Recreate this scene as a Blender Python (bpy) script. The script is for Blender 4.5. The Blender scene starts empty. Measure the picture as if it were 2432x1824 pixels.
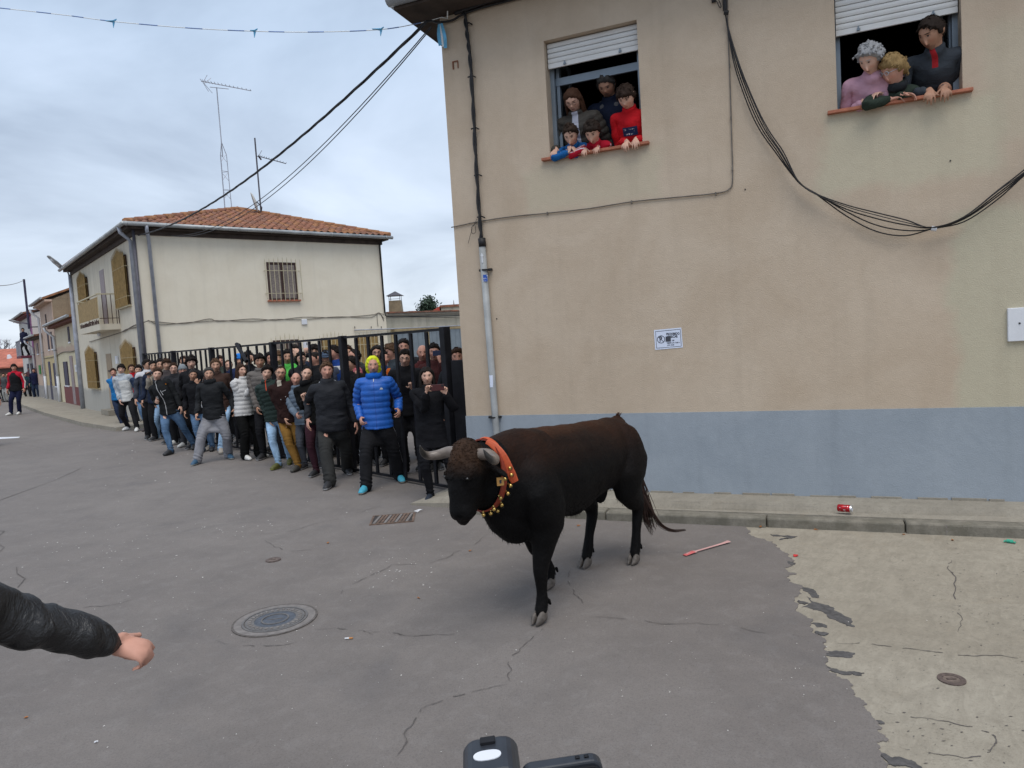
import bpy, bmesh, math, random
import numpy as np
from mathutils import Vector, Matrix
from mathutils.bvhtree import BVHTree
from mathutils.geometry import tessellate_polygon

random.seed(7)
rng = np.random.default_rng(7)
scene = bpy.context.scene
COL = scene.collection
PI = math.pi

# ---------------------------------------------------------------- camera
FPX = 1680.0                      # focal length in pixels of the 2432 px wide photograph
IW, IH = 2432.0, 1824.0
PITCH, ROLL = math.radians(-3.753), math.radians(-3.574)
EYE = np.array([0.0, 0.0, 1.85])
_fw = np.array([0, math.cos(PITCH), math.sin(PITCH)])
_up = np.array([0, -math.sin(PITCH), math.cos(PITCH)])
_rt = np.array([1.0, 0, 0])
RIGHT = math.cos(ROLL) * _rt + math.sin(ROLL) * _up
UP = -math.sin(ROLL) * _rt + math.cos(ROLL) * _up
cam_data = bpy.data.cameras.new("camera")
cam = bpy.data.objects.new("camera", cam_data)
COL.objects.link(cam)
cam.matrix_world = Matrix(((RIGHT[0], UP[0], -_fw[0], EYE[0]), (RIGHT[1], UP[1], -_fw[1], EYE[1]),
                           (RIGHT[2], UP[2], -_fw[2], EYE[2]), (0, 0, 0, 1)))
cam_data.sensor_fit = 'HORIZONTAL'
cam_data.sensor_width = 36
cam_data.lens = FPX / IW * 36
cam_data.clip_start = 0.05
cam_data.clip_end = 1000
scene.camera = cam

# ---------------------------------------------------------------- light
SUN_EL, SUN_AZ = math.radians(66), math.radians(168)
world = bpy.data.worlds.new("World")
scene.world = world
world.use_nodes = True
nt = world.node_tree
nt.nodes.clear()
_o = nt.nodes.new('ShaderNodeOutputWorld')
_sky = nt.nodes.new('ShaderNodeTexSky')
_sky.sky_type = 'NISHITA'
_sky.sun_disc = False
_sky.sun_elevation = SUN_EL
_sky.sun_rotation = SUN_AZ
_b1 = nt.nodes.new('ShaderNodeBackground'); _b1.inputs[1].default_value = 0.1
nt.links.new(_sky.outputs[0], _b1.inputs[0])
_tc = nt.nodes.new('ShaderNodeTexCoord')
_sep = nt.nodes.new('ShaderNodeSeparateXYZ'); nt.links.new(_tc.outputs['Generated'], _sep.inputs[0])
def _m(op, a, b=None, c=None, clamp=False):
    n = nt.nodes.new('ShaderNodeMath'); n.operation = op; n.use_clamp = clamp
    for i, v in enumerate((a, b, c)):
        if v is None: continue
        if isinstance(v, (int, float)): n.inputs[i].default_value = v
        else: nt.links.new(v, n.inputs[i])
    return n.outputs[0]
# cloud layer: direction projected on a flat layer overhead
_den = _m('ADD', _m('MAXIMUM', _sep.outputs[2], 0.0), 0.16)
_px = _m('DIVIDE', _sep.outputs[0], _den); _py = _m('DIVIDE', _sep.outputs[1], _den)
_cmb = nt.nodes.new('ShaderNodeCombineXYZ')
nt.links.new(_px, _cmb.inputs[0]); nt.links.new(_py, _cmb.inputs[1])
_n1 = nt.nodes.new('ShaderNodeTexNoise'); nt.links.new(_cmb.outputs[0], _n1.inputs['Vector'])
_n1.inputs['Scale'].default_value = 0.75; _n1.inputs['Detail'].default_value = 7; _n1.inputs['Roughness'].default_value = 0.52
_n1.inputs['Distortion'].default_value = 0.5
_r1 = nt.nodes.new('ShaderNodeValToRGB'); nt.links.new(_n1.outputs[0], _r1.inputs[0])
_e = _r1.color_ramp.elements
_e[0].position = 0.36; _e[0].color = (0.30, 0.375, 0.49, 1)
_e[1].position = 0.64; _e[1].color = (0.60, 0.71, 0.88, 1)
_x = _r1.color_ramp.elements.new(0.5); _x.color = (0.45, 0.55, 0.69, 1)
# paler, whiter band low over the roofs
_hz = _m('MULTIPLY_ADD', _sep.outputs[2], -2.6, 1.0, True)
_hz = _m('MULTIPLY', _hz, _m('MULTIPLY_ADD', _n1.outputs[0], 1.1, 0.05, True))
_mx = nt.nodes.new('ShaderNodeMix'); _mx.data_type = 'RGBA'
nt.links.new(_hz, _mx.inputs[0]); nt.links.new(_r1.outputs[0], _mx.inputs[6]); _mx.inputs[7].default_value = (0.74, 0.77, 0.82, 1)
_b2 = nt.nodes.new('ShaderNodeBackground'); nt.links.new(_mx.outputs[2], _b2.inputs[0]); _b2.inputs[1].default_value = 0.86
_ms = nt.nodes.new('ShaderNodeMixShader'); _ms.inputs[0].default_value = 0.88
nt.links.new(_b1.outputs[0], _ms.inputs[1]); nt.links.new(_b2.outputs[0], _ms.inputs[2])
nt.links.new(_ms.outputs[0], _o.inputs[0])

sun_data = bpy.data.lights.new("sun", 'SUN')
sun_data.energy = 1.5
sun_data.angle = math.radians(45)
sun_data.color = (1.0, 0.95, 0.88)
sun = bpy.data.objects.new("sun", sun_data)
COL.objects.link(sun)
_sd = Vector((math.sin(SUN_AZ) * math.cos(SUN_EL), math.cos(SUN_AZ) * math.cos(SUN_EL), math.sin(SUN_EL)))
sun.rotation_euler = _sd.to_track_quat('Z', 'Y').to_euler()

scene.view_settings.view_transform = 'Standard'
scene.view_settings.look = 'None'
scene.view_settings.gamma = 1
scene.view_settings.use_curve_mapping = False
scene.view_settings.exposure = 0.62
scene.render.engine = 'CYCLES'
scene.cycles.max_bounces = 5
scene.cycles.diffuse_bounces = 3

# ---------------------------------------------------------------- surveying: photo pixel -> place in the street
def ray(x, y):
    return RIGHT * ((x - IW / 2) / FPX) - UP * ((y - IH / 2) / FPX) + _fw
def G(x, y, z=0.0):                       # point on the level z
    d = ray(x, y); return EYE + d * ((z - EYE[2]) / d[2])
def Dp(x, y, Y):                          # point at distance Y
    d = ray(x, y); return EYE + d * (Y / d[1])
def onplane(x, y, p, n):
    d = ray(x, y); return EYE + d * (((p - EYE) @ n) / (d @ n))

# ---------------------------------------------------------------- mesh helpers
def mesh_of(name, V, F, mats=None, smooth=False, midx=None, attrs=None):
    me = bpy.data.meshes.new(name)
    V = np.asarray(V, dtype=float)
    me.from_pydata([tuple(v) for v in V], [], [tuple(int(i) for i in f) for f in F])
    if mats is not None:
        for m in (mats if isinstance(mats, (list, tuple)) else [mats]): me.materials.append(m)
    if midx is not None: me.polygons.foreach_set('material_index', np.asarray(midx, dtype=np.int32))
    if smooth: me.polygons.foreach_set('use_smooth', np.ones(len(me.polygons), dtype=bool))
    if attrs:
        for k, a in attrs.items():
            at = me.attributes.new(k, 'FLOAT_VECTOR', 'POINT'); at.data.foreach_set('vector', np.asarray(a, dtype=np.float32).ravel())
    me.update()
    return me
def link(name, me, parent=None, loc=None, rot=None):
    o = bpy.data.objects.new(name, me)
    COL.objects.link(o)
    if parent is not None: o.parent = parent
    if loc is not None: o.location = tuple(loc)
    if rot is not None: o.rotation_euler = rot
    return o
def tag(o, label=None, cat=None, group=None, kind=None):
    if label: o['label'] = label
    if cat: o['category'] = cat
    if group: o['group'] = group
    if kind: o['kind'] = kind
    return o
def thing(name, label, cat, loc=(0, 0, 0), rotz=0.0, group=None):
    o = bpy.data.objects.new(name, None)
    COL.objects.link(o)
    o.location = tuple(loc); o.rotation_euler = (0, 0, rotz); o.empty_display_size = 0.1
    return tag(o, label, cat, group)

class MB:
    """collects simple shapes into one mesh"""
    def __init__(s): s.V = []; s.F = []; s.mi = []
    def add(s, V, F, m=0):
        b = len(s.V)
        s.V += [tuple(float(c) for c in v) for v in V]
        s.F += [tuple(int(i) + b for i in f) for f in F]
        s.mi += [m] * len(F)
        return s
    def box(s, lo, hi, m=0, M=None):
        x0, y0, z0 = lo; x1, y1, z1 = hi
        V = [(x0, y0, z0), (x1, y0, z0), (x1, y1, z0), (x0, y1, z0), (x0, y0, z1), (x1, y0, z1), (x1, y1, z1), (x0, y1, z1)]
        if M is not None: V = [tuple(M(v)) for v in V]
        return s.add(V, [(0, 3, 2, 1), (4, 5, 6, 7), (0, 1, 5, 4), (1, 2, 6, 5), (2, 3, 7, 6), (3, 0, 4, 7)], m)
    def tube(s, pts, r, n=8, m=0, caps=True, ref=(0, 0, 1)):
        V, F = tube(pts, r, n, caps=caps, ref=ref); return s.add(V, F, m)
    def lathe(s, prof, n=20, m=0, M=None, cap=True):
        V = []; F = []
        for (r, z) in prof:
            for k in range(n):
                a = 2 * PI * k / n; V.append((r * math.cos(a), r * math.sin(a), z))
        for i in range(len(prof) - 1):
            for k in range(n):
                k2 = (k + 1) % n
                F.append((i * n + k, i * n + k2, (i + 1) * n + k2, (i + 1) * n + k))
        if cap:
            F.append(tuple(range(n - 1, -1, -1))); F.append(tuple((len(prof) - 1) * n + k for k in range(n)))
        if M is not None: V = [tuple(M(v)) for v in V]
        return s.add(V, F, m)
    def prism(s, poly, z0, z1, m=0, M=None):
        n = len(poly)
        V = [(p[0], p[1], z0) for p in poly] + [(p[0], p[1], z1) for p in poly]
        if M is not None: V = [tuple(M(v)) for v in V]
        tri = tessellate_polygon([[Vector((p[0], p[1], 0)) for p in poly]])
        area = sum(poly[i][0] * poly[(i + 1) % n][1] - poly[(i + 1) % n][0] * poly[i][1] for i in range(n))
        F = []
        for t in tri:
            a = (poly[t[1]][0] - poly[t[0]][0]) * (poly[t[2]][1] - poly[t[0]][1]) - (poly[t[2]][0] - poly[t[0]][0]) * (poly[t[1]][1] - poly[t[0]][1])
            t = t if a > 0 else (t[0], t[2], t[1])
            F.append(tuple(i + n for i in t)); F.append((t[0], t[2], t[1]))
        for i in range(n):
            j = (i + 1) % n
            F.append((i, j, n + j, n + i) if area > 0 else (j, i, n + i, n + j))
        return s.add(V, F, m)
    def build(s, name, mats, parent=None, smooth=False, loc=None, bevel=0):
        me = mesh_of(name, s.V, s.F, mats, smooth, s.mi)
        o = link(name, me, parent, loc)
        if bevel:
            b = o.modifiers.new('bevel', 'BEVEL'); b.width = bevel; b.segments = 2; b.limit_method = 'ANGLE'
        return o

def nrm(v):
    v = np.asarray(v, float); l = np.linalg.norm(v, axis=-1, keepdims=True); return v / np.maximum(l, 1e-9)
def tube(pts, r, n=8, caps=True, ref=(0, 0, 1), round_caps=False):
    """tapered tube through pts; r: number, list, or list of (ru, rv); v axis is nearest ref"""
    P = np.asarray(pts, float); N = len(P)
    R = np.array([(q, q) if np.isscalar(q) else q for q in (r if isinstance(r, (list, tuple, np.ndarray)) and not np.isscalar(r) else [r] * N)], float)
    if round_caps:
        t0 = nrm(P[0] - P[1]); t1 = nrm(P[-1] - P[-2])
        A = []; RA = []; B = []; RB = []
        for a in (0.98, 0.8, 0.45):
            A.append(P[0] + t0 * R[0].min() * a); RA.append(R[0] * math.sqrt(1 - a * a))
            B.append(P[-1] + t1 * R[-1].min() * a); RB.append(R[-1] * math.sqrt(1 - a * a))
        P = np.vstack([A, P, B[::-1]]); R = np.vstack([RA, R, RB[::-1]]); N = len(P)
    T = np.zeros_like(P); T[1:-1] = P[2:] - P[:-2]; T[0] = P[1] - P[0]; T[-1] = P[-1] - P[-2]
    T = nrm(T)
    ref = np.asarray(ref, float)
    V = []
    u_prev = None
    for i in range(N):
        rf = ref if abs(T[i] @ ref) < 0.97 else np.array([0.0, 1, 0]) if abs(ref[1]) < .5 else np.array([1.0, 0, 0])
        u = nrm(np.cross(rf, T[i]))
        if u_prev is not None:
            u2 = u_prev - T[i] * (u_prev @ T[i])
            u = nrm(u2) if np.linalg.norm(u2) > .1 else u
        u_prev = u
        v = np.cross(T[i], u)
        for k in range(n):
            a = 2 * PI * k / n
            V.append(P[i] + u * R[i][0] * math.cos(a) + v * R[i][1] * math.sin(a))
    F = []
    for i in range(N - 1):
        for k in range(n):
            k2 = (k + 1) % n
            F.append((i * n + k, i * n + k2, (i + 1) * n + k2, (i + 1) * n + k))
    if caps:
        F.append(tuple(range(n - 1, -1, -1))); F.append(tuple((N - 1) * n + k for k in range(n)))
    return V, F
def smooth_path(pts, per=6):
    """Catmull-Rom through pts"""
    P = np.asarray(pts, float); Q = np.vstack([2 * P[0] - P[1], P, 2 * P[-1] - P[-2]]); out = []
    for i in range(1, len(Q) - 2):
        for k in range(per):
            t = k / per
            out.append(0.5 * ((2 * Q[i]) + (-Q[i - 1] + Q[i + 1]) * t + (2 * Q[i - 1] - 5 * Q[i] + 4 * Q[i + 1] - Q[i + 2]) * t * t
                              + (-Q[i - 1] + 3 * Q[i] - 3 * Q[i + 1] + Q[i + 2]) * t ** 3))
    out.append(P[-1]); return np.array(out)
def vnoise(P, seed=0):
    """value noise, vectorised, range about -1..1"""
    P = np.asarray(P, float); I = np.floor(P).astype(np.int64); f = P - I; f = f * f * (3 - 2 * f)
    def hsh(i, j, k):
        h = (i * 374761393 + j * 668265263 + k * 2147483647 + seed * 974634777) & 0xffffffff
        h = ((h ^ (h >> 13)) * 1274126177) & 0xffffffff
        return ((h ^ (h >> 16)) & 0xffff) / 32767.5 - 1.0
    out = 0
    for a in (0, 1):
        for b in (0, 1):
            for c in (0, 1):
                w = (f[:, 0] if a else 1 - f[:, 0]) * (f[:, 1] if b else 1 - f[:, 1]) * (f[:, 2] if c else 1 - f[:, 2])
                out = out + w * hsh(I[:, 0] + a, I[:, 1] + b, I[:, 2] + c)
    return out
def fbm(P, seed=0, oct=3):
    o = 0; a = 1.0; P = np.asarray(P, float)
    for k in range(oct): o = o + a * vnoise(P * 2 ** k + 17.3 * k, seed + k); a *= .5
    return o
def vnormals(V, F):
    V = np.asarray(V); N = np.zeros_like(V)
    F3 = np.array([(f[0], f[1], f[2]) for f in F] + [(f[0], f[2], f[3]) for f in F if len(f) == 4])
    n = np.cross(V[F3[:, 1]] - V[F3[:, 0]], V[F3[:, 2]] - V[F3[:, 0]])
    for k in range(3): np.add.at(N, F3[:, k], n)
    return nrm(N)
def lap_smooth(V, F, it=3, lam=.5):
    V = np.array(V, float)
    E = set()
    for f in F:
        for i in range(len(f)):
            a, b = f[i], f[(i + 1) % len(f)]; E.add((min(a, b), max(a, b)))
    E = np.array(list(E)); deg = np.bincount(E.ravel(), minlength=len(V))[:, None]
    for _ in range(it):
        S = np.zeros_like(V); np.add.at(S, E[:, 0], V[E[:, 1]]); np.add.at(S, E[:, 1], V[E[:, 0]])
        V += lam * (S / np.maximum(deg, 1) - V)
    return V
REMESH_Q = []
def remesh_many(jobs):
    """jobs: list of (V, F, voxel, decimate ratio). All evaluated in one go -> list of (V, F)"""
    obs = []
    for V, F, vox, dec in jobs:
        me = bpy.data.meshes.new('blank'); me.from_pydata([tuple(v) for v in V], [], [tuple(f) for f in F]); me.update()
        o = bpy.data.objects.new('blank', me); COL.objects.link(o)
        m = o.modifiers.new('r', 'REMESH'); m.mode = 'VOXEL'; m.voxel_size = vox; m.use_smooth_shade = True
        s = o.modifiers.new('s', 'SMOOTH'); s.factor = .5; s.iterations = 2
        if dec < 1:
            d = o.modifiers.new('d', 'DECIMATE'); d.ratio = dec
        obs.append(o)
    dg = bpy.context.evaluated_depsgraph_get()
    res = []
    for o in obs:
        me = o.evaluated_get(dg).to_mesh()
        V = np.empty(len(me.vertices) * 3); me.vertices.foreach_get('co', V)
        F = [tuple(p.vertices) for p in me.polygons]
        res.append((V.reshape(-1, 3), F))
        o.evaluated_get(dg).to_mesh_clear()
    for o in obs:
        me = o.data; bpy.data.objects.remove(o); bpy.data.meshes.remove(me)
    return res

# ---------------------------------------------------------------- materials
class NT:
    def __init__(s, name):
        s.mat = bpy.data.materials.new(name); s.mat.use_nodes = True
        s.t = s.mat.node_tree; s.b = s.t.nodes['Principled BSDF']
    def n(s, typ, **kw):
        x = s.t.nodes.new(typ)
        for k, v in kw.items(): setattr(x, k, v)
        return x
    def put(s, sock, v):
        if hasattr(v, 'is_linked') or hasattr(v, 'links'): s.t.links.new(v, sock)
        elif isinstance(v, (tuple, list)) and len(v) == 3 and sock.type == 'RGBA': sock.default_value = (*v, 1)
        else: sock.default_value = v
    def m(s, op, a, b=None, c=None, clamp=False):
        x = s.n('ShaderNodeMath', operation=op, use_clamp=clamp)
        for i, v in enumerate((a, b, c)):
            if v is not None: s.put(x.inputs[i], v)
        return x.outputs[0]
    def mix(s, f, a, b):
        x = s.n('ShaderNodeMix', data_type='RGBA'); s.put(x.inputs[0], f); s.put(x.inputs[6], a); s.put(x.inputs[7], b); return x.outputs[2]
    def noise(s, vec, scale, detail=4, rough=.55, dist=0):
        x = s.n('ShaderNodeTexNoise'); s.put(x.inputs['Vector'], vec); x.inputs['Scale'].default_value = scale
        x.inputs['Detail'].default_value = detail; x.inputs['Roughness'].default_value = rough; x.inputs['Distortion'].default_value = dist
        return x.outputs[0]
    def ramp(s, f, stops, interp='LINEAR'):
        x = s.n('ShaderNodeValToRGB'); s.put(x.inputs[0], f); x.color_ramp.interpolation = interp
        e = x.color_ramp.elements
        while len(e) < len(stops): e.new(.5)
        for i, (p, c) in enumerate(stops):
            e[i].position = p; e[i].color = (c, c, c, 1) if isinstance(c, (int, float)) else (*c, 1)
        return x.outputs[0]
    def pos(s): return s.n('ShaderNodeNewGeometry').outputs['Position']
    def obj(s): return s.n('ShaderNodeTexCoord').outputs['Object']
    def attr(s, name): return s.n('ShaderNodeAttribute', attribute_name=name).outputs['Vector']
    def sep(s, v): x = s.n('ShaderNodeSeparateXYZ'); s.put(x.inputs[0], v); return x.outputs
    def scale(s, v, k):
        x = s.n('ShaderNodeVectorMath', operation='MULTIPLY'); s.put(x.inputs[0], v); x.inputs[1].default_value = k; return x.outputs[0]
    def bump(s, h, dist, strength=1):
        x = s.n('ShaderNodeBump'); s.put(x.inputs['Height'], h); x.inputs['Distance'].default_value = dist; x.inputs['Strength'].default_value = strength
        s.t.links.new(x.outputs[0], s.b.inputs['Normal']); return x.outputs[0]
    def col(s, c): s.put(s.b.inputs['Base Color'], c)
    def rough(s, r): s.put(s.b.inputs['Roughness'], r)
    def spec(s, v): s.b.inputs['Specular IOR Level'].default_value = v

def srgb(*c):
    return tuple(((v / 255) / 12.92 if v / 255 <= .04045 else ((v / 255 + .055) / 1.055) ** 2.4) for v in c)
def simple(name, c, rough=.7, var=.15, scale=6, metal=0, bump=0, spec=.4, coord='pos', bscale=None):
    t = NT(name); p = t.pos() if coord == 'pos' else t.obj()
    n = t.noise(p, scale, 5)
    t.col(t.mix(t.ramp(n, [(.3, 0), (.7, 1)]), tuple(v * (1 - var) for v in c), tuple(min(1, v * (1 + var)) for v in c)))
    t.rough(rough); t.b.inputs['Metallic'].default_value = metal; t.spec(spec)
    if bump: t.bump(t.noise(p, bscale or scale * 6, 3), bump)
    return t.mat
# ================================================================= materials of the place
def wall_mat(name, base, alt, lift=.1, patches=(), bump=.004, stain=0.0, sc=1.3):
    t = NT(name); p = t.obj(); n1 = t.noise(p, sc, 6, .6, .6); n2 = t.noise(p, sc * 9, 5, .65)
    c = t.mix(t.ramp(n1, [(.35, 0), (.68, 1)]), base, alt)
    X, Y, Z = t.sep(p)[:3]
    w = t.m('MULTIPLY_ADD', n1, .5, -.25)
    for (x0, x1, z0, z1, col, f) in patches:
        def edge(v, a, b, s):
            u = t.m('MULTIPLY_ADD', t.m('ADD', v, w), 1 / s, -a / s, True)
            d = t.m('MULTIPLY_ADD', t.m('ADD', v, w), -1 / s, b / s, True)
            return t.m('MULTIPLY', u, d)
        mk = t.m('MULTIPLY', t.m('MULTIPLY', edge(X, x0, x1, .12), edge(Z, z0, z1, .12)), f)
        c = t.mix(mk, c, col)
    c = t.mix(t.m('MULTIPLY', t.ramp(n2, [(.35, 0), (.75, 1)]), lift), c, tuple(v * .72 for v in base))
    if stain:
        sv = t.scale(p, (5, 5, .35)); st = t.ramp(t.noise(sv, 1.0, 4, .6), [(.52, 0), (.72, 1)])
        c = t.mix(t.m('MULTIPLY', st, stain), c, tuple(v * .45 for v in base))
    t.col(c); t.rough(.93); t.spec(.2)
    t.bump(t.m('ADD', t.noise(p, 95, 3, .7), t.m('MULTIPLY', t.noise(p, 14, 4), .6)), bump)
    return t.mat

def asphalt_mat():
    t = NT('asphalt'); p = t.pos()
    big = t.noise(p, .35, 5, .55, .4); mid = t.noise(p, 2.2, 5, .6); fine = t.noise(p, 120, 3, .8); grit = t.noise(p, 420, 2, .7)
    c = t.mix(t.ramp(big, [(.34, 0), (.68, 1)]), (.168, .147, .134), (.210, .187, .171))
    c = t.mix(t.m('MULTIPLY', t.ramp(mid, [(.42, 0), (.75, 1)]), .5), c, (.128, .114, .106))
    c = t.mix(t.m('MULTIPLY', t.ramp(t.noise(p, 9, 5, .7, .5), [(.5, 0), (.75, 1)]), .4), c, (.255, .235, .222))
    c = t.mix(t.ramp(fine, [(.30, .55), (.5, 0)]), c, (.075, .070, .069))
    c = t.mix(t.ramp(fine, [(.62, 0), (.8, .5)]), c, (.36, .34, .33))
    c = t.mix(t.ramp(grit, [(.66, 0), (.76, .4)]), c, (.42, .40, .38))
    wet = t.ramp(t.noise(p, .8, 4, .6, 1.0), [(.56, 0), (.72, .35)])
    c = t.mix(wet, c, (.105, .098, .098))
    t.col(c); t.rough(t.ramp(big, [(.3, .78), (.7, .9)])); t.spec(.35)
    t.bump(t.m('ADD', fine, t.m('MULTIPLY', grit, .5)), .004, .8)
    return t.mat
def concrete_mat(name, a, b, streak=0.5, bump=.004, moss=0.0):
    t = NT(name); p = t.pos()
    big = t.noise(p, .9, 6, .62, .8); fine = t.noise(p, 60, 4, .75); med = t.noise(p, 7, 6, .68, .4)
    rot = t.n('ShaderNodeVectorRotate', rotation_type='Z_AXIS'); t.put(rot.inputs[0], p); rot.inputs['Angle'].default_value = math.radians(-52)
    st = t.noise(t.scale(rot.outputs[0], (2.6, 8, 1)), 1.7, 6, .7, 1.2)
    c = t.mix(t.ramp(big, [(.3, 0), (.7, 1)]), a, b)
    c = t.mix(t.m('MULTIPLY', t.ramp(st, [(.36, 1), (.62, 0)]), streak * .8), c, tuple(v * .70 for v in a))
    c = t.mix(t.ramp(med, [(.30, .45), (.52, 0)]), c, tuple(v * .72 for v in a)); c = t.mix(t.ramp(med, [(.58, 0), (.78, .4)]), c, tuple(min(1, v * 1.18) for v in b))
    c = t.mix(t.ramp(fine, [(.28, .55), (.46, 0)]), c, tuple(v * .5 for v in a)); c = t.mix(t.ramp(fine, [(.6, 0), (.8, .4)]), c, tuple(min(1, v * 1.25) for v in b))
    c = t.mix(t.ramp(t.noise(p, 2.2, 4, .6, 1), [(.60, 0), (.78, .35)]), c, (.30, .245, .175))
    if moss: c = t.mix(t.m('MULTIPLY', t.ramp(t.noise(p, 6, 5, .7), [(.35, 0), (.6, 1)]), moss), c, (.085, .08, .06))
    t.col(c); t.rough(.92); t.spec(.2); t.bump(t.m('ADD', fine, t.m('MULTIPLY', med, .8)), bump)
    return t.mat

M = {}
M['asphalt'] = asphalt_mat()
M['apron'] = concrete_mat('apron concrete', (.295, .260, .205), (.362, .326, .264), .55)
M['pave'] = concrete_mat('pavement concrete', (.285, .255, .208), (.355, .322, .265), .3, moss=.12)
M['kerb'] = concrete_mat('kerb concrete', (.215, .195, .16), (.29, .265, .22), .2, moss=.55)
M['dirt_and_shade'] = simple('dark crack', (.045, .04, .038), .95, .3, 30)
M['beige'] = wall_mat('beige render', (.50, .397, .295), (.565, .462, .355), .16,
    [(.2, 1.75, 2.95, 3.74, (.53, .475, .35), .85), (-2.75, -1.1, 3.15, 3.74, (.52, .46, .34), .6), (1.25, 3.2, .8, 2.75, (.50, .455, .335), .9),
     (1.55, 3.5, 3.2, 4.3, (.51, .46, .34), .45)], .004, .10)
M['blue'] = wall_mat('blue grey plinth paint', (.285, .322, .362), (.335, .372, .412), .18, [], .003, .12)
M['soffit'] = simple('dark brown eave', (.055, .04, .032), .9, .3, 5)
M['zinc'] = simple('zinc gutter', (.36, .37, .37), .5, .25, 3, .35)
M['pipe'] = simple('grey pipe paint', (.30, .31, .31), .55, .18, 5)
M['black'] = simple('black cable rubber', (.014, .013, .014), .55, .3, 20)
M['cablegrey'] = simple('weathered cable', (.16, .14, .12), .8, .3, 10)
M['white'] = simple('white plastic', (.68, .69, .72), .45, .07, 4)
M['shutter'] = simple('roller shutter slat', (.66, .65, .63), .5, .07, 3)
M['alu'] = simple('grey blue aluminium', (.20, .235, .27), .4, .1, 3, .3)
M['terra'] = simple('terracotta sill', (.40, .145, .085), .8, .35, 9, bump=.002)
M['room'] = simple('dark room', (.030, .027, .025), .95, .3, 2)  # gloom of the unlit interior is put into the wall colour
M['ribbon'] = simple('light blue ribbon', (.13, .42, .66), .5, .25, 12)
M['ribbonw'] = simple('white ribbon', (.72, .74, .74), .6, .1, 12)
M['ink'] = simple('black ink', (.03, .033, .05), .8, .1, 20)
M['paper'] = simple('white paper', (.66, .71, .84), .75, .05, 6)
M['steel'] = simple('black painted steel', (.011, .011, .014), .6, .4, 8, spec=.2)
M['rust'] = simple('rusty iron', (.23, .095, .05), .85, .5, 25, .3, .002)
M['iron'] = simple('worn iron cover', (.175, .17, .175), .55, .3, 30, .5, .001)
M['ironrim'] = simple('concrete collar', (.24, .215, .205), .9, .25, 20, bump=.003)
def glass():
    t = NT('window glass'); t.col((.05, .06, .07)); t.rough(.06); t.spec(.6); return t.mat
M['glass'] = glass()

# ================================================================= ground
def ragged(pts, amp, it=4, seed=3):
    r = random.Random(seed); P = [np.array(p[:2], float) for p in pts]
    for _ in range(it):
        Q = []
        for a, b in zip(P[:-1], P[1:]):
            d = b - a; n = np.array([-d[1], d[0]])
            Q += [a, (a + b) / 2 + n * r.uniform(-amp, amp)]
        Q.append(P[-1]); P = Q
    return P
edge_px = [(1777, 1258), (1790, 1275), (1842, 1291), (1850, 1303), (1871, 1317), (1876, 1336), (1892, 1361), (1890, 1385), (1899, 1404), (1898, 1432), (1908, 1459), (1924, 1478),
           (1926, 1498), (1953, 1524), (1960, 1556), (1964, 1581), (1993, 1606), (2033, 1654), (2058, 1686), (2082, 1711), (2091, 1739), (2106, 1759), (2087, 1778), (2095, 1797), (2107, 1818), (2160, 1920), (2220, 2060)]
M['tar'] = simple('dark tar', (.085, .080, .078), .85, .35, 30, bump=.002)
edge = ragged([G(*p) for p in edge_px], .30, 5)
last = edge[-1]
poly = [(-120, -8), (last[0] + .9, -8)] + [tuple(p) for p in edge[::-1]] + [tuple(G(1770, 1249)[:2]), tuple(G(1560, 1150)[:2]), (6, 16), (70, 60), (70, 190), (-120, 190)]
mb = MB(); mb.prism(poly, -.012, -.003)
road = tag(mb.build('road', M['asphalt']), 'grey worn asphalt street surface', None, None, 'structure')
# tongues and splashes of tar left over the concrete along the edge
spl = [[(1899, 1390), (1938, 1405), (1943, 1418), (1928, 1416), (1912, 1402)], [(1916, 1414), (1952, 1432), (1992, 1452), (2022, 1477), (2030, 1486), (2010, 1484), (1985, 1470), (1950, 1449), (1918, 1440), (1904, 1440)],
       [(1926, 1478), (1955, 1480), (1965, 1489), (1940, 1487)], [(1950, 1541), (2000, 1544), (2029, 1548), (2024, 1558), (1985, 1557), (1955, 1553)],
       [(1962, 1580), (1990, 1588), (2030, 1592), (2053, 1596), (2046, 1602), (2005, 1600), (1975, 1592)], [(2079, 1708), (2095, 1710), (2101, 1715), (2085, 1716)],
       [(2088, 1785), (2120, 1797), (2165, 1803), (2190, 1822), (2180, 1840), (2150, 1815), (2110, 1812)], [(1830, 1268), (1870, 1270), (1894, 1272), (1880, 1277), (1850, 1281), (1878, 1273), (1835, 1272)],
       [(1872, 1330), (1884, 1334), (1880, 1342), (1872, 1338)], [(1896, 1424), (1920, 1430), (1912, 1434), (1898, 1431)], [(1935, 1498), (1968, 1503), (1960, 1508), (1936, 1504)]]
for i, sp in enumerate(spl):
    q = ragged([G(*p) for p in sp] + [G(*sp[0])], .24, 3, i)[:-1]
    mb = MB(); mb.prism([tuple(p) for p in q], -.010, -.0055 + .0004 * i)
    mb.build('tar_splash', M['tar'], road)
mb = MB(); mb.prism([(-1, -8), (16, -8), (16, 8), (0.2, 8)], -.05, -.008)
apron = tag(mb.build('concrete_apron', M['apron']), 'pale concrete paving with ragged tar edge', None, None, 'structure')
mb = MB(); mb.box((-300, -40, -.4), (300, 420, -.06))
tag(mb.build('ground', M['dirt_and_shade']), 'bare ground beyond the street', None, None, 'structure')

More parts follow.
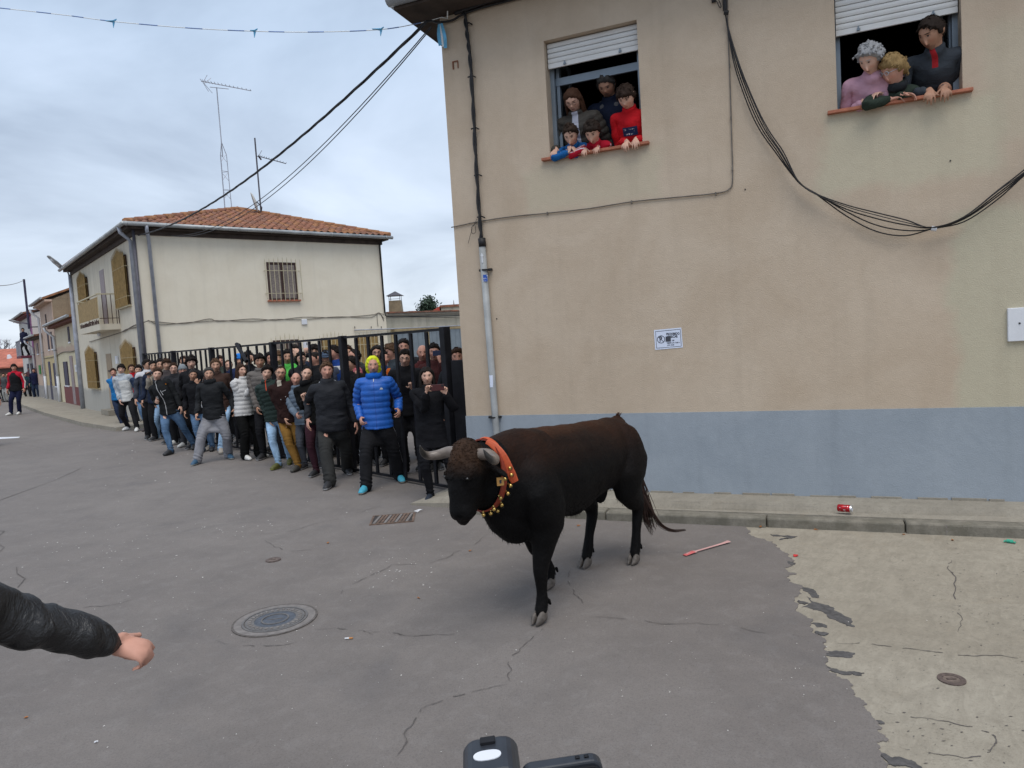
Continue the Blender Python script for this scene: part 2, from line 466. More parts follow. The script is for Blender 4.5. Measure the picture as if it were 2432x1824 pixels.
def crack(pxs, w, parent, z, seed, amp=.12):
    P = ragged([G(*p, z) for p in pxs], amp, 3, seed); r = random.Random(seed); V = []; F = []
    for i, p in enumerate(P):
        a = P[max(0, i - 1)]; b = P[min(len(P) - 1, i + 1)]; d = nrm(b - a); n = np.array([-d[1], d[0]])
        t = w * r.uniform(.35, 1.1) * math.sin(PI * (i + .4) / len(P)) ** .4
        V += [(p[0] + n[0] * t, p[1] + n[1] * t, z), (p[0] - n[0] * t, p[1] - n[1] * t, z)]
    for i in range(len(P) - 1):
        if math.sin(i * .9 + seed) + math.sin(i * .37 + 2 * seed) > -.75: F.append((2 * i, 2 * i + 1, 2 * i + 3, 2 * i + 2))
    link('crack', mesh_of('crack', V, F, M['crack']), parent)
M['crack'] = simple('crack filled with grit', (.108, .095, .087), .95, .3, 40)
cr = [[(1290, 1492), (1245, 1530), (1212, 1560), (1215, 1590), (1205, 1625)], [(1355, 1350), (1350, 1370), (1360, 1395), (1375, 1420), (1382, 1445)], [(1160, 1268), (1110, 1300), (1060, 1325), (1005, 1343)],
      [(1005, 1343), (930, 1340), (860, 1375), (810, 1410)], [(745, 1494), (800, 1490), (860, 1496), (885, 1505)], [(510, 1520), (590, 1532), (660, 1532), (705, 1523)],
      [(880, 1500), (960, 1508), (1080, 1505)], [(1205, 1625), (1130, 1640), (1060, 1660), (1000, 1682)], [(1400, 1465), (1500, 1468), (1620, 1480), (1760, 1490), (1925, 1512)],
      [(600, 1268), (680, 1262), (760, 1240), (860, 1215), (930, 1195)], [(630, 1280), (650, 1298), (700, 1308), (740, 1305)], [(0, 1440), (120, 1448), (240, 1440), (330, 1420)], [(40, 1050), (20, 1180), (10, 1300), (0, 1420)], [(1000, 1682), (960, 1740), (940, 1800)]]
for i, c in enumerate(cr): crack(c, .0036 if i not in (12,) else .007, road, .002 + .0004 * (i % 5), 40 + i)
M['crack2'] = M['crack']
for i, c in enumerate([[(1990, 1528), (2100, 1533), (2170, 1541), (2240, 1550), (2330, 1556), (2432, 1565)], [(2100, 1690), (2200, 1705), (2310, 1725), (2355, 1740), (2362, 1770), (2330, 1795), (2240, 1793), (2150, 1780)],
                       [(2260, 1330), (2270, 1370), (2255, 1440), (2275, 1500)]]): crack(c, .0042, apron, -.0055, 70 + i)

# ================================================================= beige house with the two occupied windows
HP = np.array([2.7494, 6.8362, 0.0]); HA = math.radians(-22.649)
HX = np.array([math.cos(HA), math.sin(HA), 0]); HN = np.array([HX[1], -HX[0], 0])      # along the wall; out of the wall
def WL(x, y, off=0.0):                      # photo pixel -> (along, into, up) in the house's own axes, off metres in front of the wall
    v = onplane(x, y, HP + HN * off, HN) - HP
    return np.array([v @ HX, -(v @ HN), v[2]])
def WW(s, into, z): return HP + HX * s - HN * into + np.array([0, 0, z])
house = thing('beige_house', 'two storey beige rendered house with blue grey plinth behind the bull', 'house', HP, HA)
X0, X1, ZT = -3.58, 10.0, 5.50
wins = [(-2.37, -1.37, 3.745, 4.97), (.44, 1.43, 3.745, 5.02), (5.2, 6.2, 3.745, 5.0)]
xs = sorted({X0, X1} | {w[0] for w in wins} | {w[1] for w in wins}); zs = sorted({0.0, ZT} | {w[2] for w in wins} | {w[3] for w in wins})
mb = MB(); TH = .30
def inside(x, z): return any(w[0] < x < w[1] and w[2] < z < w[3] for w in wins)
for i in range(len(xs) - 1):
    for j in range(len(zs) - 1):
        if not inside((xs[i] + xs[i + 1]) / 2, (zs[j] + zs[j + 1]) / 2):
            a, b, c, d = xs[i], xs[i + 1], zs[j], zs[j + 1]
            mb.add([(a, 0, c), (b, 0, c), (b, 0, d), (a, 0, d)], [(0, 1, 2, 3)])
            mb.add([(a, TH, c), (b, TH, c), (b, TH, d), (a, TH, d)], [(3, 2, 1, 0)])
for (a, b, c, d) in wins:
    mb.add([(a, 0, c), (a, TH, c), (a, TH, d), (a, 0, d)], [(0, 1, 2, 3)]); mb.add([(b, 0, c), (b, TH, c), (b, TH, d), (b, 0, d)], [(3, 2, 1, 0)])
    mb.add([(a, 0, d), (b, 0, d), (b, TH, d), (a, TH, d)], [(0, 3, 2, 1)]); mb.add([(a, 0, c), (b, 0, c), (b, TH, c), (a, TH, c)], [(0, 1, 2, 3)])
mb.add([(X0, 0, 0), (X0, 9, 0), (X0, 9, ZT), (X0, 0, ZT)], [(0, 3, 2, 1)][::-1])
mb.add([(X1, 0, 0), (X1, 9, 0), (X1, 9, ZT), (X1, 0, ZT)], [(0, 1, 2, 3)])
mb.add([(X0, 9, 0), (X1, 9, 0), (X1, 9, ZT), (X0, 9, ZT)], [(3, 2, 1, 0)])
mb.build('wall', M['beige'], house)
mb = MB(); mb.box((X0 - .008, -.008, .10), (X1, .0, .972)); mb.box((X0 - .008, 0.0, .10), (X0, 9, .972)); mb.build('plinth', M['blue'], house)
mb = MB()
for i in range(46): a = X0 + i * .3 + random.uniform(0, .1); mb.box((a, -.02 - random.uniform(0, .012), .118), (a + random.uniform(.1, .3), -.006, .14 + random.uniform(0, .012)))
mb.build('mortar_fillet', M['pave'], house)
# eaves
mb = MB(); mb.box((X0 - .34, -.42, ZT - .02), (X1 + .3, 9.3, ZT + .12)); mb.build('eave', M['soffit'], house)
P = [(X0 - .38, -.46, ZT + .08), (X1, -.46, ZT + .08)]
mb = MB(); mb.tube(P, .075, 12); mb.tube([(X0 - .40, -.40, ZT + .10), (X0 - .40, 9, ZT + .10)], .05, 8); mb.build('gutter', M['zinc'], house, True)
mb = MB(); RZ = ZT + 1.5
mb.add([(X0 - .36, -.44, ZT + .12), (X1 + .3, -.44, ZT + .12), (X1 + .3, 9.3, ZT + .12), (X0 - .36, 9.3, ZT + .12), (0, 4.4, RZ), (6, 4.4, RZ)], [(0, 1, 5, 4), (1, 2, 5), (2, 3, 4, 5), (3, 0, 4)]); mb.build('roof', M['terra'], house)

def window(a, b, c, d, shut, nslat, leaf):
    # frame set back in the opening, roller shutter part way down, terracotta sill
    w = MB(); y0, y1 = .15, .20; t = .045
    w.box((a, y0, c + .004), (a + t, y1, d)); w.box((b - t, y0, c + .004), (b, y1, d)); w.box((a + t, y0, c + .004), (b - t, y1, c + .03)); w.box((a + t, y0, d - t), (b - t, y1, d))
    win = w.build('window', M['alu'], house)
    ph = .0525; z = shut
    m = MB(); m.box((a + .01, .075, z), (b - .01, .097, z + .052))
    m.build('shutter_end_bar', M['shutter'], win, bevel=.004)
    z += .056
    base = None
    for i in range(nslat):
        if base is None:
            prof = [(0, .083), (.004, .078), (.02, .0735), (.036, .0745), (.047, .081), (.047, .092), (0, .092)]
            V = [(a + .012, y, zz) for zz, y in prof] + [(b - .012, y, zz) for zz, y in prof]; n = len(prof)
            F = [(i_, (i_ + 1) % n, n + (i_ + 1) % n, n + i_) for i_ in range(n)] + [tuple(range(n))[::-1], tuple(range(n, 2 * n))]
            base = mesh_of('shutter_slat', V, F, M['shutter'])
        if z < d - .01: link('shutter_slat', base, win, (0, 0, z))
        z += ph
    for fx in (.2, .8):
        m = MB(); x = a + (b - a) * fx; m.box((x - .014, .060, shut + .012), (x + .014, .0745, shut + .03)); m.box((x - .006, .058, shut + .03), (x + .006, .074, shut + .05)); m.build('shutter_stop', M['alu'], win)
    # top rail of the sash and opened leaves swung into the room
    if leaf:
        m = MB(); m.box((a + t, .202, shut - .15), (b - t, .235, shut - .07)); m.build('top_rail', M['alu'], win)
    for sx in ((a + .05, 1),) if leaf else ((b - .06, -1),):
        x = sx[0]; m = MB(); y = .21; L = .46
        m.box((x, y, c + .04), (x + .035, y + .06, d - .1)); m.box((x, y + L - .06, c + .04), (x + .035, y + L, d - .1)); m.box((x, y + .06, c + .04), (x + .035, y + L - .06, c + .10)); m.box((x, y + .06, d - .16), (x + .035, y + L - .06, d - .1))
        lf = m.build('open_leaf', M['alu'], win); m = MB(); m.box((x + .012, y + .06, c + .10), (x + .02, y + L - .06, d - .16)); m.build('pane', M['glass'], win)
    s = MB(); s.box((a - .085, -.055, c - .026), (b + .07, .15, c + .003)); sl = s.build('sill', M['terra'], win, bevel=.004)
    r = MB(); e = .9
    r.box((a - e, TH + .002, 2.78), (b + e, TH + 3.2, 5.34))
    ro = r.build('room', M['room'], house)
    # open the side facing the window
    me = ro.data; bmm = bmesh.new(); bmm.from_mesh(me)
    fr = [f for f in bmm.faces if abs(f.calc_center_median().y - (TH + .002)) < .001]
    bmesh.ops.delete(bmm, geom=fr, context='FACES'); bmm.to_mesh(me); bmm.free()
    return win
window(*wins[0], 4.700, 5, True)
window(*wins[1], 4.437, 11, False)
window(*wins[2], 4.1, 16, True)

# pavement strip along the house, with separate kerb stones
kf = .70
def H2W(s, o, z): return WW(s, -o, z)
tip = G(976, 1199); tip2 = G(1078, 1166)
pv = [H2W(X1 + 4, .0, .13), H2W(X1 + 4, kf - .15, .086), H2W(-2.0, kf - .15, .086), H2W(-3.2, kf - .18, .080), np.array([*tip[:2], .02]), np.array([*tip2[:2], .06]), H2W(X0 - .05, .35, .115), H2W(X0 - .05, 0.0, .13)]
n = len(pv); V = [p for p in pv] + [np.array([p[0], p[1], -.05]) for p in pv]
F = [tuple(range(n - 1, -1, -1))] + [(i, (i + 1) % n, n + (i + 1) % n, n + i) for i in range(n)]
pavement = tag(link('pavement', mesh_of('pavement', V, F, M['pave'])), 'narrow concrete pavement along the foot of the beige house', None, None, 'structure')
bm_ = bmesh.new(); bm_.from_mesh(pavement.data); bmesh.ops.recalc_face_normals(bm_, faces=bm_.faces); bm_.to_mesh(pavement.data); bm_.free()
s = -3.25; k = 0
while s < X1 + 3:
    L = random.uniform(1.0, 1.5); o = random.uniform(-.012, .012); z = .084 + random.uniform(-.005, .005)
    mb = MB(); mb.box((s, -(kf + o), -.06), (s + L - .008, -(kf - .148), z), 0, lambda v: WW(*v)); mb.build('kerb_stone', M['kerb'], pavement, bevel=.018)
    s += L
for pxs in ([(1560, 1190), (1700, 1196), (1850, 1201), (2100, 1212)], [(2245, 1243), (2248, 1260), (2246, 1270)]):
    crack(pxs, .004, pavement, .118, 5, .05)

# ---------------------------------------------------------------- things fixed to the beige wall
def wpath(pxs, off): return [WL(x, y, o) for (x, y), o in zip(pxs, off if isinstance(off, (list, tuple)) else [off] * len(pxs))]
def wallthing(name, label, cat, group=None): return thing(name, label, cat, HP, HA, group)
ct = wallthing('riser_pipe', 'grey riser pipe with black cables above, near the house corner', 'pipe')
top = wpath([(1102, 0), (1106, 45), (1112, 95), (1118, 150), (1125, 260), (1131, 380), (1139, 505), (1145, 575)], .035)
mb = MB(); mb.tube(smooth_path(top, 4), .017, 8)
tw = smooth_path(top, 10); a = np.arange(len(tw)) * .55
for ph in (0, PI):
    q = tw + np.stack([np.cos(a + ph) * .014, np.sin(a + ph) * .014 - .012, 0 * a], 1); mb.tube(q, .011, 6)
mb.build('cable', M['black'], ct, True)
pp = wpath([(1145, 583), (1180, 1040)], .045); pp.append(np.array([pp[-1][0] + .02, pp[-1][1], .12]))
mb = MB(); mb.tube(pp, .038, 14); mb.build('pipe', M['pipe'], ct, True)
mb = MB(); mb.tube(wpath([(1144, 566), (1146, 586)], .045), .042, 14); mb.build('collar', M['black'], ct, True)
for (x, y) in ((1110, 57), (1118, 182), (1126, 305), (1133, 416), (1140, 515)):
    p = WL(x, y, .03); mb = MB(); mb.tube([p + [-.035, .0, 0], p + [.03, -.02, 0], p + [.055, .01, -.015]], .008, 6); mb.build('clip', M['black'], ct)
for (x, y) in ((1152, 641), (1174, 991)):
    p = WL(x, y, .045); mb = MB()
    mb.lathe([(.044, -.008), (.044, .008)], 14, M=lambda v: (v[0] + p[0], v[1] + p[1], v[2] + p[2])); mb.box((p[0] - .075, p[1] + .0, p[2] - .012), (p[0] - .04, p[1] + .04, p[2] + .012)); mb.box((p[0] + .04, p[1] + .0, p[2] - .012), (p[0] + .075, p[1] + .04, p[2] + .012)); mb.build('bracket', M['black'], ct)
def pipe_patch(name, x, y, hw, hh, mat, parent, w=.9):
    p = WL(x, y, .045); mb = MB(); V = []; n = 7
    for zz in (-hh, hh):
        for i in range(n):
            an = -PI / 2 + (i / (n - 1) - .5) * 2 * w + hw; V.append((p[0] + .0392 * math.cos(an), p[1] + .0392 * math.sin(an), p[2] + zz))
    F = [(i, i + 1, n + i + 1, n + i) for i in range(n - 1)]
    mb.add(V, F); return mb.build(name, mat, parent)
pipe_patch('blue_label', 1153, 661, .15, .038, simple('blue sticker', (.02, .09, .42), .5, .1, 10), ct, .85)
pipe_patch('torn_label', 1169, 905, .2, .068, M['paper'], ct, .6)
p = WL(1145, 612, .087)
mb = MB(); mb.add([(p[0] - .008, p[1], p[2] - .055), (p[0] + .008, p[1], p[2] - .055), (p[0] + .008, p[1], p[2] + .02), (p[0] + .018, p[1], p[2] + .02), (p[0], p[1], p[2] + .055), (p[0] - .018, p[1], p[2] + .02), (p[0] - .008, p[1], p[2] + .02)], [(0, 1, 2, 3, 4, 5, 6)]); mb.build('arrow_mark', M['white'], ct)
TEXTS = []
def text_mesh(body, size, bold=0.0):
    cu = bpy.data.curves.new('text', 'FONT'); cu.body = body; cu.size = size; cu.align_x = 'LEFT'; cu.align_y = 'CENTER'; cu.offset = bold; cu.resolution_u = 2
    o = bpy.data.objects.new('text', cu); COL.objects.link(o)
    dg = bpy.context.evaluated_depsgraph_get(); me = o.evaluated_get(dg).to_mesh()
    V = np.empty(len(me.vertices) * 3); me.vertices.foreach_get('co', V); F = [tuple(p.vertices) for p in me.polygons]
    o.evaluated_get(dg).to_mesh_clear(); bpy.data.objects.remove(o); bpy.data.curves.remove(cu)
    return V.reshape(-1, 3), F
def wall_text(name, body, size, x, y, off, parent, mat, width=None, bold=0.0):
    V, F = text_mesh(body, size, bold); p = WL(x, y, off)
    if width: V = V * [width / max(1e-6, V[:, 0].max() - V[:, 0].min()), 1, 1]
    Q = np.stack([p[0] + V[:, 0] - V[:, 0].min(), np.full(len(V), p[1]), p[2] + V[:, 1]], 1)
    return link(name, mesh_of(name, Q, F, mat), parent)
for i, (tx, x, y) in enumerate((('06', 1155, 655), ('2066', 1147, 662), ('02 C', 1147, 668))): wall_text('label_text', tx, .022, x, y, .0875, ct, M['white'])

sg = wallthing('parking_notice', 'white paper no parking notice pasted on the beige wall', 'notice')
mb = MB(); c0 = WL(1553, 784, .004); c1 = WL(1618, 778, .004); c2 = WL(1622, 825, .004); c3 = WL(1556, 831, .004)
mb.add([c0, c1, c2, c3] + [c + [0, .003, 0] for c in (c0, c1, c2, c3)], [(0, 3, 2, 1), (0, 1, 5, 4), (1, 2, 6, 5), (2, 3, 7, 6), (3, 0, 4, 7)]); mb.build('sheet', M['paper'], sg)
def quadpath(pts, w, name, par, mat, closed=True):
    m = MB(); P = [np.array(p) for p in pts]; N = len(P)
    for i in range(N if closed else N - 1):
        a, b = P[i], P[(i + 1) % N]; d = nrm(b - a); nn = np.array([-d[2], 0, d[0]]) * w; e = d * w
        m.add([a - nn - e, b - nn + e, b + nn + e, a + nn - e], [(0, 1, 2, 3)])
    return m.build(name, mat, par)
quadpath([WL(1557, 787.5, .005), WL(1615.5, 782, .005), WL(1618, 822, .005), WL(1559.5, 827, .005)], .0022, 'printed_border', sg, M['ink'])
cc = WL(1570, 806, .0052); quadpath([cc + [.038 * math.cos(a), 0, .038 * math.sin(a)] for a in np.linspace(0, 2 * PI, 25)[:-1]], .003, 'printed_ring', sg, M['ink'])
quadpath([cc + [-.028, -.0004, .028], cc + [.028, -.0004, -.028]], .0028, 'printed_bar', sg, M['ink'], False)
wall_text('printed_letter', 'P', .075, 1566.5, 806, .0058, sg, M['ink'], .028, .002)
for body, sz, x, y, w in (('PROHIBIDO', .034, 1582.5, 794, .135), ('APARCAR', .034, 1583, 800.5, .115), ('DIA 28', .018, 1584, 809.5, .075), ('DESDE LAS 17:00 A', .018, 1584, 815, .13), ('LAS 19:00', .018, 1584.5, 820, .072)):
    wall_text('printed_line', body, sz, x, y, .0052, sg, M['ink'], w, .0012 if sz > .03 else .0006)
p = WL(1587, 805, .007); mb = MB(); mb.box((p[0] - .026, p[1], p[2] - .027), (p[0] + .026, p[1] + .003, p[2] + .027)); mb.build('tape_square', simple('dark tape', (.05, .055, .07), .6), sg)

bx = wallthing('meter_box', 'white meter box set in the wall at the right edge', 'meter box')
p = WL(2391, 738, 0); mb = MB(); mb.box((p[0], -.03, 1.545), (p[0] + .42, .02, 1.835)); mb.build('door', M['white'], bx, bevel=.006)
mb = MB(); mb.lathe([(.008, 0), (.008, .004)], 10, M=lambda v: (v[0] + p[0] + .085, -.031 - v[2], v[1] + 1.70)); mb.build('lock', M['black'], bx)
mb = MB(); mb.box((p[0] + .19, -.036, 1.70), (p[0] + .21, -.03, 1.79)); mb.build('hinge', M['alu'], bx)

wc = wallthing('wall_cable', 'thin grey cable stapled across the beige wall below the left window', 'cable')
mb = MB(); mb.tube(smooth_path(wpath([(1072, 540), (1133, 527), (1210, 515), (1300, 506), (1400, 495), (1500, 479), (1600, 469), (1700, 459), (1732, 449), (1740, 425), (1738, 330), (1734, 200), (1729, 75), (1727, -30)], .012), 4), .0065, 6); mb.build('cable', M['cablegrey'], wc, True)
for (x, y) in ((1300, 506), (1500, 479), (1700, 459), (1739, 400), (1736, 280), (1733, 155)):
    q = WL(x, y, .012); mb = MB(); mb.box((q[0] - .006, q[1] - .01, q[2] - .02), (q[0] + .006, .0, q[2] + .012)); mb.build('staple', M['cablegrey'], wc)
sw = wallthing('cable_loop', 'loose bundle of black cables hanging in a loop below the right window', 'cable')
loop = [(1716, -25), (1722, 25), (1730, 72), (1752, 160), (1786, 250), (1815, 310), (1850, 360), (1895, 430), (1940, 462), (2010, 500), (2080, 525), (2150, 541), (2215, 542), (2290, 520), (2370, 462), (2440, 405), (2600, 270)]
fan = [0, 0, .1, .55, .8, .9, .8, .15, .05, .55, 1.0, .85, .1, .25, .5, .3, .3]
for j, e in enumerate((-1.0, -.35, .3, 1.0, .65)):
    r_ = random.Random(j); pts = [(x + e * f * 13 * (1 if i < 9 else .1), y + e * f * (3 if i < 9 else -22) + r_.uniform(-2, 2)) for i, ((x, y), f) in enumerate(zip(loop, fan))]
    mb = MB(); mb.tube(smooth_path(wpath(pts, [.05, .05, .04] + [.06 + .012 * j] * 14), 5), .0058 if j != 4 else .004, 6); mb.build('cable', M['black'], sw, True)
for (x, y) in ((1725, 30), (2218, 543)):
    q = WL(x, y, .08); mb = MB(); mb.tube([q + [-.02, 0, .005], q + [.02, 0, -.005]], .022, 8); mb.build('cable_tie', M['white'] if x > 2000 else M['black'], sw)
q = WL(1722, 25, .03); mb = MB(); mb.tube([q + [0, .03, .2], q + [0, 0, .1], q], .02, 8); mb.build('hanger', M['black'], sw)
hk = wallthing('looped_wire', 'short loop of wire hooked on the wall above the cable loop', 'wire')
mb = MB(); mb.tube(smooth_path(wpath([(1690, -8), (1702, 3), (1707, 14), (1711, 18), (1712, 12), (1707, 0)], .03), 4), .004, 6); mb.tube(wpath([(1690, 4), (1700, 1)], .02), .014, 6); mb.build('wire', M['black'], hk)
ec = wallthing('eave_cable', 'black cable clipped under the eave of the beige house', 'cable')
mb = MB(); mb.tube(smooth_path(wpath([(1049, 53), (1075, 48), (1095, 36), (1120, 26), (1160, 14), (1215, 0), (1330, -30), (1700, -110)], .04), 4), .012, 6); mb.tube(smooth_path(wpath([(1080, 32), (1130, 15), (1200, -6), (1700, -125)], .05), 4), .02, 6); mb.build('cable', M['black'], ec, True)
bk = wallthing('wall_niche_bracket', 'small metal bracket in a hole near the top of the house corner', 'bracket')
p = WL(1082, 155, 0); mb = MB(); mb.box((p[0] - .035, -.012, p[2] + .035), (p[0] + .035, .0, p[2] + .045)); mb.box((p[0] + .028, -.012, p[2] - .04), (p[0] + .036, 0, p[2] + .035)); mb.box((p[0] - .035, -.012, p[2] - .04), (p[0] - .02, 0, p[2] + .035)); mb.build('frame', M['rust'], bk)
for x, y in ((2257, 382), (1770, 450), (1180, 757)):
    p = WL(x, y, 0); mb = MB(); mb.lathe([(.007, 0), (.007, .006)], 8, M=lambda v: (v[0] + p[0], -v[2], v[1] + p[2])); mb.build('nail_head', M['black'], house)
mb = MB(); mb.tube(smooth_path(wpath([(1133, 528), (1120, 540), (1122, 555), (1130, 550), (1128, 535)], .03), 4), .003, 5); mb.tube(smooth_path(wpath([(1133, 520), (1125, 535), (1118, 555), (1112, 578)], .03), 4), .0025, 5)
mb.build('wire', M['black'], ct)

# ribbons and strings from the corner
corner = WW(X0 - .02, -.06, 5.42)
rb = thing('tied_ribbon', 'light blue ribbon tied at the top corner of the beige house', 'ribbon', corner)
P = [WL(1045, 52, .05), WL(1042, 80, .06), WL(1046, 108, .06)]; Q = [WL(1046, 52, .05), WL(1056, 85, .07), WL(1058, 114, .05)]
mb = MB()
for pth, w, m_ in ((P, .022, 0), (Q, .02, 0), ([(a + b) / 2 for a, b in zip(P, Q)], .012, 1)):
    W_ = [WW(*q) - corner for q in smooth_path(pth, 4)]; mb.tube(W_, [(w, .004)] * len(W_), 6, m_, ref=tuple(HN))
mb.build('ribbon', [M['ribbon'], M['ribbonw']], rb)
farpt = Dp(-260, -8, 9.0)
c_top = onplane(1049, 41, WW(X0, -.05, 5), HN)
ctl = [farpt, Dp(0, 19, 8.7), Dp(155, 36, 8.5), Dp(270, 51, 8.35), Dp(440, 66, 8.25), Dp(600, 74, 8.2), Dp(750, 76, 8.15), Dp(905, 70, 8.1), Dp(1000, 54, 8.15), c_top]
st = thing('festival_string', 'pale festival string with tied blue knots across the sky', 'string', c_top)
mb = MB(); sp = smooth_path(ctl, 8) - c_top; mb.tube(sp, .0045, 6); mb.tube([c_top * 0, WW(X0 + .12, -.05, 5.43) - c_top, WW(X0 + .32, -.38, 5.75) - c_top], .008, 6); mb.build('string', M['ribbonw'], st, True)
mb = MB()
for i in range(2, len(sp) - 8, 5): mb.tube(sp[i:i + 3], .0058, 6)
mb.build('coloured_thread', simple('blue thread', (.16, .24, .46), .7, .2, 20), st)
for (x, y, Y, L) in ((270, 51, 8.35, .09), (605, 74, 8.2, .05), (905, 70, 8.1, .10)):
    p = Dp(x, y, Y) - c_top; mb = MB(); mb.tube([p + [-L, 0, .012], p, p + [.03, .01, .03]], [(.006, .004), (.024, .012), (.006, .004)], 6); mb.tube([p, p + [-.01, 0, -.07]], [(.016, .006), (.003, .003)], 6); mb.build('knot', M['ribbon'], st)
# ================================================================= cream house across the side street
CP = np.array([-10.115, 19.795, 0.0]); CA = math.atan2(.6430, .7658)
CX = np.array([math.cos(CA), math.sin(CA), 0]); CY = np.array([-CX[1], CX[0], 0])
def SF(x, y, off=0.0):                     # pixel on the side wall -> own axes (x along side wall, y along the street, z)
    v = onplane(x, y, CP - CY * off, CY) - CP; return np.array([v @ CX, v @ CY, v[2]])
def FF(x, y, off=0.0):                     # pixel on the street wall
    v = onplane(x, y, CP - CX * off, CX) - CP; return np.array([v @ CX, v @ CY, v[2]])
def CWd(p): return CP + CX * p[0] + CY * p[1] + np.array([0, 0, p[2]])
M['cream'] = wall_mat('cream render', (.735, .66, .525), (.79, .72, .585), .08, [], .003, .10)
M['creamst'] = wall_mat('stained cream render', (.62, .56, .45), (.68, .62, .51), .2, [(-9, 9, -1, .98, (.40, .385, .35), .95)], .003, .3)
M['tile'] = simple('roof tile clay', (.245, .108, .066), .85, .4, 5, bump=.002)
M['tile2'] = simple('lichened roof tile', (.285, .135, .066), .88, .45, 7, bump=.002)
M['tile3'] = simple('dusty roof tile', (.215, .108, .074), .88, .35, 6, bump=.002)
M['grille'] = simple('cream painted iron', (.50, .44, .30), .6, .2, 20)
M['blind'] = simple('tan roll blind', (.30, .20, .078), .75, .25, 9)
M['brown'] = simple('brown window frame', (.055, .028, .022), .6, .2, 9)
M['curtain'] = simple('net curtain', (.23, .195, .175), .9, .25, 20)
M['mauve'] = simple('mauve door', (.27, .215, .215), .6, .15, 8)
M['darkwin'] = simple('dark blue blind', (.030, .026, .06), .6, .3, 8)
M['bluepipe'] = simple('blue grey downpipe', (.34, .355, .40), .5, .2, 5, .2)
M['darkpipe'] = simple('dark downpipe', (.075, .07, .085), .5, .3, 5)

cream = thing('cream_house', 'cream two storey house with hipped terracotta roof beyond the fence', 'house', CP, CA)
SL, TL, EV = 7.68, 10.45, 5.46
mb = MB(); mb.add([(0, 0, 0), (SL, 0, 0), (SL, TL, 0), (0, TL, 0), (0, 0, EV), (SL, 0, EV), (SL, TL, EV), (0, TL, EV)], [(0, 1, 5, 4), (1, 2, 6, 5), (2, 3, 7, 6)], 0)
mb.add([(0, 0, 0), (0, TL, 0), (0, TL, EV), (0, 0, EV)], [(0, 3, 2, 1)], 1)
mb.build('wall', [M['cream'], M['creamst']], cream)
mb = MB(); mb.box((-.24, -.22, EV - .0), (SL + .20, TL + .2, EV + .10)); mb.box((-.05, -.05, EV - .14), (SL + .04, TL, EV - .001)); mb.build('eave', M['soffit'], cream)
ez = EV + .14; AP = np.array([4.35, 4.1, 7.02]); AP2 = np.array([4.35, 7.2, 7.02])
cnr = [np.array([-.28, -.26, ez]), np.array([SL + .24, -.26, ez]), np.array([SL + .24, TL + .2, ez]), np.array([-.28, TL + .2, ez])]
mb = MB(); mb.add([*cnr, AP, AP2], [(0, 1, 4), (1, 2, 5, 4), (2, 3, 5), (3, 0, 4, 5)])
roof = mb.build('roof', M['tile3'], cream)
# clay tiles on the slope that faces us, each an object; more on the street slope
def tile_mesh(name, w, L, m):
    V = []; F = []; n = 7; prof = [(-w / 2 + w * i / (n - 1), .028 * math.cos((i / (n - 1) - .36) * 2 * PI) + .02) for i in range(n)]
    for yy, lift, sc in ((0, .020, 1.0), (L * 1.06, .002, .94)):
        for dz in (0, -.014):
            V += [(x * sc, yy, z + lift + dz) for x, z in prof]
    for i in range(n - 1):
        F += [(i, i + 1, 2 * n + i + 1, 2 * n + i), (n + i + 1, n + i, 3 * n + i, 3 * n + i + 1), (i + 1, i, n + i, n + i + 1)]
    return [mesh_of(name, V, F, mm, True) for mm in m]
tm = tile_mesh('roof_tile', .232, .40, [M['tile'], M['tile2'], M['tile3'], M['tile']])
def lay(pa, pb, apL, apR, cols, rowlen, cnt_max, off=.004):
    u = nrm(pb - pa); W_ = np.linalg.norm(pb - pa); mid = (apL + apR) / 2
    dn = (mid - pa) - u * ((mid - pa) @ u); Ls = np.linalg.norm(dn); v = dn / Ls; nn = np.cross(u, v)
    aL = (apL - pa) @ u; aR = (apR - pa) @ u; R_ = Matrix((u, v, nn)).transposed().to_4x4(); k = 0
    rows = int(Ls / rowlen)
    for r in range(rows):
        y = r * rowlen; lo = aL * (y + rowlen * .55) / Ls; hi = W_ - (W_ - aR) * (y + rowlen * .55) / Ls
        for c in range(int(W_ / cols)):
            x = (c + .5) * cols
            if lo < x < hi and k < cnt_max:
                p = pa + u * x + v * (y - .05) + nn * off
                o = link('roof_tile', tm[int(rng.integers(0, 4))], roof); mm = R_.copy(); mm.translation = Vector(p); o.matrix_local = mm @ Matrix.Rotation(random.uniform(-.012, .012), 4, 'Z'); k += 1
    return k
lay(cnr[0], cnr[1], AP, AP, .232, .40, 235)
mb = MB(); u = nrm(cnr[0] - cnr[3])
for i in range(44):
    y = TL + .1 - i * .24; top_ = AP + (AP2 - AP) * max(0, min(1, (y - AP[1]) / 3.1)); f = 1.0 if AP[1] < y < AP2[1] else ((y + .26) / (AP[1] + .26) if y <= AP[1] else (TL + .2 - y) / (TL + .2 - AP2[1]))
    if f > .08: b = np.array([-.33, y, ez]); e = np.array([-.28 + 4.63 * f, y, ez + 1.42 * f]); mb.tube([b, e], .062, 6)
tag(mb.build('roof_tile_rows', M['tile3'], roof), kind='stuff')
def ridge(a, b, n):
    d = (b - a) / n; me = None
    for i in range(n):
        if me is None:
            V, F = tube([np.zeros(3), d * 1.12], [.105, .085], 8); me = [mesh_of('ridge_tile', V, F, m, True) for m in (M['tile2'], M['tile'])]
        link('ridge_tile', me[i % 2 if random.random() < .6 else 0], roof, a + d * i + [0, 0, .02])
ridge(cnr[0], AP, 14); ridge(cnr[1], AP, 14); ridge(AP, AP2, 8)
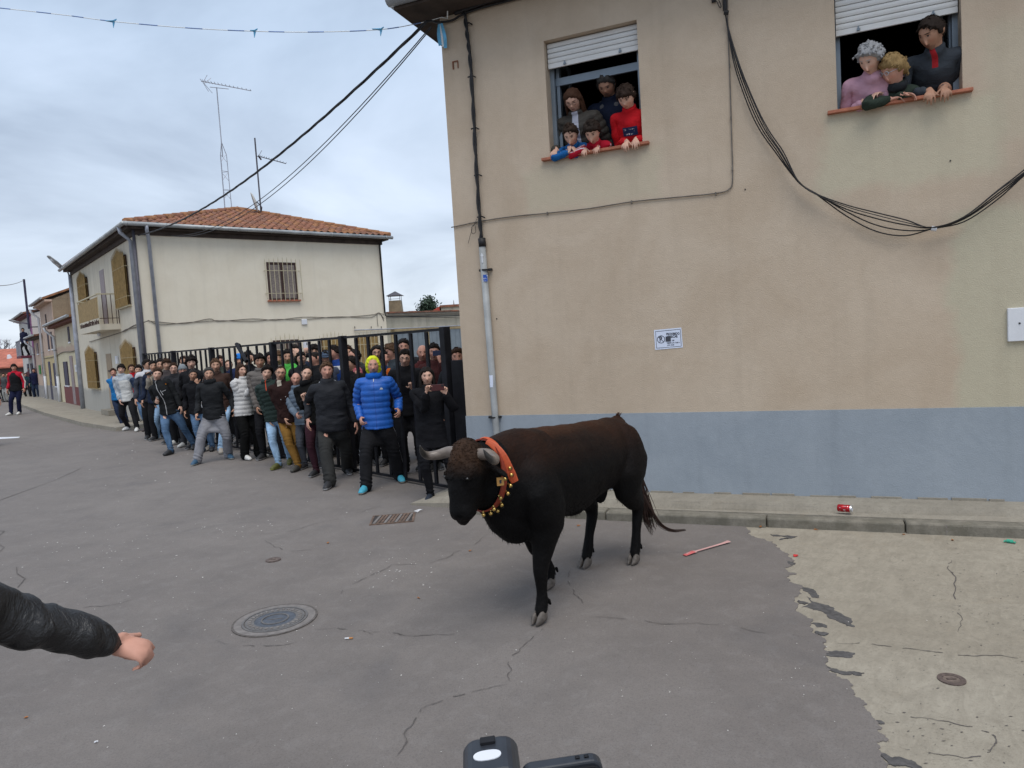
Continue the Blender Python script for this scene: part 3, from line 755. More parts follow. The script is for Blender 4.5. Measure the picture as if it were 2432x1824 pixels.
mb = MB(); mb.tube([(-.36, -.34, ez - .03), (SL + .29, -.34, ez - .07)], .058, 8); mb.build('gutter', M['zinc'], cream, True)
mb = MB(); mb.tube([(-.36, -.34, ez - .03), (-.36, TL + .2, ez - .07)], .058, 8); mb.build('gutter', M['zinc'], cream, True)
for i in range(9):
    mb = MB(); x = -.3 + i * 1.0; mb.tube([(x, -.34, ez - .033 - x * .005), (x + .03, -.34, ez - .033 - x * .005)], .065, 8); mb.build('gutter_joint', M['zinc'], cream, True)
# downpipes near the corner
mb = MB(); mb.tube([(-.36, .18, ez - .05), (-.34, .18, ez - .20), (-.09, .22, ez - .42), (-.09, .22, .3)], .055, 10); mb.build('downpipe', M['bluepipe'], cream, True)
mb = MB(); mb.tube([(-.055, -.03, EV), (-.055, -.03, .2)], .04, 8); mb.build('downpipe', M['darkpipe'], cream, True)
mb = MB(); mb.tube([(.22, -.34, ez - .05), (.22, -.32, ez - .18), (.30, -.09, ez - .42), (.33, -.08, .2)], .048, 10); mb.build('downpipe', M['bluepipe'], cream, True)
mb = MB(); mb.tube([(SL - .02, -.30, ez - .05), (SL - .08, -.06, ez - .32), (SL - .05, -.04, 2.98)], .028, 8); mb.build('downpipe', M['black'], cream, True)

def grille(par, P, Xd, Nd, w, h, nb, sill=True, blind=None, peak=0.0, out=.12, fw=.05, double=True, cover=False):
    """window in a wall: P lower left corner, Xd along the wall, Nd out of it"""
    P = np.array(P, float); Xd = np.array(Xd, float); Nd = np.array(Nd, float); Z = np.array([0, 0, 1.0])
    def T(v): return P + Xd * v[0] + Nd * v[1] + Z * v[2]
    m = MB(); m.box((0, -.02, 0), (w, .006, h), 0, T); win = m.build('window', M['brown'], par)
    m = MB(); m.box((0, .006, 0), (fw, .03, h), 0, T); m.box((w - fw, .006, 0), (w, .03, h), 0, T); m.box((fw, .006, h - fw), (w - fw, .03, h), 0, T); m.box((fw, .006, 0), (w - fw, .03, fw), 0, T)
    if double: m.box((w / 2 - .05, .006, fw), (w / 2 + .05, .035, h - fw), 0, T)
    m.build('window_frame', M['brown'], win)
    m = MB()
    if blind: m.box((fw * .5, .008, fw * .5), (w - fw * .5, .055, h - fw), 0, T); m.build('roll_blind', blind, win)
    else:
        for a, b in ((fw, w / 2 - .05), (w / 2 + .05, w - fw)): m.box((a, .0065, fw), (b, .016, h - fw * 1.6), 0, T)
        m.build('net_curtain', M['curtain'], win)
    e = .10
    for zz in (h * .17, h * .77):
        m = MB(); m.box((-e, out - .008, zz - .008), (w + e, out + .008, zz + .008), 0, T); m.box((-e, 0, zz - .008), (-e + .016, out, zz + .008), 0, T); m.box((w + e - .016, 0, zz - .008), (w + e, out, zz + .008), 0, T)
        m.build('grille_rail', M['grille'], win)
    for i in range(nb):
        x = -e + (w + 2 * e) * i / (nb - 1); tp = h + .03 + peak * (1 - abs(2 * i / (nb - 1) - 1)); m = MB()
        a = T((x, out + .012, -.03)); b = T((x, out + .012, tp)); c = T((x, out + .012, tp + .07))
        m.tube([a, b, c], [.010, .010, .002], 5); m.build('grille_bar', M['blind'] if cover else M['grille'], win)
    if cover:
        m = MB(); q = [(-e + .02, .0), (w + e - .02, .0), (w + e - .02, h - .02), (w / 2, h + peak), (-e + .02, h - .02)]; m.prism(q, out - .004, out + .004, 0, lambda v: T((v[0], v[2], v[1]))); m.build('lattice_cover', M['blind'], win)
    if sill: m = MB(); m.box((-.06, -.0, -.05), (w + .06, .09, -.001), 0, T); m.build('window_sill', M['terra'] if blind is None else M['grille'], win)
    return win
X1_, N1_ = (1, 0, 0), (0, -1, 0)
grille(cream, (3.60, 0, 3.475), X1_, N1_, .94, 1.17, 9, peak=.07)
for a, b in ((3.60, 4.44), (5.20, 5.95), (6.50, 7.28)): grille(cream, (a, 0, .95), X1_, N1_, b - a, 1.27, 8, blind=M['blind'] if a > 4 else None, peak=.12)
X2_, N2_ = (0, 1, 0), (-1, 0, 0)
grille(cream, (0, 1.30, 3.50), X2_, N2_, 1.35, 1.45, 12, blind=M['blind'], peak=.2, out=.10, double=False, cover=True)
grille(cream, (0, 7.40, 3.80), X2_, N2_, 1.30, 1.15, 12, blind=M['blind'], peak=.2, out=.10, double=False, cover=True)
grille(cream, (0, 1.30, .98), X2_, N2_, 1.35, 1.28, 12, blind=M['blind'], peak=.2, out=.10, double=False, cover=True)
grille(cream, (0, 7.05, .98), X2_, N2_, 1.50, 1.28, 12, blind=M['blind'], peak=.2, out=.10, double=False, cover=True)
mb = MB(); mb.box((-.012, 4.55, 3.06), (.0, 5.25, 4.9)); mb.build('door', M['mauve'], cream)
mb = MB(); mb.box((-.014, 4.7, .30), (.0, 5.5, 2.15)); d_ = mb.build('door', simple('tan door', (.33, .24, .15), .6, .2, 9), cream)
mb = MB(); mb.box((-.03, 4.9, 1.55), (-.014, 5.3, 1.6)); mb.build('letter_slot', M['brown'], d_)
mb = MB(); mb.box((-.28, 4.5, .12), (-.01, 5.7, .29)); mb.build('door_step', M['pave'], cream)
mb = MB(); mb.box((-.06, 3.6, 1.8), (-.01, 3.85, 2.05)); mb.build('meter_cover', M['white'], cream)
# balcony
ba, bb, bp = 2.9, 6.25, .56
mb = MB(); mb.box((-bp, ba, 2.86), (-.0, bb, 3.04)); bal = mb.build('balcony', M['creamst'], cream)
mb = MB(); mb.box((-bp - .03, ba - .03, 3.93), (-bp + .02, bb + .03, 3.965)); mb.box((-bp + .02, ba - .03, 3.93), (0, ba + .015, 3.965)); mb.box((-bp + .02, bb - .015, 3.93), (0, bb + .03, 3.965)); mb.build('handrail', M['grille'], bal)
mb = MB(); mb.box((-bp - .012, ba + .05, 3.23), (-bp, bb - .05, 3.86)); mb.build('wicker_screen', M['blind'], bal)
for i, (x, y) in enumerate([(-bp, ba), (-bp, bb), (-bp, (ba + bb) / 2), (-.02, ba)] + [(-bp + .12 * k, ba) for k in (1, 2, 3, 4)]):
    mb = MB(); mb.box((x - .009, y - .009, 3.04), (x + .009, y + .009, 3.93)); mb.build('baluster', M['grille'] if i < 3 else M['brown'], bal)
mb = MB(); r_ = random.Random(4); y = ba + .1
while y < bb - .1:
    h_ = r_.uniform(.09, .16); mb.tube([(-bp - .006, y, 3.05), (-bp - .006, y + .03, 3.05 + h_)], .011, 4)
    if r_.random() < .7: mb.tube([(-bp - .006, y + .03, 3.05 + h_), (-bp - .006, y + .11, 3.05 + h_ * r_.uniform(.1, .9))], .011, 4)
    y += r_.uniform(.10, .17)
tag(mb.build('iron_scrolls', M['brown'], bal), kind='stuff')
mb = MB(); mb.box((-bp, ba, 3.20), (-.01, ba + .012, 3.22)); mb.build('low_rail', M['brown'], bal)
mb = MB(); mb.lathe([(.03, 0), (.06, -.03), (.055, -.10), (.02, -.13)][::-1], 10, M=lambda v: (v[0] - .25, v[1] + 4.9, v[2] + 2.86)); mb.build('porch_lamp', M['white'], bal, True)
# cables strung over the walls
cb = thing('facade_cable', 'grey cables sagging along the cream house side wall', 'cable', CP, CA)
pts = [(352, 762), (380, 765), (440, 768), (497, 757), (520, 763), (600, 757), (655, 760), (722, 753), (800, 754), (880, 748), (900, 744), (912, 756)]
mb = MB(); mb.tube(smooth_path([SF(x, y, .02) for x, y in pts], 4), .010, 5); mb.tube(smooth_path([SF(x, y + (6 if i % 2 else -2), .02) for i, (x, y) in enumerate(pts)], 4), .008, 5); mb.tube(smooth_path([SF(x, y, .02) for x, y in ((912, 746), (897, 745), (896, 760), (898, 775))], 4), .008, 5); mb.build('cable', M['cablegrey'], cb, True)
pts = [(352, 762), (335, 768), (316, 774), (300, 784), (292, 788)]
mb = MB(); mb.tube(smooth_path([FF(x, y, .02) for x, y in pts], 4), .014, 5); mb.tube(smooth_path([FF(x, y + 6, .02) for x, y in ((337, 768), (320, 772), (300, 776), (285, 784), (250, 795), (212, 806))], 4), .012, 5); mb.build('cable', M['cablegrey'], cb, True)
jb = thing('junction_box', 'small white box below the cables on the cream house', 'junction box', CP, CA)
p = SF(722, 765); mb = MB(); mb.box((p[0] - .09, -.05, p[2] - .08), (p[0] + .09, -.001, p[2] + .09)); mb.build('cover', M['white'], jb, bevel=.01)
p = SF(727, 568); mb = MB()
for k in range(5): mb.box((p[0] - .05 + .012 * k, -.012, p[2] + .05 - k * .06), (p[0] + .05 - .01 * k, .0, p[2] + .085 - k * .06))
tag(mb.build('chipped_patch', M['creamst'], cream), kind='stuff')

# antennas and dish behind the ridge
def yagi(mb, a, b, n, L0, L1, r=.012):
    a, b = np.array(a), np.array(b); d = nrm(b - a); s_ = nrm(np.cross(d, [0, 0, 1])); mb.tube([a, b], r * 1.3, 5)
    for i in range(n):
        p = a + (b - a) * (i / (n - 1)) ** 1.25; L = L0 + (L1 - L0) * i / (n - 1); mb.tube([p - s_ * L + [0, 0, .02], p + s_ * L + [0, 0, .02]], r * .8, 4)
mast = thing('tall_antenna_mast', 'tall lattice aerial mast with a long television antenna behind the cream roof', 'antenna', Dp(540, 500, 27.0))
mo = Dp(540, 500, 27.0); lat = Dp(536, 352, 27.0); topm = Dp(523, 210, 27.0)
LZ = lat[2] - mo[2]; lx = (0, 0); tz = topm[2] - mo[2]
mb = MB(); tri_ = [(.14 * math.cos(a), .14 * math.sin(a)) for a in (0.4, 2.5, 4.6)]
for (x, y) in tri_: mb.tube([(x * 1.2, y * 1.2, -.8), (x, y, LZ - .25), (x * .1, y * .1, LZ + .2)], .014, 5)
z = -.6; k = 0
while z < LZ - .2:
    for i in range(3):
        a = tri_[i]; b = tri_[(i + 1) % 3]; f = 1.15 - .15 * (z / LZ); mb.tube([(a[0] * f, a[1] * f, z), (b[0] * f, b[1] * f, z + (.33 if k % 2 else .0))], .008, 4)
    z += .34; k += 1
mb.build('lattice', M['bluepipe'], mast)
mb = MB(); mb.tube([(0, 0, LZ - .3), (0, 0, tz + .05)], .020, 6); mb.build('pole', M['bluepipe'], mast)
e0 = Dp(482, 196, 27) - mo; e1 = Dp(592, 212, 27) - mo
mb = MB(); yagi(mb, e0 + [0, -.15, 0], e1 + [0, .15, 0], 15, .16, .09); m2 = (e0 + e1) / 2; mb.tube([e0 + (e1 - e0) * .14 + [0, 0, -.13], e0 + (e1 - e0) * .55 + [0, 0, -.10]], .012, 4)
for sgn in (-1, 1): mb.tube([e0, e0 + [.14, .1, sgn * .30 + .0]], .010, 4); mb.tube([e0 + [0, .1, 0], e0 + [.18, .35, sgn * .28]], .010, 4)
mb.build('antenna', M['bluepipe'], mast)
m2o = Dp(620, 505, 25.5); mst2 = thing('dish_mast', 'short aerial mast with a small antenna on the cream roof', 'antenna', m2o)
t2 = Dp(601, 328, 25.5) - m2o
mb = MB(); mb.tube([(0, 0, -.4), (0, 0, t2[2])], .028, 6); mb.build('pole', M['darkpipe'], mst2)
a0 = Dp(614, 371, 25.5) - m2o; a1 = Dp(671, 382, 25.5) - m2o
mb = MB(); yagi(mb, a0, a1 + [0, .4, 0], 12, .12, .08); mb.tube([(0, 0, a0[2]), a0], .012, 4); mb.tube([a0, a0 + [.1, .1, .22]], .008, 4); mb.tube([a0, a0 + [.05, .1, -.1]], .03, 5); mb.build('antenna', M['darkpipe'], mst2)
dsh = thing('satellite_dish', 'pale satellite dish seen almost edge on at the cream roof ridge', 'satellite dish', Dp(609, 480, 25.3))
th = math.radians(205)
def dM(v):
    a = Vector((v[2], v[0], v[1] * 1.1)); a.rotate(Matrix.Rotation(.25, 3, 'Y')); a.rotate(Matrix.Rotation(math.radians(200), 3, 'Z')); return a
mb = MB(); mb.lathe([(.01, .0), (.15, .012), (.27, .05), (.33, .085), (.325, .075), (.26, .035), (.01, -.015)], 20, M=dM, cap=False); mb.build('reflector', simple('dish grey', (.52, .50, .46), .5, .1, 4), dsh, True)
mb = MB(); mb.tube([dM((0, -.3, .06)), dM((0, -.25, .35))], .012, 5); mb.tube([dM((0, -.25, .33)), dM((0, -.23, .40))], .03, 6); mb.tube([dM((0, 0, -.02)), dM((0, -.2, -.12)), Dp(621, 500, 25.5) - Dp(609, 480, 25.3)], .02, 5); mb.build('arm', M['darkpipe'], dsh)

# overhead cables from the beige corner to the cream eave
oc = thing('overhead_cable', 'thick twisted black power cable running between the two houses', 'cable', WW(X0 - .1, -.25, 5.42))
o0 = WW(X0 - .1, -.25, 5.42)
def cat(a, b, sag, n=24): return [a + (b - a) * t - np.array([0, 0, sag * 4 * t * (1 - t)]) for t in np.linspace(0, 1, n)]
a_ = onplane(1014, 51, WW(X0 - .1, -.3, 5), HN); b_ = CWd((.05, -.06, 5.30))
mb = MB(); P = np.array(cat(a_ - o0, b_ - o0, .42, 60))
for ph in (0, 2.1, 4.2):
    w_ = np.arange(60) * .9; mb.tube(P + np.stack([np.cos(w_ + ph) * .010, 0 * w_, np.sin(w_ + ph) * .012], 1), .0095, 5)
mb.build('cable', M['black'], oc, True)
oc2 = thing('overhead_wire', 'pair of thin overhead wires below the thick twisted cable', 'cable', o0)
a2 = onplane(1024, 62, WW(X0 - .1, -.3, 5), HN)
for k, dz in enumerate((0, -.05)):
    mb = MB(); mb.tube(np.array(cat(a2 - o0 + [0, 0, -.02 * k], CWd((.9 - .1 * k, -.10, 5.33)) - o0, .62 + .10 * k, 40)), .0065, 5); mb.build('wire', M['black'], oc2, True)
mb = MB(); mb.tube(smooth_path([onplane(x, y, WW(X0, -.15, 5), HN) - o0 for x, y in ((1014, 51), (1026, 50), (1040, 54), (1050, 52))], 4), .012, 6); mb.build('cable', M['black'], oc)

# ================================================================= low annex at the end of the side street
M['annex'] = wall_mat('stained grey cream render', (.42, .39, .31), (.50, .465, .38), .25, [], .003, .45)
M['metaldoor'] = simple('blue grey metal door', (.215, .25, .275), .45, .12, 4, .2)
ann = thing('low_annex', 'low rendered garage annex with blue grey metal doors beside the cream house', 'annex', CP, CA)
mb = MB(); mb.box((SL + .006, .05, 0), (16.5, 5, 2.88)); mb.build('wall', M['annex'], ann)
mb = MB(); mb.box((SL + .01, -.02, 2.881), (16.6, 5, 2.96)); mb.build('coping', M['pave'], ann)
pr = random.Random(9)
for k in range(22):
    x = SL + .05 + k * .3; mb = MB(); mb.box((x, -.06, 2.961), (x + .29, .45, 3.0 + pr.uniform(0, .02))); mb.build('coping_tile', M['tile3'] if k % 3 else M['tile'], ann)
for a, b in ((8.0, 9.25), (9.45, 10.9)):
    mb = MB(); mb.box((a, .02, .02), (b, .049, 2.3)); d_ = mb.build('metal_door', M['metaldoor'], ann)
    k = a + .1
    while k < b - .05: mb = MB(); mb.box((k, .008, .04), (k + .02, .0195, 2.28)); mb.build('door_rib', M['metaldoor'], d_); k += .21
mb = MB(); mb.box((9.27, .015, 0), (9.43, .049, 2.42)); mb.box((7.86, .015, 0), (7.99, .049, 2.42)); mb.box((7.86, .015, 2.31), (10.95, .0485, 2.42)); mb.build('door_frame', simple('ochre frame', (.42, .33, .19), .8, .2, 6), ann)
for r in range(4):
    for c in range(2): mb = MB(); mb.box((12.1 + c * .21, .02, 1.35 + r * .24), (12.29 + c * .21, .049, 1.57 + r * .24)); mb.build('glass_block', M['curtain'], ann, bevel=.01)
mb = MB(); mb.tube(smooth_path([(SL - .05, -.03, 2.98), (SL + .1, -.05, 2.84), (9, -.05, 2.82), (10.5, -.05, 2.80), (12, -.05, 2.84), (14, -.05, 2.8)], 5), .016, 5); mb.tube(smooth_path([(SL + .2, -.05, 2.84), (10.2, -.05, 2.74), (11.3, -.05, 2.70), (14, -.05, 2.8)], 5), .009, 5); mb.build('cable', M['black'], ann, True)
mb = MB(); mb.tube([SF(842, 784, .06), SF(930, 781, .06), (14, -.06, 2.42)], .022, 6); rail_ = mb.build('rail', M['bluepipe'], ann, True)
for x in (843, 882, 906): p = SF(x, 780, .06); mb = MB(); mb.tube([p, p + [0, 0, .07]], .018, 5); mb.build('rail_bracket', M['cablegrey'], rail_)
# chimney on the annex roof
cp = np.array([Dp(942, 745, 27.2)[0], 27.2, 0]); cz = Dp(942, 747, 27.2)[2]
ch = thing('chimney', 'rendered tapering chimney with small metal hood above the annex', 'chimney', (cp[0], cp[1], cz - .6))
wch = (Dp(958, 745, 27.2) - Dp(924, 745, 27.2))[0] / 2
M['chim'] = simple('brown chimney render', (.255, .20, .135), .95, .25, 4, bump=.003)
hz_ = Dp(942, 714, 27.2)[2] - cz + .6; m = MB(); f = .76
m.add([(-wch, -wch, 0), (wch, -wch, 0), (wch, wch, 0), (-wch, wch, 0), (-wch * .86, -wch * f, hz_), (wch * f, -wch * f, hz_), (wch * f, wch * f, hz_), (-wch * .86, wch * f, hz_)], [(0, 1, 5, 4), (1, 2, 6, 5), (2, 3, 7, 6), (3, 0, 4, 7), (4, 5, 6, 7)]); m.build('stack', M['chim'], ch)
for x, y in ((-.8, -.7), (.7, -.7), (.7, .7), (-.8, .7)): m = MB(); m.tube([(x * wch, y * wch, hz_ - .02), (x * wch, y * wch, hz_ + .19)], .010, 4); m.build('hood_leg', M['darkpipe'], ch)
m = MB(); m.box((-wch * .8, -wch * .72, hz_ + .05), (wch * .72, -wch * .68, hz_ + .065)); m.build('hood_rail', M['darkpipe'], ch)
m = MB(); h1 = hz_ + .18; m.add([(-wch * 1.15, -wch * 1.1, h1), (wch * 1.1, -wch * 1.1, h1), (wch * 1.1, wch * 1.1, h1), (-wch * 1.15, wch * 1.1, h1), (0, 0, h1 + .18)], [(0, 1, 4), (1, 2, 4), (2, 3, 4), (3, 0, 4), (3, 2, 1, 0)]); m.build('hood', M['darkpipe'], ch)
# back buildings: red gable and parapet seen over the annex
bk_ = thing('back_building', 'low rendered parapet with terracotta edge and red gable behind the annex', 'building', Dp(1060, 760, 33))
bo = Dp(1060, 760, 33); q0 = Dp(1047, 728, 33) - bo
m = MB(); m.box((q0[0], 0, -2.5), (q0[0] + 6, 4, q0[2] - .04)); m.build('wall', M['annex'], bk_)
m = MB(); m.box((q0[0] - .05, -.06, q0[2] - .04), (q0[0] + 6, 4, q0[2] + .06)); m.build('coping', M['tile'], bk_)
q1 = Dp(1022, 741, 33) - bo
m = MB(); m.add([(q1[0], 0, q1[2] - 2), (q0[0] - .06, 0, q1[2] - 2), (q0[0] - .06, 0, q0[2] + .02), (q1[0], 0, q1[2]), (q1[0], 3, q1[2] - 2), (q0[0] - .06, 3, q1[2] - 2), (q0[0] - .06, 3, q0[2] + .02), (q1[0], 3, q1[2])], [(0, 1, 2, 3), (3, 2, 6, 7), (0, 3, 7, 4), (1, 5, 6, 2)]); m.build('red_gable', simple('red sheet', (.42, .06, .04), .6, .2, 4), bk_)
p_ = Dp(1077, 713, 33) - bo; m = MB(); m.tube([p_ + [0, .2, -.6], p_], [.07, .01], 5); m.build('finial', M['zinc'], bk_)

# ================================================================= row of houses along the street
RA = math.atan2(.62957, .77694); RX = np.array([math.cos(RA), math.sin(RA), 0]); RY = np.array([-RX[1], RX[0], 0])
def RF(x, y, off=0.0):
    v = onplane(x, y, CP - RX * off, RX) - CP; return np.array([v @ RX, v @ RY, v[2]])
def RWd(x, y, z=0): return CP + RX * x + RY * y + np.array([0, 0, z])
def rowhouse(name, label, y0, y1, ev, mats, plinth=None, depth=7, rise=1.6, wins=(), ups=(), band=None):
    h = thing(name, label, 'house', RWd(0, y0), RA); L = y1 - y0
    m = MB(); m.box((0, .004, 0), (depth, L - .004, ev)); m.build('wall', mats[0], h)
    if band: m = MB(); m.box((-.012, .0, band[0]), (-.001, L, ev - .01)); m.build('upper_band', band[1], h)
    if plinth: m = MB(); m.box((-.03, plinth[1], 0.0), (-.001, plinth[2], plinth[0])); m.build('plinth', plinth[3], h)
    m = MB(); m.add([(-.38, -.05, ev), (-.38, L + .05, ev), (depth * .5, L + .05, ev + rise), (depth * .5, -.05, ev + rise), (depth + .3, -.05, ev), (depth + .3, L + .05, ev),
                     (-.38, -.05, ev + .10), (-.38, L + .05, ev + .10), (depth * .5, L + .05, ev + rise + .1), (depth * .5, -.05, ev + rise + .1), (depth + .3, -.05, ev + .1), (depth + .3, L + .05, ev + .1)],
                    [(6, 9, 8, 7), (9, 10, 11, 8), (0, 1, 2, 3), (3, 2, 5, 4), (0, 6, 7, 1), (0, 3, 9, 6), (3, 4, 10, 9), (1, 7, 8, 2), (2, 8, 11, 5), (4, 5, 11, 10)]); m.build('roof', mats[1], h)
    m = MB(); m.box((0.001, .01, ev - .0), (depth, L - .01, ev + .02)); m.add([(0, 0.01, ev), (depth, .01, ev), (depth * .5, .01, ev + rise)], [(0, 1, 2)]); m.build('gable', mats[0], h)
    m = MB(); m.box((-.30, -.02, ev - .10), (-.0, L + .02, ev - .002)); m.build('eave', mats[2], h)
    m = MB(); m.tube([(-.44, -.05, ev + .06), (-.44, L + .05, ev + .06)], .06, 6); m.build('gutter', M['zinc'], h)
    for (a, b, c, d, mt, nm) in wins:
        m = MB(); m.box((-.035, a - y0, c), (-.002, b - y0, d)); w = m.build(nm, mt, h)
        if nm == 'window':
            m = MB(); m.box((-.055, a - y0 - .05, c - .06), (-.002, b - y0 + .05, c - .001)); m.build('sill', M['white'], w)
            for e0_, e1_ in ((a, a + .05), (b - .05, b)): m = MB(); m.box((-.045, e0_ - y0, c), (-.0355, e1_ - y0, d)); m.build('frame', M['brown'], w)
        else: m = MB(); m.box((-.05, a - y0 + .08, (c + d) / 2 - .06), (-.0355, a - y0 + .12, (c + d) / 2 + .06)); m.build('handle', M['zinc'], w)
    return h
paleyel = wall_mat('pale yellow render', (.60, .53, .36), (.66, .59, .43), .12, [], .003, .15); pinkish = wall_mat('pinkish render', (.50, .37, .29), (.57, .43, .34), .15, [], .003, .2)
ochre = wall_mat('ochre render', (.52, .41, .22), (.58, .48, .29), .15, [], .003, .25); rough_ = wall_mat('rough brown render', (.26, .205, .14), (.34, .275, .19), .5, [], .02, .5, 2.0)
redp = simple('dark red tiled plinth', (.15, .022, .02), .6, .2, 9); greyp = simple('grey plinth', (.30, .28, .26), .85, .2, 5)
h2 = rowhouse('pale_yellow_house', 'low pale yellow terraced house with dark red plinth', 10.65, 18.45, 3.72, (paleyel, M['tile2'], simple('red brown eave', (.14, .05, .035), .9)), (.9, .05, 6.4, redp), 6, .7,
    [(11.35, 12.35, .97, 2.08, M['darkwin'], 'window'), (13.75, 14.5, .15, 2.25, M['mauve'], 'door'), (15.4, 16.55, .94, 2.02, M['darkwin'], 'window'), (13.75, 14.15, 2.85, 3.5, M['darkwin'], 'window'), (12.7, 13.15, 1.55, 1.85, M['white'], 'meter_cover')], band=(2.46, wall_mat('pale upper render', (.58, .50, .36), (.62, .54, .40), .12, [(-1, 20, 2.3, 2.75, (.50, .36, .28), .8)], .003, .2)))
h3 = rowhouse('ochre_house', 'taller ochre terraced house with rough brown side wall', 18.5, 23.55, 5.05, (rough_, M['tile2'], pinkish), (.85, .05, 5, greyp), 9, 1.9,
    [(19.1, 20.2, .85, 2.0, M['darkwin'], 'window'), (21.4, 22.2, .12, 2.1, M['darkwin'], 'door'), (19.6, 20.0, 2.7, 3.55, M['darkwin'], 'window'), (20.9, 21.3, 2.7, 3.55, M['darkwin'], 'window'), (21.0, 21.3, 4.0, 4.5, M['brown'], 'window')])
m = MB(); m.box((-.014, 0, .0), (-.001, 5.05, 2.4), 0); m.build('lower_front', ochre, h3); m = MB(); m.box((-.014, 0, 2.4), (-.001, 5.05, 4.98), 0); m.build('upper_front', pinkish, h3)
h4 = rowhouse('cream_terrace_house', 'low cream terraced house with a green sign beside its door', 23.6, 28.15, 3.5, (pinkish, M['tile3'], M['soffit']), (.8, .05, 4.4, greyp), 7, .6,
    [(24.4, 25.0, .12, 2.0, M['darkwin'], 'door'), (26.0, 26.7, 2.6, 3.2, M['mauve'], 'window')])
m = MB(); m.box((-.06, 2.3, 1.45), (-.004, 2.9, 1.95)); m.build('green_sign', simple('green sign', (.05, .24, .06), .6), h4)
h5 = rowhouse('white_end_house', 'white and purple house with deep dark red eaves far along the street', 28.2, 36, 5.0, (wall_mat('white render', (.55, .53, .50), (.60, .58, .55), .1), M['tile3'], simple('dark red eave', (.13, .03, .03), .8)), (.9, .05, 7, greyp), 7, .9,
    [(30, 31, 1, 2.1, M['darkwin'], 'window'), (32.3, 33.2, .12, 2.1, M['darkwin'], 'door')])
m = MB(); m.box((-.02, 0, 0), (-.003, .9, 4.98)); m.build('purple_corner', simple('purple paint', (.30, .11, .24), .8, .15, 5), h5)
m = MB(); m.box((-.6, 1.0, 2.45), (-.021, 4.0, 2.58)); b5 = m.build('balcony', simple('dark red balcony', (.13, .03, .05), .8), h5)
m = MB()
for i in range(12): m.box((-.59, 1.0 + i * .26, 2.58), (-.57, 1.02 + i * .26, 3.48))
m.box((-.6, 1.0, 3.48), (-.56, 4.0, 3.51)); m.build('railing', M['bluepipe'], b5)
for nm, lab, y, zt, mt in (('downpipe', 'pale downpipe at the left end of the pale yellow house', 18.40, 3.7, M['white']), ('downpipe', 'pale downpipe between the ochre house and the cream terrace', 23.58, 4.9, M['white']), ('downpipe', 'far pale downpipe at the end of the cream terrace', 28.17, 3.45, M['white'])):
    t_ = thing(nm, lab, 'downpipe', RWd(0, y), RA, 'pale downpipes on the terraced houses'); m = MB(); m.tube([(-.43, 0, zt), (-.40, 0, zt - .15), (-.10, 0, zt - .45), (-.09, 0, 1.4)], .06, 8); m.build('pipe', mt, t_, True)
    m = MB(); m.tube([(-.09, 0, 1.4), (-.09, 0, .1)], .068, 8); m.build('pipe_foot', mt, t_, True)
    for zz in (1.4, 2.6): m = MB(); m.tube([(-.09, 0, zz - .03), (-.09, 0, zz + .03)], .078, 8); m.build('pipe_clamp', M['zinc'], t_)
m = MB(); m.tube(smooth_path([(-.03, .3, 2.5), (-.03, 3, 2.42), (-.03, 5.5, 2.46), (-.03, 7.7, 2.36), (-.03, 10, 2.30), (-.03, 13, 2.3)], 5), .018, 5)
tr = thing('terrace_cable', 'grey cable looped along the terraced house fronts', 'cable', RWd(0, 10.65), RA); m.build('cable', M['cablegrey'], tr, True)
# street pavement of the row
mb = MB(); mb.add([tuple(RWd(.0, -.3, .12)), tuple(RWd(0, 45, .12)), tuple(RWd(-1.6, 45, .12)), tuple(RWd(-1.55, 10, .12)), tuple(RWd(-1.35, 3.0, .12)), tuple(RWd(-1.0, -.3, .10))] +
    [tuple(RWd(.0, -.3, -.05)), tuple(RWd(0, 45, -.05)), tuple(RWd(-1.6, 45, -.05)), tuple(RWd(-1.55, 10, -.05)), tuple(RWd(-1.35, 3.0, -.05)), tuple(RWd(-1.0, -.3, -.05))],
    [(0, 1, 2, 3, 4, 5)] + [(i, (i + 1) % 6, 6 + (i + 1) % 6, 6 + i) for i in range(6)])
pv2 = tag(mb.build('pavement', M['pave']), 'pale kerbed pavement along the terraced houses', None, None, 'structure')
bm_ = bmesh.new(); bm_.from_mesh(pv2.data); bmesh.ops.recalc_face_normals(bm_, faces=bm_.faces); bm_.to_mesh(pv2.data); bm_.free()
mb = MB(); mb.add([tuple(G(-60, 1046, .004)), tuple(G(44, 1040, .004)), tuple(G(48, 1037, .004)), tuple(G(-60, 1040, .004))], [(0, 1, 2, 3)]); mb.build('road_marking', M['white'], road)

def lamp(label, base, pole_top, arm_end, foot=True, post=.075, cover=None):
    base = np.array(base, float); t_ = thing('street_lamp', label, 'street lamp', base, 0, 'street lamps along the row'); pt = np.array(pole_top) - base; ae = np.array(arm_end) - base
    if foot: m = MB(); m.tube([(0, 0, 0), (0, 0, 2.6), pt * .999], [post * 1.25, post * 1.2, post * .8], 10); m.build('post', M['bluepipe'], t_, True)
    h_ = nrm(ae - pt); m = MB(); m.tube(smooth_path([pt + [0, 0, -.35], pt + [0, 0, .05] + h_ * .12, pt + (ae - pt) * .5, ae - h_ * .8], 4), .032, 6); m.build('arm', M['bluepipe'], t_, True)
    a = ae - h_ * .85; m = MB(); m.tube([a, a + h_ * .12, a + h_ * .45, ae - h_ * .04, ae], [(.05, .04), (.10, .055), (.11, .06), (.07, .035), (.02, .01)], 10); m.build('head', M['pipe'], t_, True)
    m = MB(); m.tube([a + h_ * .18 - [0, 0, .05], ae - h_ * .12 - [0, 0, .03]], [(.075, .03), (.055, .02)], 8); m.build('lens', M['white'], t_, True)
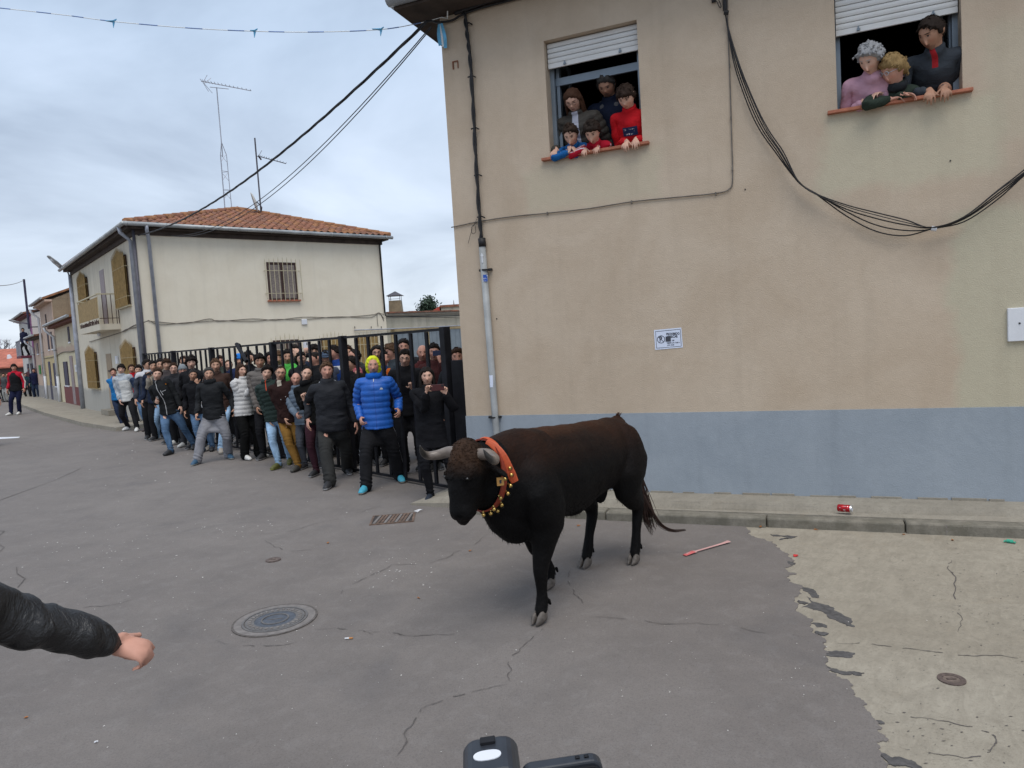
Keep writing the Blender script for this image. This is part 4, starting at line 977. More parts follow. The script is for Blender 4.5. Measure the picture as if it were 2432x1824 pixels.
lb = RWd(-.24, 10.45); pt_ = onplane(176, 632, lb, RX); lamp('grey street lamp on a post at the corner of the cream house', [lb[0], lb[1], .1], [lb[0], lb[1], 5.35], Dp(113, 607, lb[1] - 1.0))
l2 = RWd(-.03, 29.0); lamp('distant street lamp on the white house wall', [l2[0], l2[1], 4.2], [l2[0], l2[1], 4.35], Dp(21, 760, l2[1] - 1.5), False)
pl = RWd(-.55, 23.7); pz = Dp(75, 662, pl[1])[2]
po = thing('roof_pole', 'thin dark steel pole bracketed to the ochre house holding a wire', 'pole', (pl[0], pl[1], 3.9))
m = MB(); m.tube([(0, 0, 0), (0, 0, pz - 3.9)], .055, 8); m.build('pole', M['darkwin'], po)
for zz in (.1, 1.0): m = MB(); q = RX * .5; m.tube([(0, 0, zz), (q[0], q[1], zz)], .03, 5); m.build('bracket', M['darkpipe'], po)
m = MB(); w1 = Dp(-60, 674, 20) - np.array([pl[0], pl[1], 3.9]); m.tube(np.array(cat(np.array([0, 0, pz - 3.95]), w1, .15, 12)), .012, 4); m.build('wire', M['cablegrey'], po)
# building closing the street
fb = thing('red_roofed_barn', 'long low building with red tiled roof closing the far end of the street', 'building', Dp(40, 935, 62) * [1, 1, 0])
fo = Dp(40, 935, 62) * [1, 1, 0]; e1 = Dp(0, 872, 62)[2]; e2 = Dp(0, 836, 66)[2]
fa = math.radians(8)
m = MB(); m.box((-30, 0, 0), (16, 8, e1)); o = m.build('wall', wall_mat('pale tan render', (.46, .38, .26), (.52, .44, .31), .15), fb)
m = MB(); m.add([(-30, -.7, e1), (16, -.7, e1), (16, 4, e2 + .25), (-30, 4, e2 + .25), (-30, -.7, e1 - .12), (16, -.7, e1 - .12), (16, 4, e2), (-30, 4, e2)], [(0, 1, 2, 3), (4, 7, 6, 5), (0, 4, 5, 1)]); m.build('roof', simple('red tiles far', (.40, .13, .085), .9, .25, 2), fb)
m = MB(); m.box((-30, -.5, e1 - .55), (16, -.01, e1 - .13)); m.build('eave', M['brown'], fb)
for k in range(10): m = MB(); x = -8.4 + k * 1.62; m.box((x, -.2, e1 - 1.15), (x + .18, -.001, e1 - .56)); m.build('corbel', M['brown'], fb)
m = MB(); q = Dp(23, 848, 63.5) - fo; m.tube([q + [0, 0, -.2], q + [0, -.1, .2]], [.25, .12], 8); m.build('vent_cap', M['white'], fb)

# trees
def leafy(name, label, base, h, wd, n, seed, mat_leaf, trunk, conif=False):
    t_ = thing(name, label, 'tree', base); r = np.random.default_rng(seed)
    m = MB(); m.tube([(0, 0, 0), (.05, 0, h * .5), (0, 0, h * .92)], [wd * .07, wd * .045, .02], 7)
    for k in range(14):
        z = h * r.uniform(.3, .85); a = r.uniform(0, 2 * PI); L = wd * r.uniform(.25, .48) * (1.1 - z / h * .6); m.tube([(0, 0, z), (L * .6 * math.cos(a), L * .6 * math.sin(a), z + L * .3), (L * math.cos(a), L * math.sin(a), z + L * .55)], [wd * .025, wd * .015, .01], 5)
    m.build('trunk', trunk, t_)
    cl = []
    for k in range(60):
        z = h * r.uniform(.25, 1.0); a = r.uniform(0, 2 * PI); rr = wd * .5 * math.sqrt(r.uniform(0.05, 1)) * (1.15 - (z / h) ** 1.5 if conif else 1.0); cl.append((rr * math.cos(a), rr * math.sin(a), z))
    cl = np.array(cl); c = cl[r.integers(0, len(cl), n)] + r.normal(0, wd * .07, (n, 3)); s_ = wd * .028
    d1 = nrm(r.normal(0, 1, (n, 3))); d2 = nrm(np.cross(d1, r.normal(0, 1, (n, 3))))
    V = np.stack([c - d1 * s_ * 1.6, c + d2 * s_ * .6, c + d1 * s_ * 1.6, c - d2 * s_ * .6], 1).reshape(-1, 3)
    F = [(4 * i, 4 * i + 1, 4 * i + 2, 4 * i + 3) for i in range(n)]
    o = link('crown', mesh_of('crown', V, F, mat_leaf), t_); tag(o, kind='stuff')
lf = simple('dark evergreen leaf', (.035, .06, .035), .8, .5, 3); bark = simple('bark', (.09, .065, .05), .95, .3, 9)
bt = Dp(1030, 900, 45); leafy('evergreen_tree', 'dark evergreen tree rising behind the annex roof', (bt[0], bt[1], 0), Dp(1037, 714, 45)[2], 2.6, 5000, 3, lf, bark, True)
# bare tree beyond the barn
btx = Dp(6, 900, 85); t_ = thing('bare_tree', 'bare winter tree above the far red roof', 'tree', (btx[0], btx[1], 0)); hh = Dp(6, 812, 85)[2]
m = MB(); r = random.Random(5)
def branch(p, d, L, rad, lev):
    q = p + d * L; m.tube([p, (p + q) / 2 + np.array([r.uniform(-1, 1), r.uniform(-1, 1), 0]) * L * .06, q], [rad, rad * .8, rad * .6], 4)
    if lev:
        for _ in range(3): branch(q, nrm(d + np.array([r.uniform(-1, 1), r.uniform(-1, 1), r.uniform(-.1, .6)]) * .75), L * r.uniform(.55, .8), rad * .6, lev - 1)
branch(np.zeros(3), np.array([0, 0, 1.0]), hh * .35, .16, 5); m.build('trunk', simple('grey twigs', (.16, .14, .15), .9), t_)

# ================================================================= black steel fence across the side street
FO = np.array([-.84, 8.70, 0]); FD = nrm(np.array([-.674, .739, 0])); FA = math.atan2(FD[1], FD[0])
fence = thing('steel_fence', 'black steel barrier fence closing the side street in front of the crowd', 'fence', FO, FA)
posts = [-.09, 2.40, 4.82, 7.74, 10.15, 12.38]
for i, s in enumerate(posts): mb = MB(); mb.box((s - .05, -.05, 0), (s + .05, .05, 2.03)); mb.build('post', M['steel'], fence, bevel=.006)
bars = [.29, .64, .99, 1.33, 1.69, 2.02, 2.81, 3.13, 3.46, 3.78, 4.12, 4.47, 5.15, 5.5, 5.89, 6.22, 6.52, 6.80, 7.12, 7.42, 8.09, 8.39, 8.68, 8.98, 9.26, 9.56, 9.85, 10.45, 10.73, 11.02, 11.28, 11.54, 11.79, 12.01, 12.2]
bm0 = MB(); bm0.box((-.028, -.015, .06), (.028, .015, 1.985)); bme = None
for s in bars:
    if bme is None: o = bm0.build('bar', M['steel'], fence, bevel=.004); bme = o
    else: o = bme.copy(); COL.objects.link(o); o.parent = fence
    o.location = (s, 0, 0)
for a, b in zip(posts[:-1], posts[1:]):
    for z0, z1 in ((1.987, 2.02), (.03, .058)): mb = MB(); mb.box((a + .052, -.02, z0), (b - .052, .02, z1)); mb.build('rail', M['steel'], fence)
mb = MB(); mb.tube([(6.35, -.03, 2.02), (6.28, .05, 2.05), (5.75, .1, 1.72)], .035, 6); mb.build('latch_arm', M['steel'], fence)
# gate leaf folded against the house corner
gl = thing('gate_leaf', 'dark steel gate leaf standing open beside the house corner', 'gate', FO + FD * -.19, FA + .55)
mb = MB(); mb.box((-.30, -.03, .05), (.0, .03, 1.62)); mb.build('leaf', M['steel'], gl, bevel=.006)
mb = MB(); mb.lathe([(.018, 0), (.018, .012)], 10, M=lambda v: (v[0] - .05, -.031 - v[2], v[1] + 1.52)); mb.build('bolt_head', M['zinc'], gl)
mb = MB(); mb.box((-.14, -.033, 1.22), (-.09, -.0305, 1.33)); mb.build('label_plate', M['pipe'], gl)
# ================================================================= people: one rest-pose body and wardrobe, posed per person
AD = np.array([.643, 0, -.766]); SHO = np.array([.185, .015, 1.425]); ELB = SHO + AD * .285; WRI = ELB + AD * .255
HIP = np.array([.095, 0, .92]); KNE = np.array([.104, -.008, .49]); ANK = np.array([.11, .018, .085]); HC = np.array([0, -.008, 1.64])
PALM_N = np.array([-.766, 0, -.643])
def mir(p): p = np.array(p, float); p[..., 0] *= -1; return p
BN = []                                   # name, seg a, seg b, radius, joint, side
def _b(n, a, b, r, side=0, j=None): BN.append((n, np.array(a, float), np.array(b, float), r, np.array(a if j is None else j, float), side))
_b('pelvis', (0, 0, .86), (0, 0, 1.02), .14, 0, (0, 0, .95)); _b('spine', (0, 0, 1.07), (0, 0, 1.20), .14, 0, (0, 0, 1.06)); _b('chest', (0, .005, 1.25), (0, .01, 1.41), .15, 0, (0, 0, 1.22))
_b('neck', (0, .015, 1.47), (0, .008, 1.53), .06, 0, (0, .015, 1.46)); _b('head', (0, -.005, 1.58), (0, -.005, 1.70), .085, 0, (0, .005, 1.545))
FING = [(-.033, .072, .0085), (-.011, .082, .009), (.011, .075, .0085), (.031, .058, .0075)]
KN = [WRI + AD * (.095 - abs(i - 1.2) * .006) + np.array([0, f[0], 0]) for i, f in enumerate(FING)]
TH0 = WRI + AD * .022 + np.array([0, -.032, 0]) + PALM_N * .006; THD = nrm(AD * .72 + np.array([0, -.62, 0]) + PALM_N * .30)
for s_, sd_ in (('L', 1), ('R', -1)):
    f_ = (lambda p: np.array(p, float)) if sd_ == 1 else mir
    _b('ua' + s_, f_(SHO), f_(ELB), .055, sd_); _b('fa' + s_, f_(ELB), f_(WRI), .045, sd_); _b('ha' + s_, f_(WRI + AD * .02), f_(WRI + AD * .075), .032, sd_, f_(WRI))
    for i, (yo, L, r) in enumerate(FING):
        _b('f%d%s' % (i, s_), f_(KN[i] + AD * .01), f_(KN[i] + AD * L * .48), r * 1.1, sd_, f_(KN[i])); _b('g%d%s' % (i, s_), f_(KN[i] + AD * L * .55), f_(KN[i] + AD * L), r * 1.1, sd_, f_(KN[i] + AD * L * .5))
    _b('t' + s_, f_(TH0 + THD * .012), f_(TH0 + THD * .06), .011, sd_, f_(TH0))
    _b('th' + s_, f_(HIP - [0, 0, .06]), f_(KNE), .075, sd_, f_(HIP)); _b('sh' + s_, f_(KNE), f_(ANK + [0, 0, .03]), .055, sd_); _b('fo' + s_, f_(ANK + [0, .03, -.04]), f_(ANK + [.004, -.17, -.06]), .05, sd_, f_(ANK))
BI = {b[0]: i for i, b in enumerate(BN)}
def weights(V, pw=6):
    V = np.asarray(V); W_ = np.zeros((len(V), len(BN)))
    for i, (n, a, b, r, j, sd) in enumerate(BN):
        d = b - a; t = np.clip((V - a) @ d / (d @ d), 0, 1); q = np.linalg.norm(V - a - t[:, None] * d, axis=1) / r
        w = 1.0 / (q + .12) ** pw
        if sd: w = w * np.clip((V[:, 0] * sd + .012) / .024, 0, 1)
        if n[0] in 'fgt' and n[:2] not in ('fa', 'fo', 'th'): w = w * (q < 3.0)
        W_[:, i] = w
    W_ /= W_.sum(1, keepdims=True); W_[W_ < .02] = 0; return W_ / W_.sum(1, keepdims=True)

def head_rad(D):
    """point of the bare skull + face for unit directions D, relative to the head centre"""
    P = D * np.array([.0765, .100, .108]); lo = P[:, 2] < 0; P[lo, 2] *= 1.14
    t = np.clip(-P[:, 2] / .12, 0, 1); P[:, 0] *= 1 - .30 * t ** 1.6; bk = P[:, 1] > 0; P[bk, 1] *= 1 - .42 * t[bk]
    fr = P[:, 1] < 0; P[fr, 1] *= 1 - .06 * t[fr]
    x, z = P[:, 0], P[:, 2]; f = fr & (D[:, 1] < -.2)
    g = lambda cx, cz, sx, sz: np.exp(-((np.abs(x) - cx) / sx) ** 2 - ((z - cz) / sz) ** 2)
    add = .026 * np.exp(-(x / .012) ** 2) * np.clip(1 - np.abs(z + .036) / (.012 if 0 else .014), 0, 1) ** .7 + .019 * np.exp(-(x / .010) ** 2) * np.clip((z + .04) / -.01 + 1, 0, 1) * 0
    add += .018 * np.exp(-(x / .0105) ** 2) * np.exp(-((z + .027) / .021) ** 2)
    add += -.012 * g(.031, .008, .014, .010) + .006 * g(.026, .030, .022, .009) + .007 * np.exp(-(x / .022) ** 2 - ((z + .068) / .009) ** 2) - .004 * np.exp(-(x / .02) ** 2 - ((z + .067) / .0025) ** 2)
    add += .009 * np.exp(-(x / .022) ** 2 - ((z + .108) / .018) ** 2) + .004 * g(.045, -.022, .02, .02)
    P[:, 1] -= np.where(f, add, 0); return P
def sphere(nu, nv):
    D = [(0, 0, 1.0)]
    for i in range(1, nv):
        for k in range(nu):
            th, ph = PI * i / nv, 2 * PI * k / nu; D.append((math.sin(th) * math.cos(ph), math.sin(th) * math.sin(ph), math.cos(th)))
    D.append((0, 0, -1.0)); F = [(0, 1 + k, 1 + (k + 1) % nu) for k in range(nu)]
    for i in range(nv - 2):
        for k in range(nu):
            a = 1 + i * nu; F.append((a + k, a + nu + k, a + nu + (k + 1) % nu, a + (k + 1) % nu))
    e = len(D) - 1; a = 1 + (nv - 2) * nu; F += [(a + k, e, a + (k + 1) % nu) for k in range(nu)]
    return np.array(D), F
def cat_mesh(parts):
    V = []; F = []
    for v, f in parts: b = len(V); V += [tuple(p) for p in v]; F += [tuple(i + b for i in q) for q in f]
    return V, F
def both(parts):
    out = []
    for v, f in parts: out += [(v, f), (mir(np.array(v)), [tuple(q[::-1]) for q in f])]
    return out
RT = lambda p, r, n=12, ref=(0, 1, 0): tube(p, r, n, ref=ref, round_caps=True)
def body_parts(skin=True):
    tor = RT([(0, .01, .86), (0, .01, .95), (0, .0, 1.06), (0, -.003, 1.14), (0, -.003, 1.25), (0, .003, 1.34), (0, .01, 1.41), (0, .018, 1.46)],
             [(.09, .06), (.11, .07), (.10, .07), (.10, .07), (.11, .08), (.12, .085), (.115, .08), (.080, .066)], 16)
    neck = RT([(0, .02, 1.44), (0, .015, 1.5), (0, .002, 1.57)], [.062, .056, .056])
    D, F = sphere(56, 44); hd = (head_rad(D) + HC, F)
    arm = RT([(.07, .012, 1.415), SHO, SHO + AD * .14, ELB, ELB + AD * .07, WRI - AD * .02, WRI + AD * .01], [.048, .044, .034, .030, .032, .027, .027])
    def hand():
        ps = [tube([WRI - AD * .01, WRI + AD * .02, WRI + AD * .06, WRI + AD * .098], [(.016, .026), (.017, .036), (.0155, .043), (.012, .042)], 12, ref=(0, 1, 0), round_caps=True)]
        for i, (yo, L, r) in enumerate(FING):
            a = KN[i] - AD * .012; c = AD * L; b_ = np.array([0, yo * .22, 0]); ps.append(tube([a, a + c * .35 + b_ * .4, a + c * .7 + b_ * .8 + PALM_N * .004, a + c + AD * .012 + b_ + PALM_N * .010], [r, r, r * .92, r * .78], 8, round_caps=True))
        ps.append(tube([TH0 - THD * .012, TH0 + THD * .03, TH0 + THD * .062], [.014, .0115, .0095], 8, round_caps=True)); return ps
    leg = RT([HIP, (.1, -.004, .7), KNE, (.108, .02, .36), (.11, .02, .2), ANK], [.045, .032, .030, .028, .026, .028])
    foot = RT([(.11, .05, .045), (.112, -.04, .045), (.115, -.13, .03)], [(.03, .03), (.036, .032), (.034, .02)])
    ear = RT([(.074, .016, 1.622), (.080, .020, 1.645), (.076, .014, 1.668)], [(.010, .014), (.009, .019), (.009, .014)], 8)
    return [tor, neck, hd] + both([arm, leg, foot, ear] + hand())
def jacket_parts(infl=0.0, long=0.0, collar=1.0):
    z0 = .825 - long
    tor = tube([(0, .008, z0), (0, .008, .90), (0, .003, .98), (0, .0, 1.09), (0, 0, 1.2), (0, .003, 1.32), (0, .008, 1.39), (0, .016, 1.44), (0, .014, 1.48), (0, .008, 1.51), (0, .003, 1.54)],
             [(q[0] + infl, q[1] + infl) for q in ((.195, .136), (.192, .134), (.182, .128), (.170, .122), (.176, .128), (.190, .134), (.180, .122), (.128, .098), (.088, .086), (.080, .083), (.077, .082))], 18, ref=(0, 1, 0))
    slv = RT([(.09, .01, 1.405), SHO + [-.01, 0, -.01], SHO + AD * .14, ELB, ELB + AD * .12, WRI - AD * .015], [q + infl * .7 for q in (.088, .080, .064, .056, .052, .043)], 14)
    return [tor] + both([slv])
def trouser_parts(w=0.0):
    pel = RT([(0, .01, .86), (0, .01, .93), (0, .008, 1.02)], [(.15, .11), (.172, .118), (.160, .112)], 16)
    leg = RT([(.088, .004, .90), (.098, -.002, .72), (.104, -.008, .49), (.108, .008, .30), (.11, .016, .12), (.11, .016, .075)], [.098, .088 + w, .068 + w, .062 + w * 1.2, .056 + w * 1.4, .056 + w * 1.4], 14)
    return [pel] + both([leg])
def shoe_mesh(sd):
    V, F = RT([(.11, .062, .045), (.11, .03, .052), (.112, -.04, .052), (.115, -.11, .040), (.118, -.165, .030)], [(.034, .045), (.040, .055), (.041, .052), (.047, .040), (.036, .028)], 14, ref=(0, 0, 1))
    V2, F2 = RT([(.11, .022, .05), (.11, .018, .105)], [(.042, .05), (.043, .047)], 12)
    V, F = cat_mesh([(V, F), (V2, F2)]); V = np.array(V)
    V[:, 2] = np.maximum(V[:, 2], .0); b = V[:, 2] < .03; V[b, 0] = .113 + (V[b, 0] - .113) * 1.10
    if sd < 0: V = mir(V); F = [f[::-1] for f in F]
    return V, F
PRO = {}
_jobs = [('body', cat_mesh(body_parts()), .0062, .085), ('body_lo', cat_mesh(body_parts()), .0085, .075), ('jacket', cat_mesh(jacket_parts()), .0145, 1), ('puffer', cat_mesh(jacket_parts(.012)), .0125, 1),
         ('parka', cat_mesh(jacket_parts(.010, .12)), .0145, 1), ('jacket_lo', cat_mesh(jacket_parts(.006)), .024, 1), ('trousers', cat_mesh(trouser_parts()), .016, 1), ('wide', cat_mesh(trouser_parts(.018)), .016, 1), ('trousers_lo', cat_mesh(trouser_parts(.008)), .026, 1)]
for (nm, _, _, _), (V, F) in zip(_jobs, remesh_many([(j[1][0], j[1][1], j[2], j[3]) for j in _jobs])):
    V = np.array(V)
    if nm not in ('body', 'body_lo'):
        V = lap_smooth(V, F, 2)
        ax = np.abs(V[:, 0]); t = (ax - SHO[0]) * .643 - (V[:, 2] - SHO[2]) * .766; q = (ax - SHO[0]) * .766 + (V[:, 2] - SHO[2]) * .643
        N = vnormals(V, F); arm = (q > -.12) & (t > .0) & (ax > .19 + (1.42 - V[:, 2]) * .45); V0 = V.copy()
        if nm == 'puffer':
            s = np.where(arm, t / .072, V[:, 2] / .078); d = .013 * (np.abs(np.sin(PI * s)) ** .55 - .75); V = V + N * d[:, None]
        if nm == 'trousers_lo' or nm.startswith('tr') or nm == 'wide':
            fold = np.exp(-((V[:, 2] - .49) / .07) ** 2) + 1.3 * np.exp(-((V[:, 2] - .12) / .06) ** 2) + .8 * np.exp(-((V[:, 2] - .88) / .06) ** 2)
            V = V + N * (fold * .0075 * np.sin(V[:, 2] * 120 + 3 * fbm(V * 6, 2) + V[:, 0] * 30 + V[:, 1] * 40))[:, None] + N * (.004 * fbm(V * [14, 14, 7], 3))[:, None]
        elif nm != 'puffer':
            fold = np.where(arm, .8 + 1.2 * np.exp(-((t - .29) / .07) ** 2) + np.exp(-((t - .5) / .05) ** 2), .5 + np.exp(-((V[:, 2] - 1.02) / .10) ** 2))
            V = V + N * (.0085 * fold * fbm(V * [8, 8, 19], 5))[:, None]
        V = V + N * (.004 * fbm(V * 8, 9))[:, None]
        att = np.stack([t, q, V0[:, 1] - .015], 1)
    else: att = np.zeros_like(V)
    w_ = weights(V, 7 if nm[:4] == 'body' else 8 if nm[0] in 'tw' else 6)
    if 1:
        f_ = np.clip((V[:, 2] - .86) / .10, 0, 1) if nm[0] in 'twb' else np.full(len(V), .72)
        if nm == 'parka': f_ = np.clip(.5 + (V[:, 2] - .75) / .2, .3, .9)
        for b in ('thL', 'thR', 'shL', 'shR'): w_[:, BI[b]] *= 1 - f_
        w_ /= w_.sum(1, keepdims=True)
    PRO[nm] = (V, F, w_, att)
for nm, sd in (('shoeL', 1), ('shoeR', -1)):
    V, F = shoe_mesh(sd); PRO[nm] = (np.array(V), F, None, np.zeros((len(V), 3)))

def hair_mesh(style, seed):
    lo = 34; D, F = sphere(lo, 26); P = head_rad(D); x, y, z = P.T
    yy = np.array([-.11, -.085, -.055, -.02, .015, .06, .1]); zz = np.array([.074, .068, .042, .014, -.02, -.068, -.075])
    if style in ('fringe', 'curly'): zz = zz - np.array([.030, .026, .010, 0, 0, 0, 0])
    if style == 'receding': zz = zz + np.array([.035, .034, .03, .01, 0, 0, 0])
    if style == 'long': zz = zz - np.array([0, .0, .012, .04, .06, .05, .05])
    zt = np.interp(y, yy, zz) + .012 * fbm(D * 7 + seed, seed + 3, 2) - .030 * np.exp(-((y + .012) / .012) ** 2) * (np.abs(x) > .05); m = np.clip((z - zt) / .014 + .5, 0, 1)
    th = {'short': .013, 'fringe': .021, 'curly': .034, 'buzz': .004, 'receding': .007, 'long': .016, 'quiff': .018, 'white': .030, 'bob': .02}.get(style, .012)
    nz = fbm(D * {'curly': 5.5, 'white': 4.5}.get(style, 4.2) * [1, .7, 1] + seed * 3.1, seed, 3)
    t = th * (1 + .62 * nz)
    if style in ('quiff', 'fringe', 'short'): t = t + (.018 if style == 'quiff' else .007) * np.clip(z / .1, 0, 1) * np.clip(.6 - y / .1, 0, 1.4) * (1 + .6 * nz)
    if style == 'bald': m = m * (z < .045) * (y > -.02); t = t * 0 + .003
    V = P * (.80 + m * .205)[:, None] + D * (m * t)[:, None] + HC
    parts = [(V, F)]; r = random.Random(seed)
    if style in ('long', 'bob'):
        L = .30 if style == 'long' else .16
        for k in range(26):
            a = -.62 * PI + 1.24 * PI * k / 25 + PI / 2; dx, dy = math.cos(a), math.sin(a); q = r.uniform(.85, 1.1); zb = r.uniform(-.02, .04); w = r.uniform(.013, .02)
            rr = np.array([.083 * dx, .098 * dy + .008, 0]); end = rr * r.uniform(.85, 1.15) + [0, .02, -L * q]
            if abs(dx) > .5 and dy < .1: end = end + [0, -.045, 0]
            parts.append(tube(np.array([rr * .9 + [0, 0, zb + .03], rr * 1.06 + [0, 0, zb - .05], (rr * 1.05 + end) / 2 + [r.uniform(-.01, .01), .005, -.02], end]) + HC, [(w * .7, .010), (w, .013), (w, .012), (.004, .004)], 6))
    if style in ('fringe', 'quiff', 'curly', 'short', 'white', 'receding'):
        n = {'curly': 130, 'fringe': 110, 'quiff': 100, 'white': 110}.get(style, 70)
        cand = np.where((m > .6))[0]
        for k in range(n):
            i = cand[r.randrange(len(cand))]; b = V[i] - D[i] * .006; g = np.array([r.uniform(-1, 1) * .4, -.7 if style in ('fringe', 'quiff') else r.uniform(-.5, .5), (.5 if style == 'quiff' else -.35)])
            tng = nrm(g - D[i] * (g @ D[i])); L = r.uniform(.018, .040) * (1.0 if style != 'receding' else .6); w = r.uniform(.003, .007)
            if style in ('curly', 'white'): parts.append(tube([b, b + D[i] * .012 + tng * .008, b + D[i] * .006 + tng * .020], [w * 1.3, w * 1.4, w * .6], 5))
            else: parts.append(tube([b, b + D[i] * .009 + tng * L * .5, b + D[i] * .005 + tng * L], [(w, .004), (w, .004), (.001, .001)], 4))
    return cat_mesh(parts)
def shell_mesh(kind):
    D, F = sphere(36, 28); P = head_rad(D); x, y, z = P.T
    if kind == 'beanie':
        m = np.clip((z - np.interp(y, [-.1, -.03, .04, .1], [.030, .016, -.018, -.035])) / .012 + .5, 0, 1); t = .013 + .02 * np.clip(z / .1, 0, 1) ** 2 + .002 * np.sin(x * 500)
        V = P * (.80 + m * .20)[:, None] + D * (m * t)[:, None] + HC; return V, F
    if kind == 'cap':
        m = np.clip((z - .030) / .012 + .5, 0, 1); V = P * (.80 + m * .20)[:, None] + D * (m * .016)[:, None] + HC
        pk = [(a * .07, -.085 - .062 * math.sqrt(max(0, 1 - a * a)), .030 - .012 * (1 - a * a)) for a in np.linspace(-1, 1, 9)]
        W_ = [np.array(p) + HC for p in pk] + [np.array((a * .07, -.07, .038)) + HC for a in np.linspace(-1, 1, 9)]; W_ += [p - [0, 0, .006] for p in W_]
        F2 = [(i, i + 1, 10 + i, 9 + i) for i in range(8)] + [(18 + i + 1, 18 + i, 27 + i, 28 + i) for i in range(8)] + [(i + 1, i, 18 + i, 19 + i) for i in range(8)]
        return cat_mesh([(V, F), (W_, F2)])
    if kind == 'hood':
        opening = (y < -.015) & ((x / .066) ** 2 + ((z + .018) / .098) ** 2 < 1)
        m = np.where(opening, 0.0, 1.0); V = P * (.80 + m * .20)[:, None] + D * (m * (.022 + .006 * fbm(D * 3, 4)))[:, None]
        lo = (z < -.03) & (m > 0); V[lo] *= [1.12, 1.1, 1.15]; V[~opening, 1] += .006
        return V + HC, F
def torus_hood(infl=1.0):
    a = np.linspace(-.75 * PI, .75 * PI, 15) + PI / 2
    return RT([(.092 * math.cos(t) * (1.05), .02 + .10 * math.sin(t), 1.462 + .018 * math.cos(t - PI / 2) + (.0 if math.sin(t) > 0 else -.03)) for t in a], [(.030 * infl, .036 * infl)] * 15, 10, ref=(0, 0, 1))
def scarf_mesh():
    a = np.linspace(0, 2 * PI, 17); return tube([(.082 * math.cos(t), .012 + .084 * math.sin(t), 1.505 + .006 * math.sin(3 * t)) for t in a], [(.026, .042)] * 17, 10, ref=(0, 0, 1))
def glasses_mesh():
    ps = []
    for s in (-1, 1):
        a = np.linspace(0, 2 * PI, 13); ps.append(tube([HC + [s * .032 + .021 * math.cos(t), -.102 + .004 * abs(math.cos(t)), .007 + .015 * math.sin(t)] for t in a], .0022, 5)); ps.append(tube([HC + [s * .053, -.098, .010], HC + [s * .078, -.04, .012], HC + [s * .080, .015, .006]], .002, 4))
    ps.append(tube([HC + [-.011, -.106, .010], HC + [.011, -.106, .010]], .002, 4)); return cat_mesh(ps)

